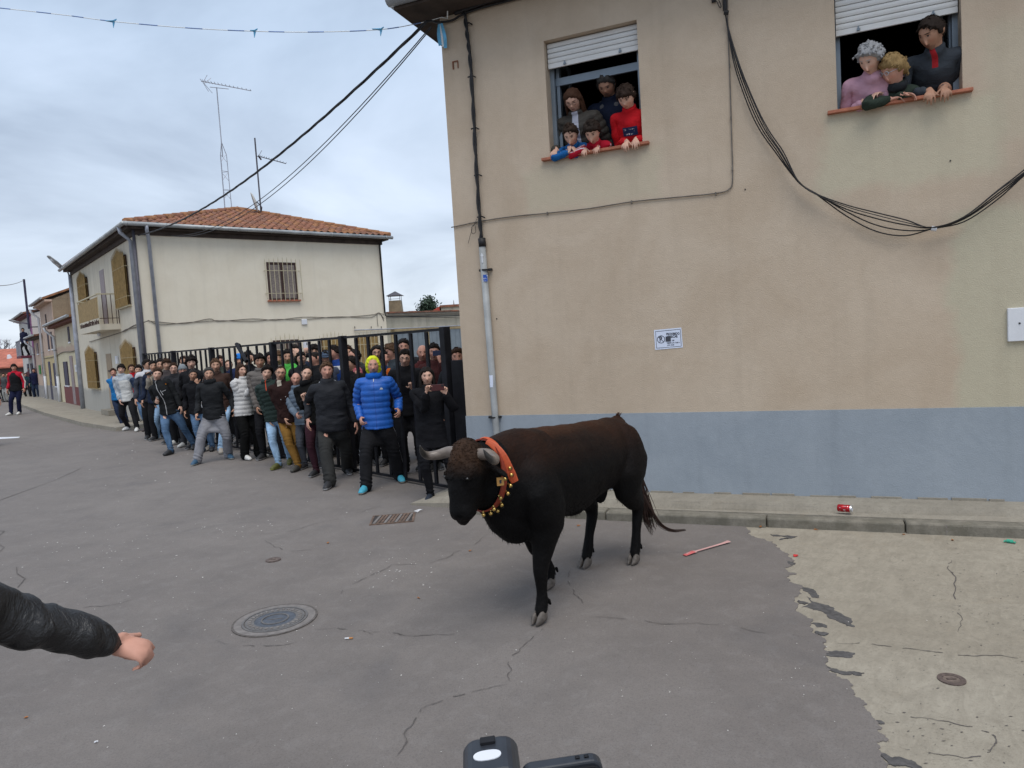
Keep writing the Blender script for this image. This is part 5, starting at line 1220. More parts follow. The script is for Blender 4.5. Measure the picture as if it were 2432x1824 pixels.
def rot_axis(a, t):
    a = nrm(a); K = np.array([[0, -a[2], a[1]], [a[2], 0, -a[0]], [-a[1], a[0], 0]]); return np.eye(3) + math.sin(t) * K + (1 - math.cos(t)) * (K @ K)
def basis(d, h): d = nrm(d); h = nrm(h - d * (h @ d)); return np.stack([d, h, np.cross(d, h)], 1)
Zu = np.array([0, 0, 1.0])
def solve(sp):
    """pose -> bone transforms; sp: see person()"""
    a = math.radians(sp.get('face', 0)); F = np.array([math.sin(a), -math.cos(a), 0]); L = np.array([-F[1], F[0], 0])
    lean = sp.get('lean', (0, .06)); U = nrm(Zu + L * lean[0] + F * lean[1]); tw = math.radians(sp.get('twist', 0)); F2 = np.array([math.sin(a + tw), -math.cos(a + tw), 0]); L2 = np.array([-F2[1], F2[0], 0])
    def fr(X, Z): Z = nrm(Z); X = nrm(X - Z * (X @ Z)); return np.stack([X, np.cross(Z, X), Z], 1)
    Rp = fr(L, Zu * .75 + U * .25); Rs = fr(L * .6 + L2 * .4, Zu * .35 + U * .65); Rc = fr(L2, U)
    head = np.array(sp['head'], float); lk = sp.get('look', np.array([-.5, 3.0, 1.35])); f = nrm(np.array(lk, float) - head)
    hr = math.radians(sp.get('tilt', 0)); up = nrm(Zu * .6 + U * .4); X = nrm(np.cross(up, f)); Zh = np.cross(f, X)
    X, Zh = X * math.cos(hr) + Zh * math.sin(hr), Zh * math.cos(hr) - X * math.sin(hr); Rh = np.stack([X, -f, Zh], 1); Rn = fr(L2 * .5 + X * .5, U * .5 + Zh * .5 - f * .25 + F2 * .25 * 0)
    hs = sp.get('hs', 1.0)
    def spine(k):
        o = {}; o['pelvis'] = np.zeros(3); o['spine'] = Rp @ np.array([0, 0, .11]) * k; o['chest'] = o['spine'] + Rs @ np.array([0, 0, .16]) * k
        o['neck'] = o['chest'] + Rc @ np.array([0, .015, .24]) * k; o['head'] = o['neck'] + Rn @ np.array([0, -.01, .085]) * k; hc = o['head'] + Rh @ (HC - [0, .005, 1.545]) * k * hs
        P = head - hc; return {n: v + P for n, v in o.items()}
    feet = [np.array(q, float) for q in sp['feet']]      # left, right
    legL = .835
    def reach(k):
        o = spine(k); return max(np.linalg.norm(o['pelvis'] + Rp @ ((HIP if i == 0 else mir(HIP)) - [0, 0, .95]) * k - (feet[i] + [0, 0, .085 * k])) - .99 * legL * k for i in (0, 1))
    k = sp.get('k')
    if k is None:
        lo, hi = .45, 1.35
        for _ in range(30):
            mid = (lo + hi) / 2
            if reach(mid) > 0: lo = mid
            else: hi = mid
        k = hi
    k0 = k
    o = spine(k); T = {}
    for n, R_ in (('pelvis', Rp), ('spine', Rs), ('chest', Rc), ('neck', Rn), ('head', Rh)): T[n] = (R_, o[n])
    for i, s in ((0, 'L'), (1, 'R')):
        sg = 1 if s == 'L' else -1; mf = (lambda p: np.array(p, float)) if s == 'L' else mir
        hip = o['pelvis'] + Rp @ (mf(HIP) - [0, 0, .95]) * k; an = feet[i] + [0, 0, .085 * k]; la, lb = .43 * k, .405 * k
        fa = a + math.radians(sp.get('toes', (12, -12))[i]); fd = np.array([math.sin(fa), -math.cos(fa), 0]); d = an - hip; D_ = np.linalg.norm(d)
        if D_ > (la + lb) * .995: an = hip + d / D_ * (la + lb) * .995; d = an - hip; D_ = np.linalg.norm(d)
        D_ = max(D_, .25 * k); u = d / D_; x = (la * la - lb * lb + D_ * D_) / (2 * D_); hh = math.sqrt(max(0, la * la - x * x)); pole = nrm(fd - u * (fd @ u)); kn = hip + u * x + pole * hh
        def lb_(v, ref): v = nrm(v); e = nrm(ref - v * (ref @ v)); return np.stack([v, e, np.cross(v, e)], 1)
        rest_f = np.array([0, -1.0, 0])
        T['th' + s] = (lb_(kn - hip, fd) @ lb_(mf(KNE) - mf(HIP), rest_f).T, hip); T['sh' + s] = (lb_(an - kn, fd) @ lb_(mf(ANK) - mf(KNE), rest_f).T, kn)
        T['fo' + s] = (np.stack([np.array([-fd[1], fd[0], 0]), -fd, Zu], 1), an)
        # arm
        sh = o['chest'] + Rc @ (mf(SHO) - [0, 0, 1.22]) * k; hd = sp.get('hand' + s); la, lb = .285 * k, .255 * k
        out = L2 * sg
        if hd is None or isinstance(hd, str):
            off = {'down': out * .10 + F2 * .06 - U * .52, 'pocket': out * .05 + F2 * .10 - U * .42, 'chest': -out * .12 + F2 * .24 - U * .22, 'mouth': -out * .13 + F2 * .20 + U * .10, 'back': out * .08 - F2 * .1 - U * .5, 'front': -out * .05 + F2 * .3 - U * .25}[hd or 'down']
            wr = sh + off * k
        else: wr = np.array(hd, float)
        d = wr - sh; D_ = np.linalg.norm(d); D_m = (la + lb) * .995
        if D_ > D_m: wr = sh + d / D_ * D_m; d = wr - sh; D_ = D_m
        D_ = max(D_, .12 * k); u = d / D_; x = (la * la - lb * lb + D_ * D_) / (2 * D_); hh = math.sqrt(max(0, la * la - x * x))
        pl = sp.get('elbow' + s, out * .24 - F2 * .60 - Zu * .55); pl = nrm(pl - u * (pl @ u)); el = sh + u * x + pl * hh; wr = sh + u * D_
        ua, fo = nrm(el - sh), nrm(wr - el); h = np.cross(ua, fo); h = nrm(h) if np.linalg.norm(h) > .02 else nrm(np.cross(ua, F2))
        d0 = mf(AD); h0 = np.cross(d0, [0, -1.0, 0]); B0 = basis(d0, h0)
        T['ua' + s] = (basis(ua, h) @ B0.T, sh); Rf = basis(fo, h) @ B0.T; T['fa' + s] = (Rf, el)
        hd_ = sp.get('hdir' + s); pm = sp.get('palm' + s); m0 = mf(PALM_N)
        if hd_ is not None or pm is not None:
            dd = nrm(np.array(hd_ if hd_ is not None else fo, float)); mm = np.array(pm if pm is not None else Rf @ m0, float); Rw = basis(dd, mm) @ basis(d0, m0).T
        else: Rw = Rf
        T['ha' + s] = (Rw, wr); cu = sp.get('curl' + s, .35); ax = np.cross(d0, m0)
        hj = BN[BI['ha' + s]][4]
        for q in range(4):
            c_ = cu * (1 + .12 * (q - 1.5)); j1 = BN[BI['f%d%s' % (q, s)]][4]; j2 = BN[BI['g%d%s' % (q, s)]][4]; R1 = Rw @ rot_axis(ax, c_ * 1.25); J1 = wr + Rw @ (j1 - hj) * k
            T['f%d%s' % (q, s)] = (R1, J1); T['g%d%s' % (q, s)] = (Rw @ rot_axis(ax, c_ * 2.55), J1 + R1 @ (j2 - j1) * k)
        jt = BN[BI['t' + s]][4]; T['t' + s] = (Rw @ rot_axis(ax, cu * .5) @ rot_axis(d0, -sg * cu * .5), wr + Rw @ (jt - hj) * k)
    sc = {n: k for n in T}; sc['head'] = k * hs; sc['neck'] = k * (1 + hs) / 2
    return T, sc, k0
def skin(V, W_, T, sc, only=None):
    V = np.asarray(V, float)
    if only: R_, J = T[only]; return (V - BN[BI[only]][4]) @ R_.T * sc[only] + J
    out = np.zeros_like(V)
    for i, b in enumerate(BN):
        w = W_[:, i]; ix = np.nonzero(w)[0]
        if len(ix): R_, J = T[b[0]]; out[ix] += w[ix, None] * ((V[ix] - b[4]) @ R_.T * sc[b[0]] + J)
    return out

# ---- skins and cloth
_sk = {}
def skin_mat(tone='mid', hairc=(.02, .014, .01), beard=0.0, lip=1.0):
    key = (tone, hairc, beard, lip)
    if key in _sk: return _sk[key]
    base = {'pale': (.60, .36, .265), 'mid': (.50, .285, .195), 'tan': (.40, .215, .14), 'red': (.54, .28, .205)}[tone]
    t = NT('skin ' + tone); v = t.attr('rest'); X, Y, Z = t.sep(v)[:3]; aX = t.m('ABSOLUTE', X)
    def ell(cx, cz, rx, rz, soft=.35, ax=True):
        dx = t.m('MULTIPLY', t.m('SUBTRACT', aX if ax else X, cx), 1 / rx); dz = t.m('MULTIPLY', t.m('SUBTRACT', Z, cz), 1 / rz); d = t.m('ADD', t.m('MULTIPLY', dx, dx), t.m('MULTIPLY', dz, dz))
        return t.m('MULTIPLY', t.m('MULTIPLY_ADD', d, -1 / soft, 1 / soft, True), t.m('LESS_THAN', Y, -.045))
    n = t.noise(v, 18, 4); c = t.mix(t.ramp(n, [(.3, 0), (.7, 1)]), tuple(q * .9 for q in base), tuple(q * 1.1 for q in base))
    z0 = 1.64
    c = t.mix(t.m('MULTIPLY', ell(.042, z0 - .03, .024, .022, 1.0), .35), c, (base[0] * 1.05, base[1] * .72, base[2] * .66))
    c = t.mix(t.m('MULTIPLY', ell(0, z0 - .033, .018, .016, 1.0), .30), c, (base[0] * 1.02, base[1] * .72, base[2] * .66))
    if beard:
        bm = t.m('MULTIPLY', t.m('MAXIMUM', ell(0, z0 - .100, .060, .040, .5), ell(0, z0 - .055, .030, .010, .6)), beard * .8); c = t.mix(bm, c, tuple(q * 1.1 + .012 for q in hairc))
    c = t.mix(t.m('MULTIPLY', ell(0, z0 - .068, .023, .0085, .5), .75 * lip), c, (.27, .085, .075))
    c = t.mix(t.m('MULTIPLY', ell(0, z0 - .0675, .022, .0018, .6), .8), c, (.06, .02, .018))
    c = t.mix(t.m('MULTIPLY', ell(.031, z0 + .009, .020, .013, 1.0), .42), c, (base[0] * .52, base[1] * .42, base[2] * .40))  # shade of the eye sockets, painted into the skin colour
    c = t.mix(t.m('MULTIPLY', ell(.031, z0 + .0255, .023, .0058, .7), .95), c, tuple(q + .006 for q in hairc))
    c = t.mix(t.m('MULTIPLY', ell(.031, z0 + .007, .0120, .0046, .6), .8), c, (.30, .27, .25))
    c = t.mix(ell(.031, z0 + .0072, .0068, .0060, .5), c, (.018, .012, .009))
    c = t.mix(t.m('MULTIPLY', ell(.031, z0 + .0135, .0165, .0022, .6), .85), c, (.03, .02, .016))
    t.col(c); t.rough(.55); t.spec(.28); t.b.inputs['Subsurface Weight'].default_value = .0
    _sk[key] = t.mat; return t.mat
_cl = {}
def cloth(c, rough=.85, marks=(), wr=.8, sheen=.0, denim=False, plaid=False, spec=.12):
    """marks: (dict of bounds on rest x/ax/y/z or sleeve t/q/w, colour)"""
    key = (tuple(c), rough, repr(marks), wr, denim, sheen)
    if key in _cl: return _cl[key]
    t = NT('cloth'); v = t.attr('rest'); X, Y, Z = t.sep(v)[:3]; aX = t.m('ABSOLUTE', X); A = t.sep(t.attr('arm'))
    src = {'x': X, 'ax': aX, 'y': Y, 'z': Z, 't': A[0], 'q': A[1], 'w': A[2]}
    n = t.noise(v, 9, 5, .6); col = t.mix(t.ramp(n, [(.3, 0), (.7, 1)]), tuple(q * .84 for q in c), tuple(q * 1.16 for q in c))
    if denim:
        fade = t.noise(t.scale(v, (7, 7, 3)), 1.0, 4, .6); col = t.mix(t.ramp(fade, [(.42, 0), (.68, .75)]), col, tuple(min(1, q * 1.9 + .02) for q in c))
    for bnd, mc in marks:
        f = None
        for kx, (lo, hi) in bnd.items():
            g = t.m('MULTIPLY', t.m('GREATER_THAN', src[kx], lo), t.m('LESS_THAN', src[kx], hi)); f = g if f is None else t.m('MULTIPLY', f, g)
        col = t.mix(f, col, mc)
    t.col(col); t.rough(rough); t.spec(spec); t.b.inputs['Sheen Weight'].default_value = sheen
    w1 = t.noise(t.scale(v, (10, 10, 26)), 1.0, 4, .6, .8); t.bump(t.m('ADD', w1, t.m('MULTIPLY', t.noise(v, 160, 2), .12)), .012, wr)
    _cl[key] = t.mat; return t.mat
_hm = {}
def hair_mat(c):
    if c not in _hm:
        t = NT('hair'); v = t.attr('rest'); n = t.noise(t.scale(v, (150, 60, 40)), 1.0, 4, .6); t.col(t.mix(n, tuple(q * .40 for q in c), tuple(q * 1.3 for q in c))); t.rough(.7); t.spec(.16); t.bump(n, .006, .7); _hm[c] = t.mat
    return _hm[c]
_sh = {}
def shoe_mat(c, sole):
    if (c, sole) not in _sh:
        t = NT('shoe'); Z = t.sep(t.attr('rest'))[2]; n = t.noise(t.attr('rest'), 40, 3); col = t.mix(t.m('LESS_THAN', Z, .024), t.mix(n, tuple(q * .75 for q in c), tuple(q * 1.2 for q in c)), sole); t.col(col); t.rough(.6); _sh[(c, sole)] = t.mat
    return _sh[(c, sole)]
BLK, BLK2, NAVY, DKBLUE, JEAN, LJEAN, DJEAN = (.013, .013, .015), (.022, .022, .025), (.018, .025, .048), (.02, .03, .06), (.055, .10, .17), (.22, .33, .46), (.022, .034, .065)
DK, BRN, GRY, WHT, BLOND, LBRN = (.014, .010, .008), (.045, .022, .012), (.16, .15, .14), (.42, .41, .42), (.32, .21, .09), (.10, .055, .03)
WSH = ((.62, .61, .58), (.66, .65, .62)); BSH = ((.02, .02, .022), (.03, .03, .03)); NSH = ((.018, .018, .02), (.62, .62, .62))
BVH = {}; KLOG = []
def print_on(pt, sp, proto, shapes, name):
    """flat printed shapes [(list of (x, z) rest polygon points, material)], laid on the front of the garment"""
    V0, F0, W0, A0 = PRO[proto]
    if proto not in BVH: BVH[proto] = BVHTree.FromPolygons([tuple(v) for v in V0], F0)
    bw = BVH[proto]; T, sc, k = sp['_T']; V = []; F = []; mi = []; mats = []
    q_ = []
    for poly, m in shapes:
        if len(poly) == 4 and poly[0][1] == poly[1][1]:
            (x0, z0), (x1, _), (_, z1), _ = poly; nx = max(1, int((x1 - x0) / .02))
            for i in range(nx):
                nz = max(1, int((z1 - z0) / .025))
                for k2 in range(nz): q_.append((rect(x0 + (x1 - x0) * i / nx, x0 + (x1 - x0) * (i + 1) / nx, z0 + (z1 - z0) * k2 / nz, z0 + (z1 - z0) * (k2 + 1) / nz), m))
        else: q_.append((poly, m))
    lift = .004
    for poly, m in q_:
        if m not in mats: mats.append(m); lift += .0015
        b = len(V)
        for (x, z) in poly:
            h = bw.ray_cast(Vector((x, -.6, z)), Vector((0, 1, 0))); V.append((x, (h[0].y if h[0] else -.15) - lift, z))
        F.append(tuple(range(b, len(V)))); mi.append(mats.index(m))
    V = np.array(V); W_ = weights(V); return link(name, mesh_of(name, skin(V, W_, T, sc), F, mats, False, mi), pt)
def rect(x0, x1, z0, z1): return [(x0, z0), (x1, z0), (x1, z1), (x0, z1)]
def person(label, head, feet=None, Y=None, group='people watching at the fence', top=('jacket', BLK, {}), legs=('trousers', BLK, {}), shoes=NSH, hair=('short', DK), skin_=('mid', 0.0), extra=(), lo=False, fat=0.0, **sp):
    """head / feet / hands given as photo pixels at the person's distance"""
    if feet is not None and len(feet[0]) == 2:
        fL, fR = [G(*q) for q in feet]; Y = Y or (fL[1] + fR[1]) / 2
    elif feet is not None and len(feet[0]) == 3: fL, fR = np.array(feet[0], float), np.array(feet[1], float)
    if feet is not None and group == 'people watching at the fence':
        nf = np.array([-FD[1], FD[0], 0]); m_ = (fL + fR) / 2
        if 0 < (m_ - FO) @ FD < 12.4 and (m_ - FO) @ nf < .32:
            vd = nrm(np.array([m_[0], m_[1], 0])); sh_ = -vd * ((.32 - (m_ - FO) @ nf) / -(vd @ nf)); fL, fR = fL + sh_, fR + sh_; Y += sh_[1]
    hd = Dp(head[0], head[1], Y + (head[2] if len(head) > 2 else 0.0)) if not sp.get('world') else np.array(head, float)
    zf = sp.get('floor', 0.0)
    if sp.get('side'):
        nf = np.array([-FD[1], FD[0], 0]); lnx = sp.get('lean', (0, .06))
        for _ in range(40):
            d_ = (np.array([*hd[:2], 0]) - FO) @ nf * sp['side']
            if d_ > .34: break
            Y = Y - .06 * (1 if nf @ np.array([hd[0] / hd[1], 1, 0]) * sp['side'] < 0 else -1); hd = Dp(head[0], head[1], Y)
    if feet is None:
        a = math.radians(sp.get('face', 0)); L = np.array([math.cos(a), math.sin(a), 0]); F_ = np.array([math.sin(a), -math.cos(a), 0]); ln = sp.get('lean', (0, .06)); c = hd - L * ln[0] * .62 - F_ * ln[1] * .62; c[2] = zf
        st = sp.get('stance', .12); fL, fR = c + L * st, c - L * st
    sp['head'] = hd; sp['feet'] = (fL, fR)
    for s in 'LR':
        h_ = sp.get('hand' + s)
        if isinstance(h_, tuple): sp['hand' + s] = Dp(h_[0], h_[1], Y + h_[2])
    T, sc, k = solve(sp); sp['_T'] = (T, sc, k); KLOG.append((round(float(((fL + fR) / 2 - FO) @ np.array([-FD[1], FD[0], 0])), 2), round(k, 2), round(float(Y), 1), label[:50]))
    org = (fL + fR) / 2; pt = thing('person', label, 'person', org, 0, group); seed = abs(hash(label)) % 1000 if False else sum(ord(ch_) * (i + 1) for i, ch_ in enumerate(label)) % 997
    hairst, hairc = hair
    def mk(nm, V, F, mat, only=None, W_=None, arm=None, parent=pt, smooth=True):
        V = np.asarray(V, float); rest = V.copy()
        Vp = skin(V, W_, T, sc, only) - org
        at = {'rest': rest}
        if arm is not None: at['arm'] = arm
        return link(nm, mesh_of(nm, Vp, F, mat, smooth, attrs=at), parent)
    V, F, W_, A = PRO['body_lo' if lo else 'body']; body = mk('body', V, F, skin_mat(skin_[0], hairc if hairst not in ('white',) else (.3, .3, .3), skin_[1], skin_[2] if len(skin_) > 2 else .6), W_=W_)
    def garment(nm, proto, mat):
        if lo: proto = {'jacket': 'jacket_lo', 'trousers': 'trousers_lo', 'wide': 'trousers_lo', 'parka': 'jacket_lo'}.get(proto, proto)
        V, F, W_, A = PRO[proto]; V = V.copy()
        if fat:
            m = W_[:, BI['pelvis']] + W_[:, BI['spine']] + W_[:, BI['chest']] * .75; m = m * np.clip((V[:, 2] - .62) / .25, 0, 1); V[:, 0] *= 1 + fat * .8 * m; V[:, 1] *= 1 + fat * 1.2 * m; V[:, 1] -= np.where(V[:, 1] < 0, fat * .10 * m, 0)
        sl = sp.get('sleeve', 1.0)
        if sl != 1.0:
            a_ = (A[:, 0] > .06) & (np.abs(V[:, 0]) > .22); sg_ = np.sign(V[:, 0]); c_ = SHO + AD * A[:, :1]; c_[:, 0] *= sg_; f_ = (1 + (sl - 1) * np.clip((A[:, 0] - .06) / .1, 0, 1) * (1 - 1.15 * np.clip((A[:, 0] - .34) / .14, 0, 1)))[:, None]; V[a_] = (c_ + (V - c_) * f_)[a_]
        return mk(nm, V, F, mat, W_=W_, arm=A), proto
    o, pj = garment({'puffer': 'puffer_jacket', 'parka': 'parka'}.get(top[0], 'jacket'), top[0], cloth(top[1], **top[2]))
    garment('trousers', legs[0], cloth(legs[1], **legs[2]))
    for s in 'LR':
        V, F, _, A = PRO['shoe' + s]; mk('shoe', V, F, shoe_mat(*shoes), only='fo' + s)
    if hairst not in ('none',): V, F = hair_mesh(hairst, seed); mk('hair', V, F, hair_mat(hairc), only='head')
    for e in extra:
        if e[0] == 'glasses': V, F = glasses_mesh(); mk('glasses', V, F, cloth(e[1] if len(e) > 1 else (.03, .025, .03), .4), only='head')
        elif e[0] in ('beanie', 'hood', 'cap'): V, F = shell_mesh(e[0]); mk(e[0], V, F, cloth(e[1], .9), only='head')
        elif e[0] == 'hood_down': V, F = torus_hood(e[2] if len(e) > 2 else 1.0); V = np.array(V); mk('hood', V, F, cloth(e[1], .9), W_=weights(V))
        elif e[0] == 'scarf': V, F = scarf_mesh(); V = np.array(V); mk(e[2] if len(e) > 2 else 'scarf', V, F, cloth(e[1], .95, wr=1.0), W_=weights(V))
        elif e[0] == 'print': o2 = print_on(pt, sp, pj, e[2], e[1]); o2.location = -Vector(org)
        elif e[0] == 'watch':
            V, F = tube([mir(WRI + AD * -.012) if e[1] == 'R' else WRI + AD * -.012, mir(WRI + AD * .004) if e[1] == 'R' else WRI + AD * .004], .034, 12); mk('watch', V, F, cloth((.05, .055, .06), .3), only='fa' + e[1])
    return pt, sp
def phone(label, sp, s, mat, group=None, off=(0, 0, 0), land=True, dirv=None):
    """a phone held in the given hand, its back towards where the holder looks"""
    R_, J = sp['_T'][0]['ha' + s]; k = sp['_T'][2]; d0 = AD if s == 'L' else mir(AD); m0 = PALM_N if s == 'L' else mir(PALM_N)
    c = J + R_ @ (d0 * .085 + m0 * .030) * k + np.array(off); t_ = thing('phone', label, 'phone', c, 0, group)
    f = nrm(np.array(dirv if dirv is not None else (0, -1, 0), float)); u = nrm(np.cross(Zu, f)); w = np.cross(f, u); a, b = (.075, .036) if land else (.036, .075)
    m = MB(); fnc = lambda v: u * v[0] + f * v[1] + w * v[2]
    m.box((-a, -.004, -b), (a, .004, b), 0, fnc); m.build('case', mat, t_, bevel=.003)
    m = MB(); m.box((a * .55, .0042, b * .3), (a * .9, .0065, b * .85), 0, fnc); m.build('camera_lens', M['black'], t_)
    m = MB(); m.box((-a * .93, -.0052, -b * .9), (a * .93, -.0042, b * .9), 0, fnc); m.build('screen', M['glass'], t_)
    return t_
# ================================================================= the crowd
W_STR = [({'t': (.02, .6), 'q': (.03, .2), 'w': (-.022, .022)}, (.60, .60, .60))]
LEG_STR = [({'ax': (.150, .4), 'y': (-.006, .006), 'z': (.05, .95)}, (.60, .60, .62)), ({'ax': (.150, .4), 'y': (.016, .028), 'z': (.05, .95)}, (.60, .60, .62)), ({'ax': (.150, .4), 'y': (-.028, -.016), 'z': (.05, .95)}, (.60, .60, .62))]
wp, ip = cloth((.62, .62, .63), .8), cloth((.02, .03, .08), .8)
ZIP = lambda c, w=.006: [({'x': (-w, w), 'y': (-.4, -.03), 'z': (.80, 1.53)}, c)]
# --- in front of the fence, right to left
person('grey bearded person in a bright blue puffer jacket with a yellow hood up', (886, 868), ((947, 1127), (871, 1150)), face=6, lean=(0, .03), top=('puffer', (.012, .10, .42), dict(rough=.5, marks=ZIP((.01, .06, .3), .004), wr=.3, spec=.4)), legs=('wide', BLK, dict(marks=LEG_STR)), shoes=((.05, .33, .45), (.45, .40, .33)),
       hair=('receding', GRY), skin_=('red', 1.0), handR=(856, 992, -.08), handL=(947, 972, -.03), curlR=.75, curlL=.5, look=(-.2, 2.0, 1.6),
       extra=[('hood', (.62, .66, .03)), ('scarf', (.012, .10, .42), 'collar'), ('print', 'logo', [([(.07, 1.335), (.115, 1.335), (.112, 1.35), (.10, 1.36), (.085, 1.36)], wp)]), ('print', 'zip_pull', [(rect(-.004, .004, 1.44, 1.475), wp)])])
person('stout person in a black pullover with a pale grey hood and dark grey trousers', (776, 880), ((826, 1124), (785, 1157)), face=10, lean=(-.06, .05), twist=8, fat=.24, top=('jacket', (.020, .021, .025), dict(rough=.7)), legs=('wide', (.030, .030, .029), {}), shoes=NSH,
       hair=('short', LBRN), skin_=('red', .15), handR=(731, 996, .02), handL='down', curlR=.25, look=(.3, 2.2, 1.5), tilt=-4, extra=[('hood_down', (.42, .43, .46)), ('print', 'collar_front', [([(-.07, 1.47), (0, 1.36), (.07, 1.47), (.05, 1.50), (-.05, 1.50)], cloth((.42, .43, .46), .9))]), ('print', 'swoosh', [([(.075, 1.355), (.085, 1.352), (.125, 1.372), (.088, 1.360)], wp)])])
person('person with dark tied hair in a black fleece and maroon trousers, one fist raised', (729, 888), ((772, 1112), (752, 1122)), face=0, lean=(-.26, .06), tilt=-16, top=('jacket', (.008, .008, .008), dict(rough=1, wr=1.0)), legs=('trousers', (.035, .012, .018), {}), shoes=NSH, hair=('receding', DK), skin_=('pale', 0, 1.0), handR=(722, 950, -.22), hdirR=(-.1, -.2, 1), palmR=(.5, -.6, 0), curlR=.85, look=(-.3, 2.2, 1.4), extra=[('scarf', (.008, .008, .009), 'fur_collar')])
person('bald person in a pale slate blue puffer jacket half hidden behind others', (703, 900), None, 11.0, face=5, lean=(-.22, .12), top=('puffer', (.12, .155, .20), dict(rough=.5, wr=.4)), legs=('trousers', (.08, .085, .10), {}), hair=('none', LBRN), skin_=('red', .2), handR=(704, 985, -.25), curlR=.6, tilt=-8)
person('person with glasses in a dark brown corduroy jacket and mustard trousers leaning out', (667, 886), ((718, 1108), (709, 1116)), face=0, lean=(-.20, .06), tilt=-14, top=('jacket', (.025, .012, .011), dict(rough=.95, marks=[({'x': (-.035, .035), 'y': (-.4, -.02), 'z': (1.44, 1.53)}, (.40, .35, .29))])), legs=('trousers', (.20, .105, .025), {}), shoes=((.05, .047, .04), (.06, .055, .05)), hair=('receding', BRN), skin_=('mid', .55), handR=(682, 1008, -.1), curlR=.4,
       extra=[('glasses',), ('print', 'button', [(rect(-.03, -.02, 1.22, 1.23), wp), (rect(.055, .065, 1.25, 1.26), wp)])])
person('young person in a dark green puffer jacket with orange trim and light blue jeans', (634, 886), ((690, 1100), (663, 1112)), face=-4, lean=(-.24, .08), tilt=-12, top=('puffer', (.018, .030, .026), dict(rough=.55, marks=[({'x': (.0, .014), 'y': (-.4, 0), 'z': (1.36, 1.53)}, (.50, .06, .02)), ({'x': (.08, .10), 'y': (-.4, 0), 'z': (.87, .96)}, (.55, .10, .03))])), legs=('trousers', LJEAN, dict(denim=True)), shoes=((.09, .09, .02), (.40, .42, .10)), hair=('quiff', DK), skin_=('pale', .1), handR=(640, 1000, -.05), curlR=.3)
person('young person in a taupe grey puffer jacket standing tall behind the green jacket', (617, 858), None, 12.3, face=5, lean=(-.06, .05), top=('puffer', (.13, .115, .105), dict(rough=.6)), legs=('trousers', BLK, {}), hair=('fringe', DK), skin_=('tan', 0), handR=(612, 980, -.12), curlR=.4, extra=[('hood_down', (.13, .115, .105))])
person('person with long brown hair in a white puffer jacket and wide black trousers turned sideways', (573, 880), ((612, 1069), (582, 1074)), face=62, lean=(0, .03), top=('puffer', (.54, .53, .52), dict(rough=.6, wr=.3)), legs=('wide', (.006, .006, .006), {}), shoes=WSH, hair=('long', BRN), skin_=('pale', 0, 1.0), look=(-1.5, 9.5, 1.55), handR=(600, 920, -.1), handL='front', curlR=.5, extra=[('hood_down', (.54, .53, .52), 1.25)])
person('person in a charcoal quilted pullover and light grey joggers striding with legs apart', (496, 888), ((543, 1089), (470, 1102)), face=5, lean=(-.03, .10), fat=.08, top=('jacket', (.017, .018, .020), dict(rough=.8, wr=.8)), legs=('wide', (.24, .24, .26), {}), shoes=((.03, .085, .15), (.62, .64, .60)), hair=('short', (.07, .065, .06)), skin_=('mid', .25), handR=(467, 985, -.18), handL=(556, 972, .05), curlR=.8, curlL=.6, toes=(34, -6), look=(-.2, 2.2, 1.5), extra=[('scarf', (.017, .018, .020), 'high_collar')])
person('person in a brown striped jacket and pale jeans close behind the grey joggers', (512, 868), ((524, 1068), (502, 1060)), None, face=10, lean=(-.05, .05), top=('jacket', (.05, .028, .022), dict(marks=W_STR)), legs=('trousers', LJEAN, dict(denim=True)), shoes=((.35, .31, .26), (.5, .48, .45)), hair=('short', LBRN), skin_=('mid', .4))
person('person in a black sweater holding a hand over the mouth', (459, 891), ((505, 1070), (482, 1074)), face=0, lean=(-.10, .08), tilt=-8, top=('jacket', (.010, .010, .012), {}), legs=('trousers', JEAN, dict(denim=True)), shoes=BSH, hair=('short', (.035, .03, .028)), skin_=('tan', .1), handL=(471, 912, -.16), hdirL=(-.35, -.1, .8), palmL=(-.4, .8, 0), curlL=.8, handR='down')
person('person in a black softshell jacket with white zips leaning far over to the left', (374, 889), ((462, 1066), (407, 1079)), face=2, lean=(-.42, .10), twist=-6, tilt=-16, top=('jacket', (.012, .013, .014), dict(rough=.7, marks=ZIP((.45, .45, .45), .005) + [({'x': (.04, .05), 'y': (-.4, 0), 'z': (1.22, 1.32)}, (.5, .5, .5)), ({'x': (.06, .13), 'y': (-.4, 0), 'z': (1.285, 1.292)}, (.6, .6, .6)), ({'x': (-.13, -.07), 'y': (-.4, 0), 'z': (1.19, 1.25)}, (.20, .20, .20))])), legs=('trousers', JEAN, dict(denim=True)), shoes=BSH, hair=('short', BRN), skin_=('pale', .1), handR=(371, 955, -.15), handL=(439, 985, -.05), curlR=.3, curlL=.4, look=(-.3, 2.2, 1.3),
       extra=[('print', 'arm_patch', [(rect(.165, .185, 1.37, 1.375), cloth((.5, .03, .02), .8)), (rect(.165, .19, 1.375, 1.39), cloth((.62, .35, .03), .8)), (rect(.165, .19, 1.39, 1.396), cloth((.5, .03, .02), .8))])])
px_p, px_s = person('person in a beige sweater raising a phone, mostly hidden behind the black softshell jacket', (381, 866), ((402, 1040), (374, 1037)), None, face=-5, lean=(-.08, .05), top=('jacket', (.33, .29, .235), {}), legs=('trousers', LJEAN, dict(denim=True)), shoes=WSH, hair=('short', DK), skin_=('mid', 0), handR=(353, 897, -.2), hdirR=(.1, -.1, 1), palmR=(.3, -.9, 0), curlR=.6)
phone('dark phone held up by the beige sleeved arm', px_s, 'R', M['black'], 'phones filming the bull')
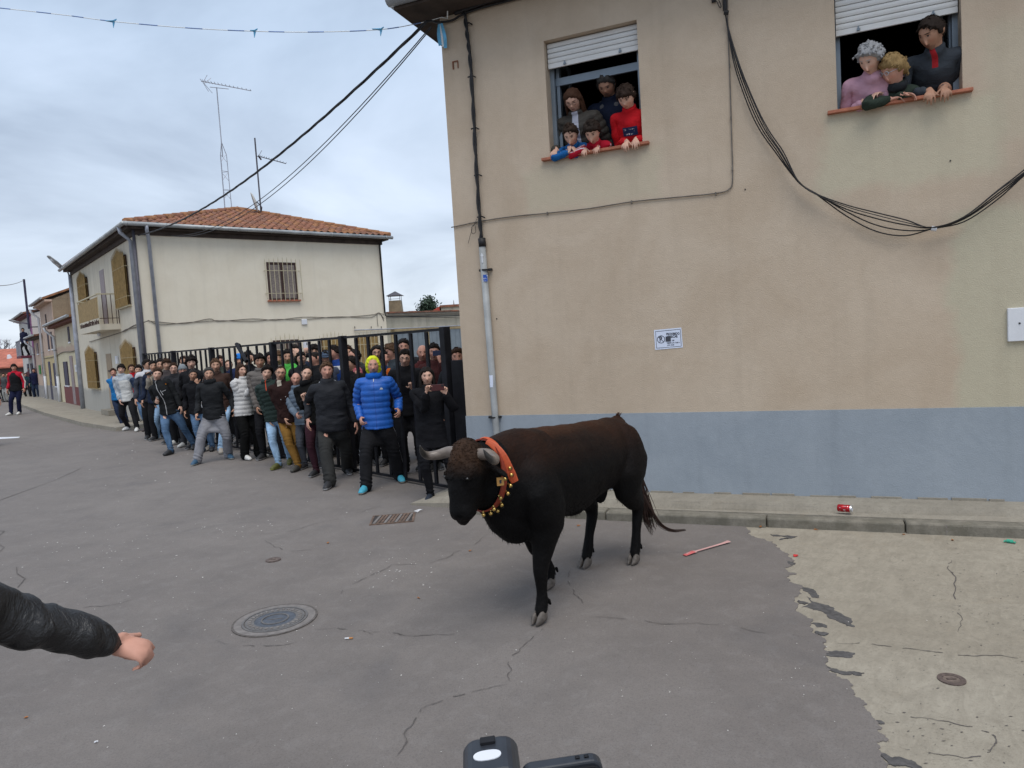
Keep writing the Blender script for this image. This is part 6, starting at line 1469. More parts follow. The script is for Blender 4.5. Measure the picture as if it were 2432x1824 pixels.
person('person in a navy hooded sweatshirt and mid blue jeans near the left of the line', (328, 879), ((372, 1018), (353, 1023)), face=-4, lean=(-.22, .06), tilt=-16, top=('jacket', (.022, .036, .07), {}), legs=('trousers', JEAN, dict(denim=True)), shoes=((.045, .03, .028), (.05, .04, .04)), hair=('quiff', DK), skin_=('mid', .3), handR=(337, 948, -.1), extra=[('hood_down', (.022, .036, .07))])
person('person in a red jacket and black trousers squeezed behind the pale hoodie', (313, 876), ((346, 1007), (330, 1012)), face=-2, lean=(-.10, .06), top=('jacket', (.42, .012, .02), {}), legs=('trousers', BLK, {}), shoes=WSH, hair=('short', BRN), skin_=('mid', .5), handR=(322, 938, -.1))
person('person in a pale grey and white hooded sweatshirt, black trousers and white trainers', (288, 877), ((326, 1024), (305, 1021)), face=6, lean=(-.16, .06), tilt=-10, top=('jacket', (.36, .39, .42), dict(marks=[({'x': (-.06, .3), 'y': (-.4, .0), 'z': (.7, 1.36), 'q': (-9, -.09)}, (.58, .58, .56))])), legs=('trousers', BLK, {}), shoes=WSH, hair=('fringe', DK), skin_=('pale', .1), handR=(284, 950, -.1), extra=[('hood_down', (.5, .5, .5))])
person('person in a bright blue anorak covering the mouth at the far left of the line', (269, 885), ((303, 1012), (291, 1014)), face=8, lean=(-.12, .06), top=('jacket', (.015, .15, .38), dict(rough=.6)), legs=('trousers', DKBLUE, {}), shoes=((.04, .025, .022), (.04, .03, .03)), hair=('short', BRN), skin_=('red', .1), handR=(270, 903, -.2), hdirR=(.1, .1, 1), palmR=(.2, .8, 0), curlR=.8, handL='down')
# --- packed between the front row and the fence
def mid(label, hx, hy, Y, top, hair=('short', DK), sk=('mid', .2), **kw): return person(label, (hx, hy), None, Y, top=top, hair=hair, skin_=sk, lo=True, side=1, **kw)
mid('person with a white collared jacket looking along the fence to the right', 349, 866, 18.4, ('jacket', (.05, .055, .07), dict(marks=[({'z': (1.40, 1.6)}, (.5, .5, .52))])), face=30, look=(-2, 14, 1.7))
mid('person with cropped dark hair peeping over the navy hoodie', 364, 870, 17.6, ('jacket', NAVY, {}), face=5)
mid('person with glasses in a black sweatshirt behind the softshell jacket', 412, 875, 15.4, ('jacket', BLK2, {}), ('short', BRN), ('pale', .1), extra=[('glasses', (.08, .08, .09))], legs=('trousers', BLK, {}), shoes=WSH)
mid('person in a pale grey knitted beanie with glasses', 434, 880, 14.9, ('jacket', BLK2, {}), ('none', GRY), ('red', .3), extra=[('beanie', (.19, .21, .225)), ('glasses', (.1, .08, .07))], legs=('trousers', (.05, .05, .055), {}), shoes=WSH)
mid('tall person with bushy dark curls in a black hooded coat', 454, 862, 15.0, ('parka', BLK, {}), ('curly', DK), ('pale', .35), extra=[('hood_down', BLK2, 1.2)])
mid('person with brown hair squeezed behind the glasses wearer', 396, 866, 16.8, ('jacket', (.06, .05, .05), {}), ('fringe', BRN), ('mid', .0))
w_p, w_s = person('person with long dark hair in a black coat filming at the fence end', (1014, 893), (tuple(G(1024, 1168) + [.30, .12, 0]), tuple(G(1024, 1168))), 8.78, face=6, lean=(0, .02), top=('parka', (.009, .009, .011), {}), legs=('trousers', (.008, .008, .010), {}), shoes=((.012, .018, .03), (.015, .02, .03)), hair=('long', DK), skin_=('pale', 0, 1.0), handR=(1012, 934, -.26), hdirR=(.35, -.2, .9), palmR=(.6, -.8, 0), curlR=.6, handL=(1058, 938, -.16), hdirL=(.1, -.2, 1), palmL=(-.5, -.8, 0), curlL=.7, look=(-.3, 3, 1.1))
phone('black phone with a red case held sideways by the long haired person', w_s, 'R', simple('dark red phone case', (.06, .012, .012), .4), 'phones filming the bull', (.10, -.02, .0))
# --- behind the fence
BG = 'people behind the fence'
def beh(label, hx, hy, Y, top, hair=('short', DK), sk=('mid', .2), **kw): return person(label, (hx, hy), None, Y, BG, top, hair=hair, skin_=sk, lo=True, side=-1, **kw)
j = lambda c, **m: ('jacket', c, m)
beh('person with wavy brown hair in a white and orange jacket looking left behind the fence', 931, 836, 10.9, ('jacket', (.04, .05, .06), dict(marks=[({'z': (1.30, 1.6), 'x': (-.4, .02)}, (.5, .5, .5)), ({'z': (1.28, 1.42), 'x': (.03, .1)}, (.55, .12, .02))])), ('fringe', LBRN), ('red', 0), face=-55, look=(-6, 8, 1.6))
beh('person with dark hair at the back between two bars, behind the leaning one', 959, 824, 11.3, j(BLK2), ('short', DK), ('red', .3))
g2, g2s = beh('person in a black hooded jacket with white striped trousers leaning to the bars', 962, 850, 9.75, j(BLK), ('short', DK), ('pale', .1), lean=(.0, .16), legs=('trousers', BLK, dict(marks=LEG_STR)), handL=(978, 925, -.25), hdirL=(0, -.3, 1), palmL=(.3, -.9, 0), curlL=.8, extra=[('glasses',), ('hood_down', (.04, .06, .05))], look=(-1.0, 3.5, .6), tilt=-6)
beh('bald person in a dark red sweater standing behind the fence', 1004, 838, 10.3, j((.075, .018, .018)), ('bald', LBRN), ('red', .2))
ph_p, ph_s = beh('person holding a dark blue phone in front of the face behind the post', 1031, 836, 10.2, j((.06, .02, .02)), ('short', DK), ('red', .1), handL=(1047, 862, -.28), hdirL=(-.1, -.1, 1), palmL=(-.3, .9, 0), curlL=.55)
phone('dark blue phone raised high beside the fence post', ph_s, 'L', simple('navy phone', (.015, .025, .07), .35), 'phones filming the bull', (-.01, -.03, .05))
beh('person with brown hair half hidden by the corner of the beige house', 1086, 848, 9.1, j((.02, .022, .025)), ('short', BRN), ('red', 0), face=20, legs=('trousers', DJEAN, {}))
beh('person with long dark hair and sunglasses on the head behind the yellow hood', 895, 838, 11.6, j((.04, .035, .04)), ('long', DK), ('mid', 0), extra=[('glasses', (.06, .03, .05))])
beh('person in a blue neck warmer beside the white and orange jacket', 917, 850, 10.9, j((.02, .04, .12)), ('short', DK), ('red', 0))
beh('person with a receding hairline seen in profile behind the fence post', 843, 846, 11.9, j((.03, .028, .03)), ('receding', DK), ('red', .2), face=-60, look=(-8, 9, 1.6))
beh('person in a thick black hooded coat with the hood bunched up behind the stout one', 836, 864, 11.0, ('parka', (.014, .014, .015), {}), ('short', DK), ('mid', .3), face=-30, look=(-7, 7, 1.5), extra=[('hood_down', (.014, .014, .015), 1.4)])
beh('person with short dark hair peering out from behind the thick black coat', 826, 838, 12.2, j((.05, .06, .05)), ('short', BRN), ('mid', 0))
beh('person with a dark beard in a royal blue jacket with white piping', 795, 838, 12.1, j((.015, .05, .22), marks=[({'z': (1.38, 1.44)}, (.5, .5, .5))]), ('short', DK), ('red', .6), face=-20, look=(-7, 8, 1.6))
beh('person in a slate blue cap behind the stout one', 773, 850, 12.0, j((.05, .06, .09)), ('short', DK), ('mid', 0), extra=[('cap', (.07, .10, .15))])
beh('person with stubble and cropped hair between the fence bars', 748, 852, 11.9, j(BLK), ('buzz', DK), ('red', .3), face=-25, look=(-7, 9, 1.6))
beh('person with a black flat topped haircut farther back between the fence bars', 746, 836, 12.9, j(NAVY), ('fringe', DK), ('mid', 0))
p1, s1 = beh('person raising a white phone above the heads', 716, 852, 12.6, j(BLK2), ('short', DK), ('pale', 0), handL=(727, 842, -.25), hdirL=(.1, -.1, 1), palmL=(-.2, .95, 0), curlL=.5)
phone('white phone held upright above the crowd', s1, 'L', M['white'], 'phones filming the bull', (0, -.02, .05), False)
p2, s2 = beh('person with a phone covering the eyes, black glove on', 700, 836, 13.2, j((.06, .05, .05)), ('short', DK), ('pale', 0, 1.0), handR=(703, 846, -.22), hdirR=(.2, 0, 1), palmR=(.2, .95, 0), curlR=.6)
beh('person in a neon green hooded jacket with black hair', 683, 848, 12.7, j((.10, .50, .09)), ('short', DK), ('mid', 0), extra=[('hood_down', (.10, .50, .09), 1.5)])
beh('person with fair wispy hair behind the neon green hood', 661, 851, 13.0, j((.16, .15, .14)), ('fringe', LBRN), ('mid', 0))
beh('person in a black jacket smiling between the taupe puffer and the fence', 642, 852, 13.3, j(BLK), ('short', DK), ('red', .3))
beh('person with raised arm and wild black hair behind the taupe puffer jacket', 590, 852, 14.1, j(BLK), ('curly', DK), ('mid', .1), handL=(600, 848, -.1))
beh('person in a bright blue woollen hat behind the long brown hair', 568, 856, 14.6, j((.02, .03, .08)), ('short', BRN), ('mid', 0), extra=[('beanie', (.02, .16, .50))])
beh('person with tied back fair hair looking out between two bars', 543, 868, 14.6, j((.018, .02, .05)), ('receding', LBRN), ('pale', 0, 1.0))
beh('person with short brown hair far back behind the brown striped jacket', 523, 858, 15.6, j((.05, .06, .05)), ('short', BRN), ('red', 0))
beh('person with brown hair peering over the curls at the fence', 436, 858, 17.2, j((.02, .02, .022)), ('short', BRN), ('mid', 0))
beh('person in a pink and white patterned hood behind the blue puffer jacket', 849, 889, 11.0, ('jacket', (.03, .03, .033), {}), ('none', DK), ('red', 0), extra=[('hood', (.50, .14, .17))], legs=('trousers', BLK, {}), shoes=NSH, tilt=-8)
# --- down the street
FG = 'people far along the street'
person('person in a red and black tracksuit top walking alone down the middle of the street', (33, 873), ((47, 984), (27, 986)), None, FG, ('jacket', (.40, .012, .03), dict(marks=[({'q': (-9, -.075), 'z': (.7, 1.47)}, (.012, .012, .014))] + W_STR)), ('trousers', (.012, .014, .04), {}), WSH, ('fringe', DK), ('red', 0), lo=True, face=0, look=(-3, 3, 1.4))
for lab, x, y, Y, c, lc in (('person in a dark teal jacket at the end of the street by the downpipe', 61, 890, 43, (.02, .06, .075), BLK), ('person in a grey green coat behind the tracksuit top, beside the teal jacket', 73, 891, 42.5, (.02, .045, .05), BLK), ('tall person in a navy coat beside the farthest downpipe', 80, 880, 41.5, (.015, .018, .05), DJEAN),
                            ('person with light brown hair standing above the others by the far wall', 70, 876, 45, (.14, .06, .07), BLK), ('person in a grey sweater with a pale bag at the left edge of the street', 8, 891, 40, (.07, .075, .08), (.30, .30, .29)), ('person in a dark red coat at the far left edge', -3, 893, 42, (.14, .03, .03), BLK),
                            ('person in a green top behind the tracksuit top', 49, 888, 46, (.08, .14, .06), BLK), ('person in a dark coat behind the left shoulder of the tracksuit top', 17, 890, 47, (.05, .03, .03), BLK)):
    person(lab, (x, y), None, Y, FG, ('jacket', c, {}), ('trousers', lc, {}), WSH if Y == 43 else BSH, ('short', BRN if Y > 44 else DK), ('red', 0), lo=True, face=random.uniform(-20, 20))
bq = RWd(-.28, 30.4); person('person in dark clothes leaning out over the far dark red balcony', (bq[0], bq[1], 4.15), (tuple(bq + [.15, .1, 2.59]), tuple(bq + [-.1, -.1, 2.59])), bq[1], FG, ('jacket', (.02, .022, .05), {}), lo=True, world=True, face=-10, k=.98)
person('person in navy at the left edge of the street with one arm hanging into view', (-62, 886), ((-40, 1066), (-8, 1058)), None, FG, ('jacket', (.015, .018, .05), {}), ('trousers', BLK, {}), WSH, lo=True, face=40, handL=(7, 960, -.1), handR='down', curlL=.5, hdirL=(.2, 0, -1))
# --- at the windows (feet on the floor of the room inside)
WG = 'people leaning out of the house windows'; RF_ = 2.84
def atwin(x, y, into): v = onplane(x, y, HP - HN * into, HN); return v
def winp(label, hx, hy, into, footin, top, hair, sk, hands=None, k=None, hs=1.0, lean=None, legs=('trousers', BLK, {}), extra=(), face=-22.6, look=(-.6, 4.3, 1.0), **kw):
    hd = atwin(hx, hy, into); c = hd - HN * (footin); c[2] = RF_; a = math.radians(-22.65); L = np.array([math.cos(a), math.sin(a), 0])
    ln = lean or (0, .25); kw2 = dict(kw)
    for s, (x, y, i2) in (hands or {}).items(): kw2['hand' + s] = atwin(x, y, i2)
    return person(label, tuple(hd), (tuple(c + L * .1), tuple(c - L * .1)), float(hd[1]), WG, top, legs, NSH, hair, sk, extra, world=True, face=math.degrees(a) if False else face, lean=ln, hs=hs, look=np.array(look), **({'k': k} if k else {}), **kw2)
DWN = (0, 0, -1); OUT = HN * .8 + np.array([0, 0, -.55]); INW = -HN
winp('person with brown hair and glasses in a grey padded coat at the left window', 1361, 238, .12, .5, ('puffer', (.065, .058, .05), dict(rough=.6, marks=[({'x': (-.03, .035), 'y': (-.4, .0), 'z': (1.05, 1.53)}, (.42, .42, .48))])), ('long', (.07, .032, .018)), ('pale', 0, 1.2), {'R': (1319, 356, .05)}, lean=(-.05, .38), k=1.03, hdirR=OUT, palmR=(0, 0, -1), curlR=.45, extra=[('glasses', (.2, .12, .1)), ('hood_down', (.065, .058, .05))])
winp('bearded person in a navy jacket standing behind the boys at the left window', 1441, 203, .32, .2, ('jacket', (.010, .014, .03), {}), ('short', (.06, .055, .05)), ('tan', .8), None, lean=(.0, .22), k=1.12, extra=[('hood_down', (.09, .088, .09), 1.2)], hdirL=OUT)
winp('boy in a red sweatshirt with a navy chest panel at the left window', 1487, 231, -.02, .8, ('jacket', (.50, .012, .018), {}), ('fringe', (.035, .02, .014)), ('pale', 0), {'R': (1487, 337, -.02), 'L': (1513, 331, -.02)}, hs=1.12, k=.90, lean=(0, .52), hdirR=OUT, palmR=DWN, curlR=.5, hdirL=OUT, palmL=DWN, curlL=.5,
     extra=[('print', 'chest_panel', [(rect(-.085, .085, 1.23, 1.335), ip)]), ('print', 'panel_text', [(rect(-.072, -.050, 1.298, 1.318), wp), (rect(-.042, -.005, 1.300, 1.316), wp), (rect(.002, .05, 1.304, 1.312), wp), (rect(-.07, -.062, 1.245, 1.265), wp), (rect(-.048, -.03, 1.245, 1.265), wp), (rect(-.02, -.005, 1.245, 1.265), wp), (rect(.008, .028, 1.245, 1.265), wp), (rect(.045, .065, 1.262, 1.282), wp)])])
winp('small child in a blue top resting the chin at the left window sill', 1356, 319, -.02, 1.0, ('jacket', (.015, .11, .32), {}), ('short', (.04, .024, .016)), ('pale', 0), {'R': (1350, 362, -.06), 'L': (1368, 362, -.04)}, hs=1.32, k=.70, lean=(0, 1.9), elbowR=np.array([-.5,.6,.05]), elbowL=np.array([.4,.7,.05]), hdirR=(.2, .1, 1), palmR=(.5, .5, 0), hdirL=(-.3, .1, .6), palmL=(-.5, .5, 0), curlR=.8, curlL=.8)
winp('small child in a red track top with white sleeve stripes at the left window', 1407, 313, -.04, 1.0, ('jacket', (.42, .012, .03), dict(marks=[({'t': (-.05, .6), 'q': (.0, .2), 'w': (a, a + .012)}, (.6, .58, .62)) for a in (-.034, -.006, .022)])), ('fringe', (.03, .02, .015)), ('pale', 0), {'R': (1390, 354, -.03), 'L': (1420, 348, -.03)}, hs=1.32, k=.72, lean=(0, 1.9), elbowR=np.array([-.4,.7,.05]), elbowL=np.array([.4,.7,.05]), hdirR=OUT, palmR=DWN, hdirL=OUT, palmL=DWN, curlR=.4, curlL=.4)
winp('elderly person with curly white hair in a pink sweatshirt at the right window', 2066, 140, -.10, 1.0, ('jacket', (.52, .30, .37), dict(wr=.7)), ('white', (.36, .36, .37)), ('pale', 0, .8), {'R': (2050, 243, -.04), 'L': (2098, 222, .0)}, lean=(-.02, 1.15), k=1.02, fat=.12, hdirR=(.9, -.4, 0), palmR=DWN, hdirL=(-.9, -.3, -.1), palmL=DWN)
winp('blond boy with pale glasses in a dark green jacket at the right window', 2121, 166, -.05, .8, ('jacket', (.03, .042, .032), {}), ('fringe', BLOND), ('red', 0), {'L': (2142, 224, -.07), 'R': (2112, 236, -.05)}, hs=1.26, k=.85, lean=(.02, .85), elbowR=np.array([-.8,.4,.1]), elbowL=np.array([.5,.7,.1]), look=(-3, 5.2, 1.0), hdirL=(.8, -.4, -.2), palmL=DWN, curlL=.4, hdirR=(.9, -.3, 0), palmR=DWN, extra=[('glasses', (.5, .55, .6)), ('scarf', (.025, .028, .032))])
winp('person with a short beard in a charcoal cardigan leaning on the right window sill', 2212, 78, -.02, 1.0, ('jacket', (.045, .052, .062), dict(marks=[({'x': (-.022, .022), 'y': (-.4, 0), 'z': (1.41, 1.55)}, (.36, .02, .025)), ({'t': (.36, .7), 'x': (0, 2)}, (.36, .19, .125))])), ('short', (.025, .016, .012)), ('tan', .5), {'R': (2203, 217, -.04), 'L': (2243, 209, -.04)}, lean=(0, .95), k=1.06, face=-30, hs=1.06, elbowR=np.array([-.3,.6,-.5]), elbowL=np.array([.1,.7,-.5]), look=(-2.2, 4.6, .9), hdirR=OUT, palmR=DWN, curlR=.55, hdirL=OUT, palmL=DWN, curlL=.55, extra=[('watch', 'L')])
# --- foreground: person at the left, beside the camera, arm held out into the picture
person('person in a black leather jacket at the left reaching one arm out over the street', (-1.655, 1.78, 1.60), ((-1.80, 1.74, 0), (-1.60, 1.72, 0)), 1.8, 'foreground onlookers', ('parka', (.012, .011, .011), dict(rough=.45, wr=1.0, spec=.45)), legs=('trousers', DJEAN, {}), world=True, face=165, look=(-.2, 6, 1.2), lean=(-.10, .12), sleeve=1.10, handR=np.array(Dp(340, 1556, 2.05)), skin_=('red', 0), elbowR=np.array([-.3, .0, -.9]), hdirR=(.82, .32, -.42), palmR=(-.4, .3, -.8), curlR=.7)
# ================================================================= the bull
BO = np.array([0.0, 4.65, 0.0]); BD = nrm(np.array([-.62, -.785, 0])); BA = math.atan2(BD[1], BD[0])
bull = thing('bull', 'dark brown fighting bull with curved horns and a red belled collar walking in the street', 'bull', BO, BA)
Rx = lambda p, r, n=16, ref=(0, 0, 1): tube(p, r, n, ref=ref, round_caps=True)
parts = [
 Rx([(-1.40, 0, .93), (-1.33, 0, .945), (-1.22, 0, .925), (-1.02, 0, .905), (-.78, 0, .888), (-.5, 0, .880), (-.22, 0, .888), (0, 0, .925), (.14, 0, .945), (.26, 0, .985)],
    [(.10, .14), (.165, .205), (.225, .245), (.248, .268), (.262, .296), (.275, .324), (.270, .345), (.240, .330), (.205, .305), (.165, .255)], 22),
 Rx([(.0, 0, 1.00), (.16, 0, 1.02), (.30, 0, 1.04), (.42, 0, 1.07), (.50, 0, 1.09)], [(.20, .262), (.178, .232), (.155, .195), (.135, .150), (.115, .11)], 18),
 # head hanging almost straight down
 Rx([(.475, 0, 1.165), (.495, 0, 1.09), (.515, 0, 1.0), (.535, 0, .92), (.555, 0, .84), (.567, 0, .79), (.570, 0, .755), (.568, 0, .735)], [(.118, .100), (.136, .115), (.130, .118), (.108, .110), (.090, .098), (.092, .092), (.082, .076), (.052, .045)], 18, (1, 0, 0)),
 Rx([(.43, 0, 1.03), (.45, 0, .92), (.50, 0, .83)], [(.105, .10), (.098, .098), (.075, .075)], 14, (1, 0, 0)),
 # brisket and dewlap
 Rx([(.36, 0, .88), (.28, 0, .80), (.18, 0, .71), (.06, 0, .63), (-.15, 0, .605)], [(.05, .07), (.075, .10), (.12, .13), (.155, .14), (.165, .13)], 14),
 Rx([(-.95, 0, .70), (-.80, 0, .635), (-.55, 0, .60)], [(.07, .07), (.10, .07), (.14, .07)], 12),
 Rx([(-.98, .02, .68), (-.99, .02, .60), (-.985, .02, .565)], [(.055, .05), (.062, .055), (.05, .04)], 12, (1, 0, 0)),
 Rx([(-1.25, 0, 1.10), (-1.34, 0, 1.125), (-1.41, 0, 1.10), (-1.44, 0, 1.02)], [(.06, .05), (.05, .045), (.04, .036), (.035, .03)], 10)]
def leg(pts, r, ref=(1, 0, 0)): parts.append(Rx(pts, r, 14, ref))
leg([(.02, .165, .98), (.03, .20, .86), (-.02, .20, .72), (-.035, .185, .60), (.0, .175, .47), (.035, .175, .375), (.045, .175, .33), (.05, .18, .20), (.055, .182, .125), (.085, .185, .065)], [(.10, .16), (.115, .175), (.125, .165), (.105, .135), (.072, .088), (.056, .062), (.052, .055), (.037, .040), (.044, .046), (.042, .042)])
leg([(-.05, -.165, .98), (-.08, -.20, .86), (-.16, -.20, .72), (-.24, -.175, .60), (-.30, -.155, .47), (-.32, -.15, .375), (-.335, -.15, .33), (-.45, -.135, .20), (-.48, -.13, .125), (-.46, -.13, .065)], [(.10, .16), (.115, .175), (.125, .165), (.105, .135), (.072, .088), (.056, .062), (.052, .055), (.037, .040), (.044, .046), (.042, .042)])
leg([(-1.20, .12, 1.0), (-1.20, .17, .86), (-1.14, .185, .74), (-1.16, .18, .62), (-1.26, .17, .51), (-1.325, .16, .45), (-1.32, .155, .38), (-1.285, .155, .24), (-1.265, .155, .13), (-1.235, .155, .07)], [(.12, .17), (.12, .205), (.115, .19), (.092, .150), (.064, .105), (.048, .078), (.042, .058), (.036, .043), (.043, .046), (.041, .041)])
leg([(-1.14, -.12, 1.0), (-1.12, -.17, .86), (-1.03, -.18, .74), (-1.01, -.175, .62), (-1.07, -.155, .51), (-1.12, -.145, .45), (-1.11, -.14, .38), (-1.05, -.14, .24), (-1.02, -.14, .13), (-.985, -.14, .07)], [(.12, .17), (.12, .205), (.115, .19), (.092, .150), (.064, .105), (.048, .078), (.042, .058), (.036, .043), (.043, .046), (.041, .041)])
for s in (1, -1):
    parts.append(Rx([(.44, s * .095, 1.105), (.425, s * .16, 1.085), (.41, s * .225, 1.04), (.40, s * .26, 1.005)], [(.025, .030), (.020, .042), (.016, .044), (.010, .018)], 10, (1, 0, 0)))
    parts.append(Rx([(.585, s * .085, 1.035), (.595, s * .078, 1.015)], [(.030, .030), (.028, .028)], 10))
    parts.append(Rx([(-1.33, s * .09, 1.03), (-1.18, s * .13, 1.06)], [(.06, .06), (.08, .07)], 10))
(V, F), = remesh_many([(*cat_mesh(parts), .0135, 1)])
V = lap_smooth(np.array(V), F, 5, .55); N = vnormals(V, F)
V = V + N * (.010 * fbm(V * 5.5, 31, 3) * np.clip((V[:, 2] - .35) * 3, .15, 1))[:, None]
hd_ = (V[:, 0] > .42) & (V[:, 2] > 1.02)
V[hd_] += N[hd_] * (.009 * np.abs(fbm(V[hd_] * 22, 12, 2)))[:, None]
for s in (1, -1):                        # nostrils and mouth line
    d = np.linalg.norm((V - [.636, s * .036, .772]) / [1, 1, .8], axis=1); V -= N * (.016 * np.exp(-(d / .016) ** 2))[:, None]
V -= N * (.006 * np.exp(-((V[:, 2] - .738 - .25 * np.clip(.60 - V[:, 0], 0, 1)) / .007) ** 2) * (V[:, 0] > .5) * (V[:, 2] < .82))[:, None]
def headfix(P):
    P = np.array(P, float); w = np.clip((P[:, 0] - .33) / .11, 0, 1); w = w * w * (3 - 2 * w); c = np.array([.44, 0, 1.12]); return P + (c - P) * (.085 * w)[:, None] * [.6, 1, 1]
V = headfix(V)
t = NT('bull coat'); v = t.attr('rest'); X, Y, Z = t.sep(v)[:3]
n1 = t.noise(v, 3.2, 5, .6); n2 = t.noise(t.scale(v, (30, 90, 45)), 1.0, 4, .65)
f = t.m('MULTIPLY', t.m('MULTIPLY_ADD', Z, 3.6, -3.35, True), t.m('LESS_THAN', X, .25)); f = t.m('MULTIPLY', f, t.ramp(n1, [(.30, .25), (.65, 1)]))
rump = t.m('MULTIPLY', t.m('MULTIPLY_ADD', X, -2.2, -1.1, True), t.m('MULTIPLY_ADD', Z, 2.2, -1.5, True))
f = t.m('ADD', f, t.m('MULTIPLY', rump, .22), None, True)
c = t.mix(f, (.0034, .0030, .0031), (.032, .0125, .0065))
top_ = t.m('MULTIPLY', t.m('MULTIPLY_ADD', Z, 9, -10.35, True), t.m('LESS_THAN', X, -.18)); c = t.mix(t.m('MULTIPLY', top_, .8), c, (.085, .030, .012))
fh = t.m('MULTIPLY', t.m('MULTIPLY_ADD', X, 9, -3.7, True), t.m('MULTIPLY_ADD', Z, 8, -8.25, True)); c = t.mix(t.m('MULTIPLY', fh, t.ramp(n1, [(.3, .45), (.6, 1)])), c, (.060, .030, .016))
mz = t.m('MULTIPLY', t.m('MULTIPLY_ADD', Z, -14, 11.35, True), t.m('MULTIPLY_ADD', X, 9, -4.9, True)); c = t.mix(t.m('MULTIPLY', mz, .8), c, (.034, .024, .022))
c = t.mix(t.ramp(n2, [(.35, .35), (.6, 0)]), c, (.003, .003, .003)); t.col(c)
t.rough(t.m('MULTIPLY_ADD', mz, -.18, .62)); t.spec(.12); t.bump(n2, .010, .8)
M['coat'] = t.mat
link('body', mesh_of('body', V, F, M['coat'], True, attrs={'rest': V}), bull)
# short coat hairs and curls as thin blades
r = np.random.default_rng(5); Vn = np.array(V); N = vnormals(V, F); A_ = np.arange(len(V))
def blades(name, idx, L, w, dirf, mat, curl=.5, seg=3):
    b = Vn[idx] - N[idx] * .003; n = N[idx]; g = dirf(b, n); g = g - n * np.sum(g * n, 1, keepdims=True); g = nrm(g); s = nrm(np.cross(n, g)) ; L = L[:, None]
    VV = []; 
    for k in range(seg):
        f_ = k / (seg - 1); p = b + n * L * (f_ - curl * f_ * f_) * .55 + g * L * f_ * .85; ww = w * (1 - f_ * .85); VV += [p - s * ww, p + s * ww]
    VV = np.stack(VV, 1); m_ = len(idx); Vo = VV.reshape(-1, 3); Fo = []
    for i in range(m_):
        o = i * seg * 2
        for k in range(seg - 1): Fo.append((o + 2 * k, o + 2 * k + 1, o + 2 * k + 3, o + 2 * k + 2))
    return tag(link(name, mesh_of(name, Vo, Fo, mat, True, attrs={'rest': np.repeat(b, seg * 2, 0)}), bull), kind='stuff')
back = lambda b, n: np.stack([-np.ones(len(b)), r.normal(0, .2, len(b)), -.8 + r.normal(0, .2, len(b))], 1)
idx = r.choice(A_, 16000); blades('short_fur', idx, r.uniform(.010, .020, len(idx)), .0016, back, M['coat'])
und = np.where((N[:, 2] < -.35) & (V[:, 2] > .5) & (V[:, 2] < .98) & (V[:, 0] < .4))[0]; idx = r.choice(und, 1500); blades('belly_fur', idx, r.uniform(.02, .045, len(idx)), .0018, lambda b, n: np.stack([-.8 + r.normal(0, .3, len(b)), r.normal(0, .3, len(b)), -np.ones(len(b))], 1), M['coat'], .1)
fet = np.where((V[:, 2] > .08) & (V[:, 2] < .17) & (V[:, 0] < 1))[0]; idx = r.choice(fet, 700); blades('fetlock_fur', idx, r.uniform(.015, .03, len(idx)), .002, lambda b, n: np.stack([r.normal(-.4, .2, len(b)), r.normal(0, .2, len(b)), -np.ones(len(b))], 1), M['coat'], .3)
fore = np.where((V[:, 0] > .40) & (V[:, 2] > 1.02) & (np.abs(V[:, 1]) < .14) & ((N[:, 0] > .05) | (N[:, 2] > .4)))[0]
mb = MB(); mc = []
for i in r.choice(fore, 620):
    b = V[i]; n = N[i]; a = nrm(np.cross(n, r.normal(0, 1, 3))); q = np.cross(n, a); R_ = r.uniform(.004, .009); ph = r.uniform(0, 6)
    P = [b - n * .004 + (a * math.cos(ph + tt) + q * math.sin(ph + tt) - a * math.cos(ph) - q * math.sin(ph)) * R_ + n * R_ * (.55 * math.sin(tt * .62)) for tt in np.linspace(0, 3.6, 6)]
    mb.tube(P, [.003, .0034, .0032, .003, .002, .0008], 4, caps=False)
ff = tag(link('forelock', mesh_of('forelock', mb.V, mb.F, M['coat'], True, attrs={'rest': np.array(mb.V)}), bull), kind='stuff')
# horns
t = NT('horn'); v = t.attr('rest'); Yh = t.m('ABSOLUTE', t.sep(v)[1]); n = t.noise(t.scale(v, (30, 12, 30)), 1.0, 4, .6); tipf = t.m('MULTIPLY_ADD', t.sep(v)[0], 11, -6.1, True)
c = t.mix(t.ramp(n, [(.3, 0), (.7, 1)]), (.125, .098, .082), (.215, .175, .142)); c = t.mix(t.ramp(tipf, [(0, 0), (.40, .96)]), c, (.022, .020, .018)); t.col(c); t.rough(.38); t.spec(.5); t.bump(n, .003, .5); M['horn'] = t.mat
for s in (1, -1):
    P = smooth_path([(.475, s * .085, 1.165), (.475, s * .175, 1.168), (.50, s * .245, 1.150), (.555, s * .290, 1.150), (.605, s * .292, 1.180), (.635, s * .280, 1.235)], 5)
    rr = np.interp(np.linspace(0, 1, len(P)), [0, .2, .45, .7, .88, 1], [.043, .040, .035, .026, .015, .003]); V_, F_ = tube(headfix(P), list(rr * .88), 14, ref=(0, 0, 1))
    link('horn', mesh_of('horn', V_, F_, M['horn'], True, attrs={'rest': np.array(V_)}), bull)
    mb = MB(); mb.tube(headfix([(.602, s * .098, 1.032), (.608, s * .100, 1.022)]), [(.014, .012), (.010, .009)], 10); mb.build('eye', simple('dark eye', (.004, .003, .003), .08, .1, 10, spec=.8), bull, True)
M['hoof'] = simple('worn hoof', (.105, .090, .078), .6, .4, 30, bump=.001)
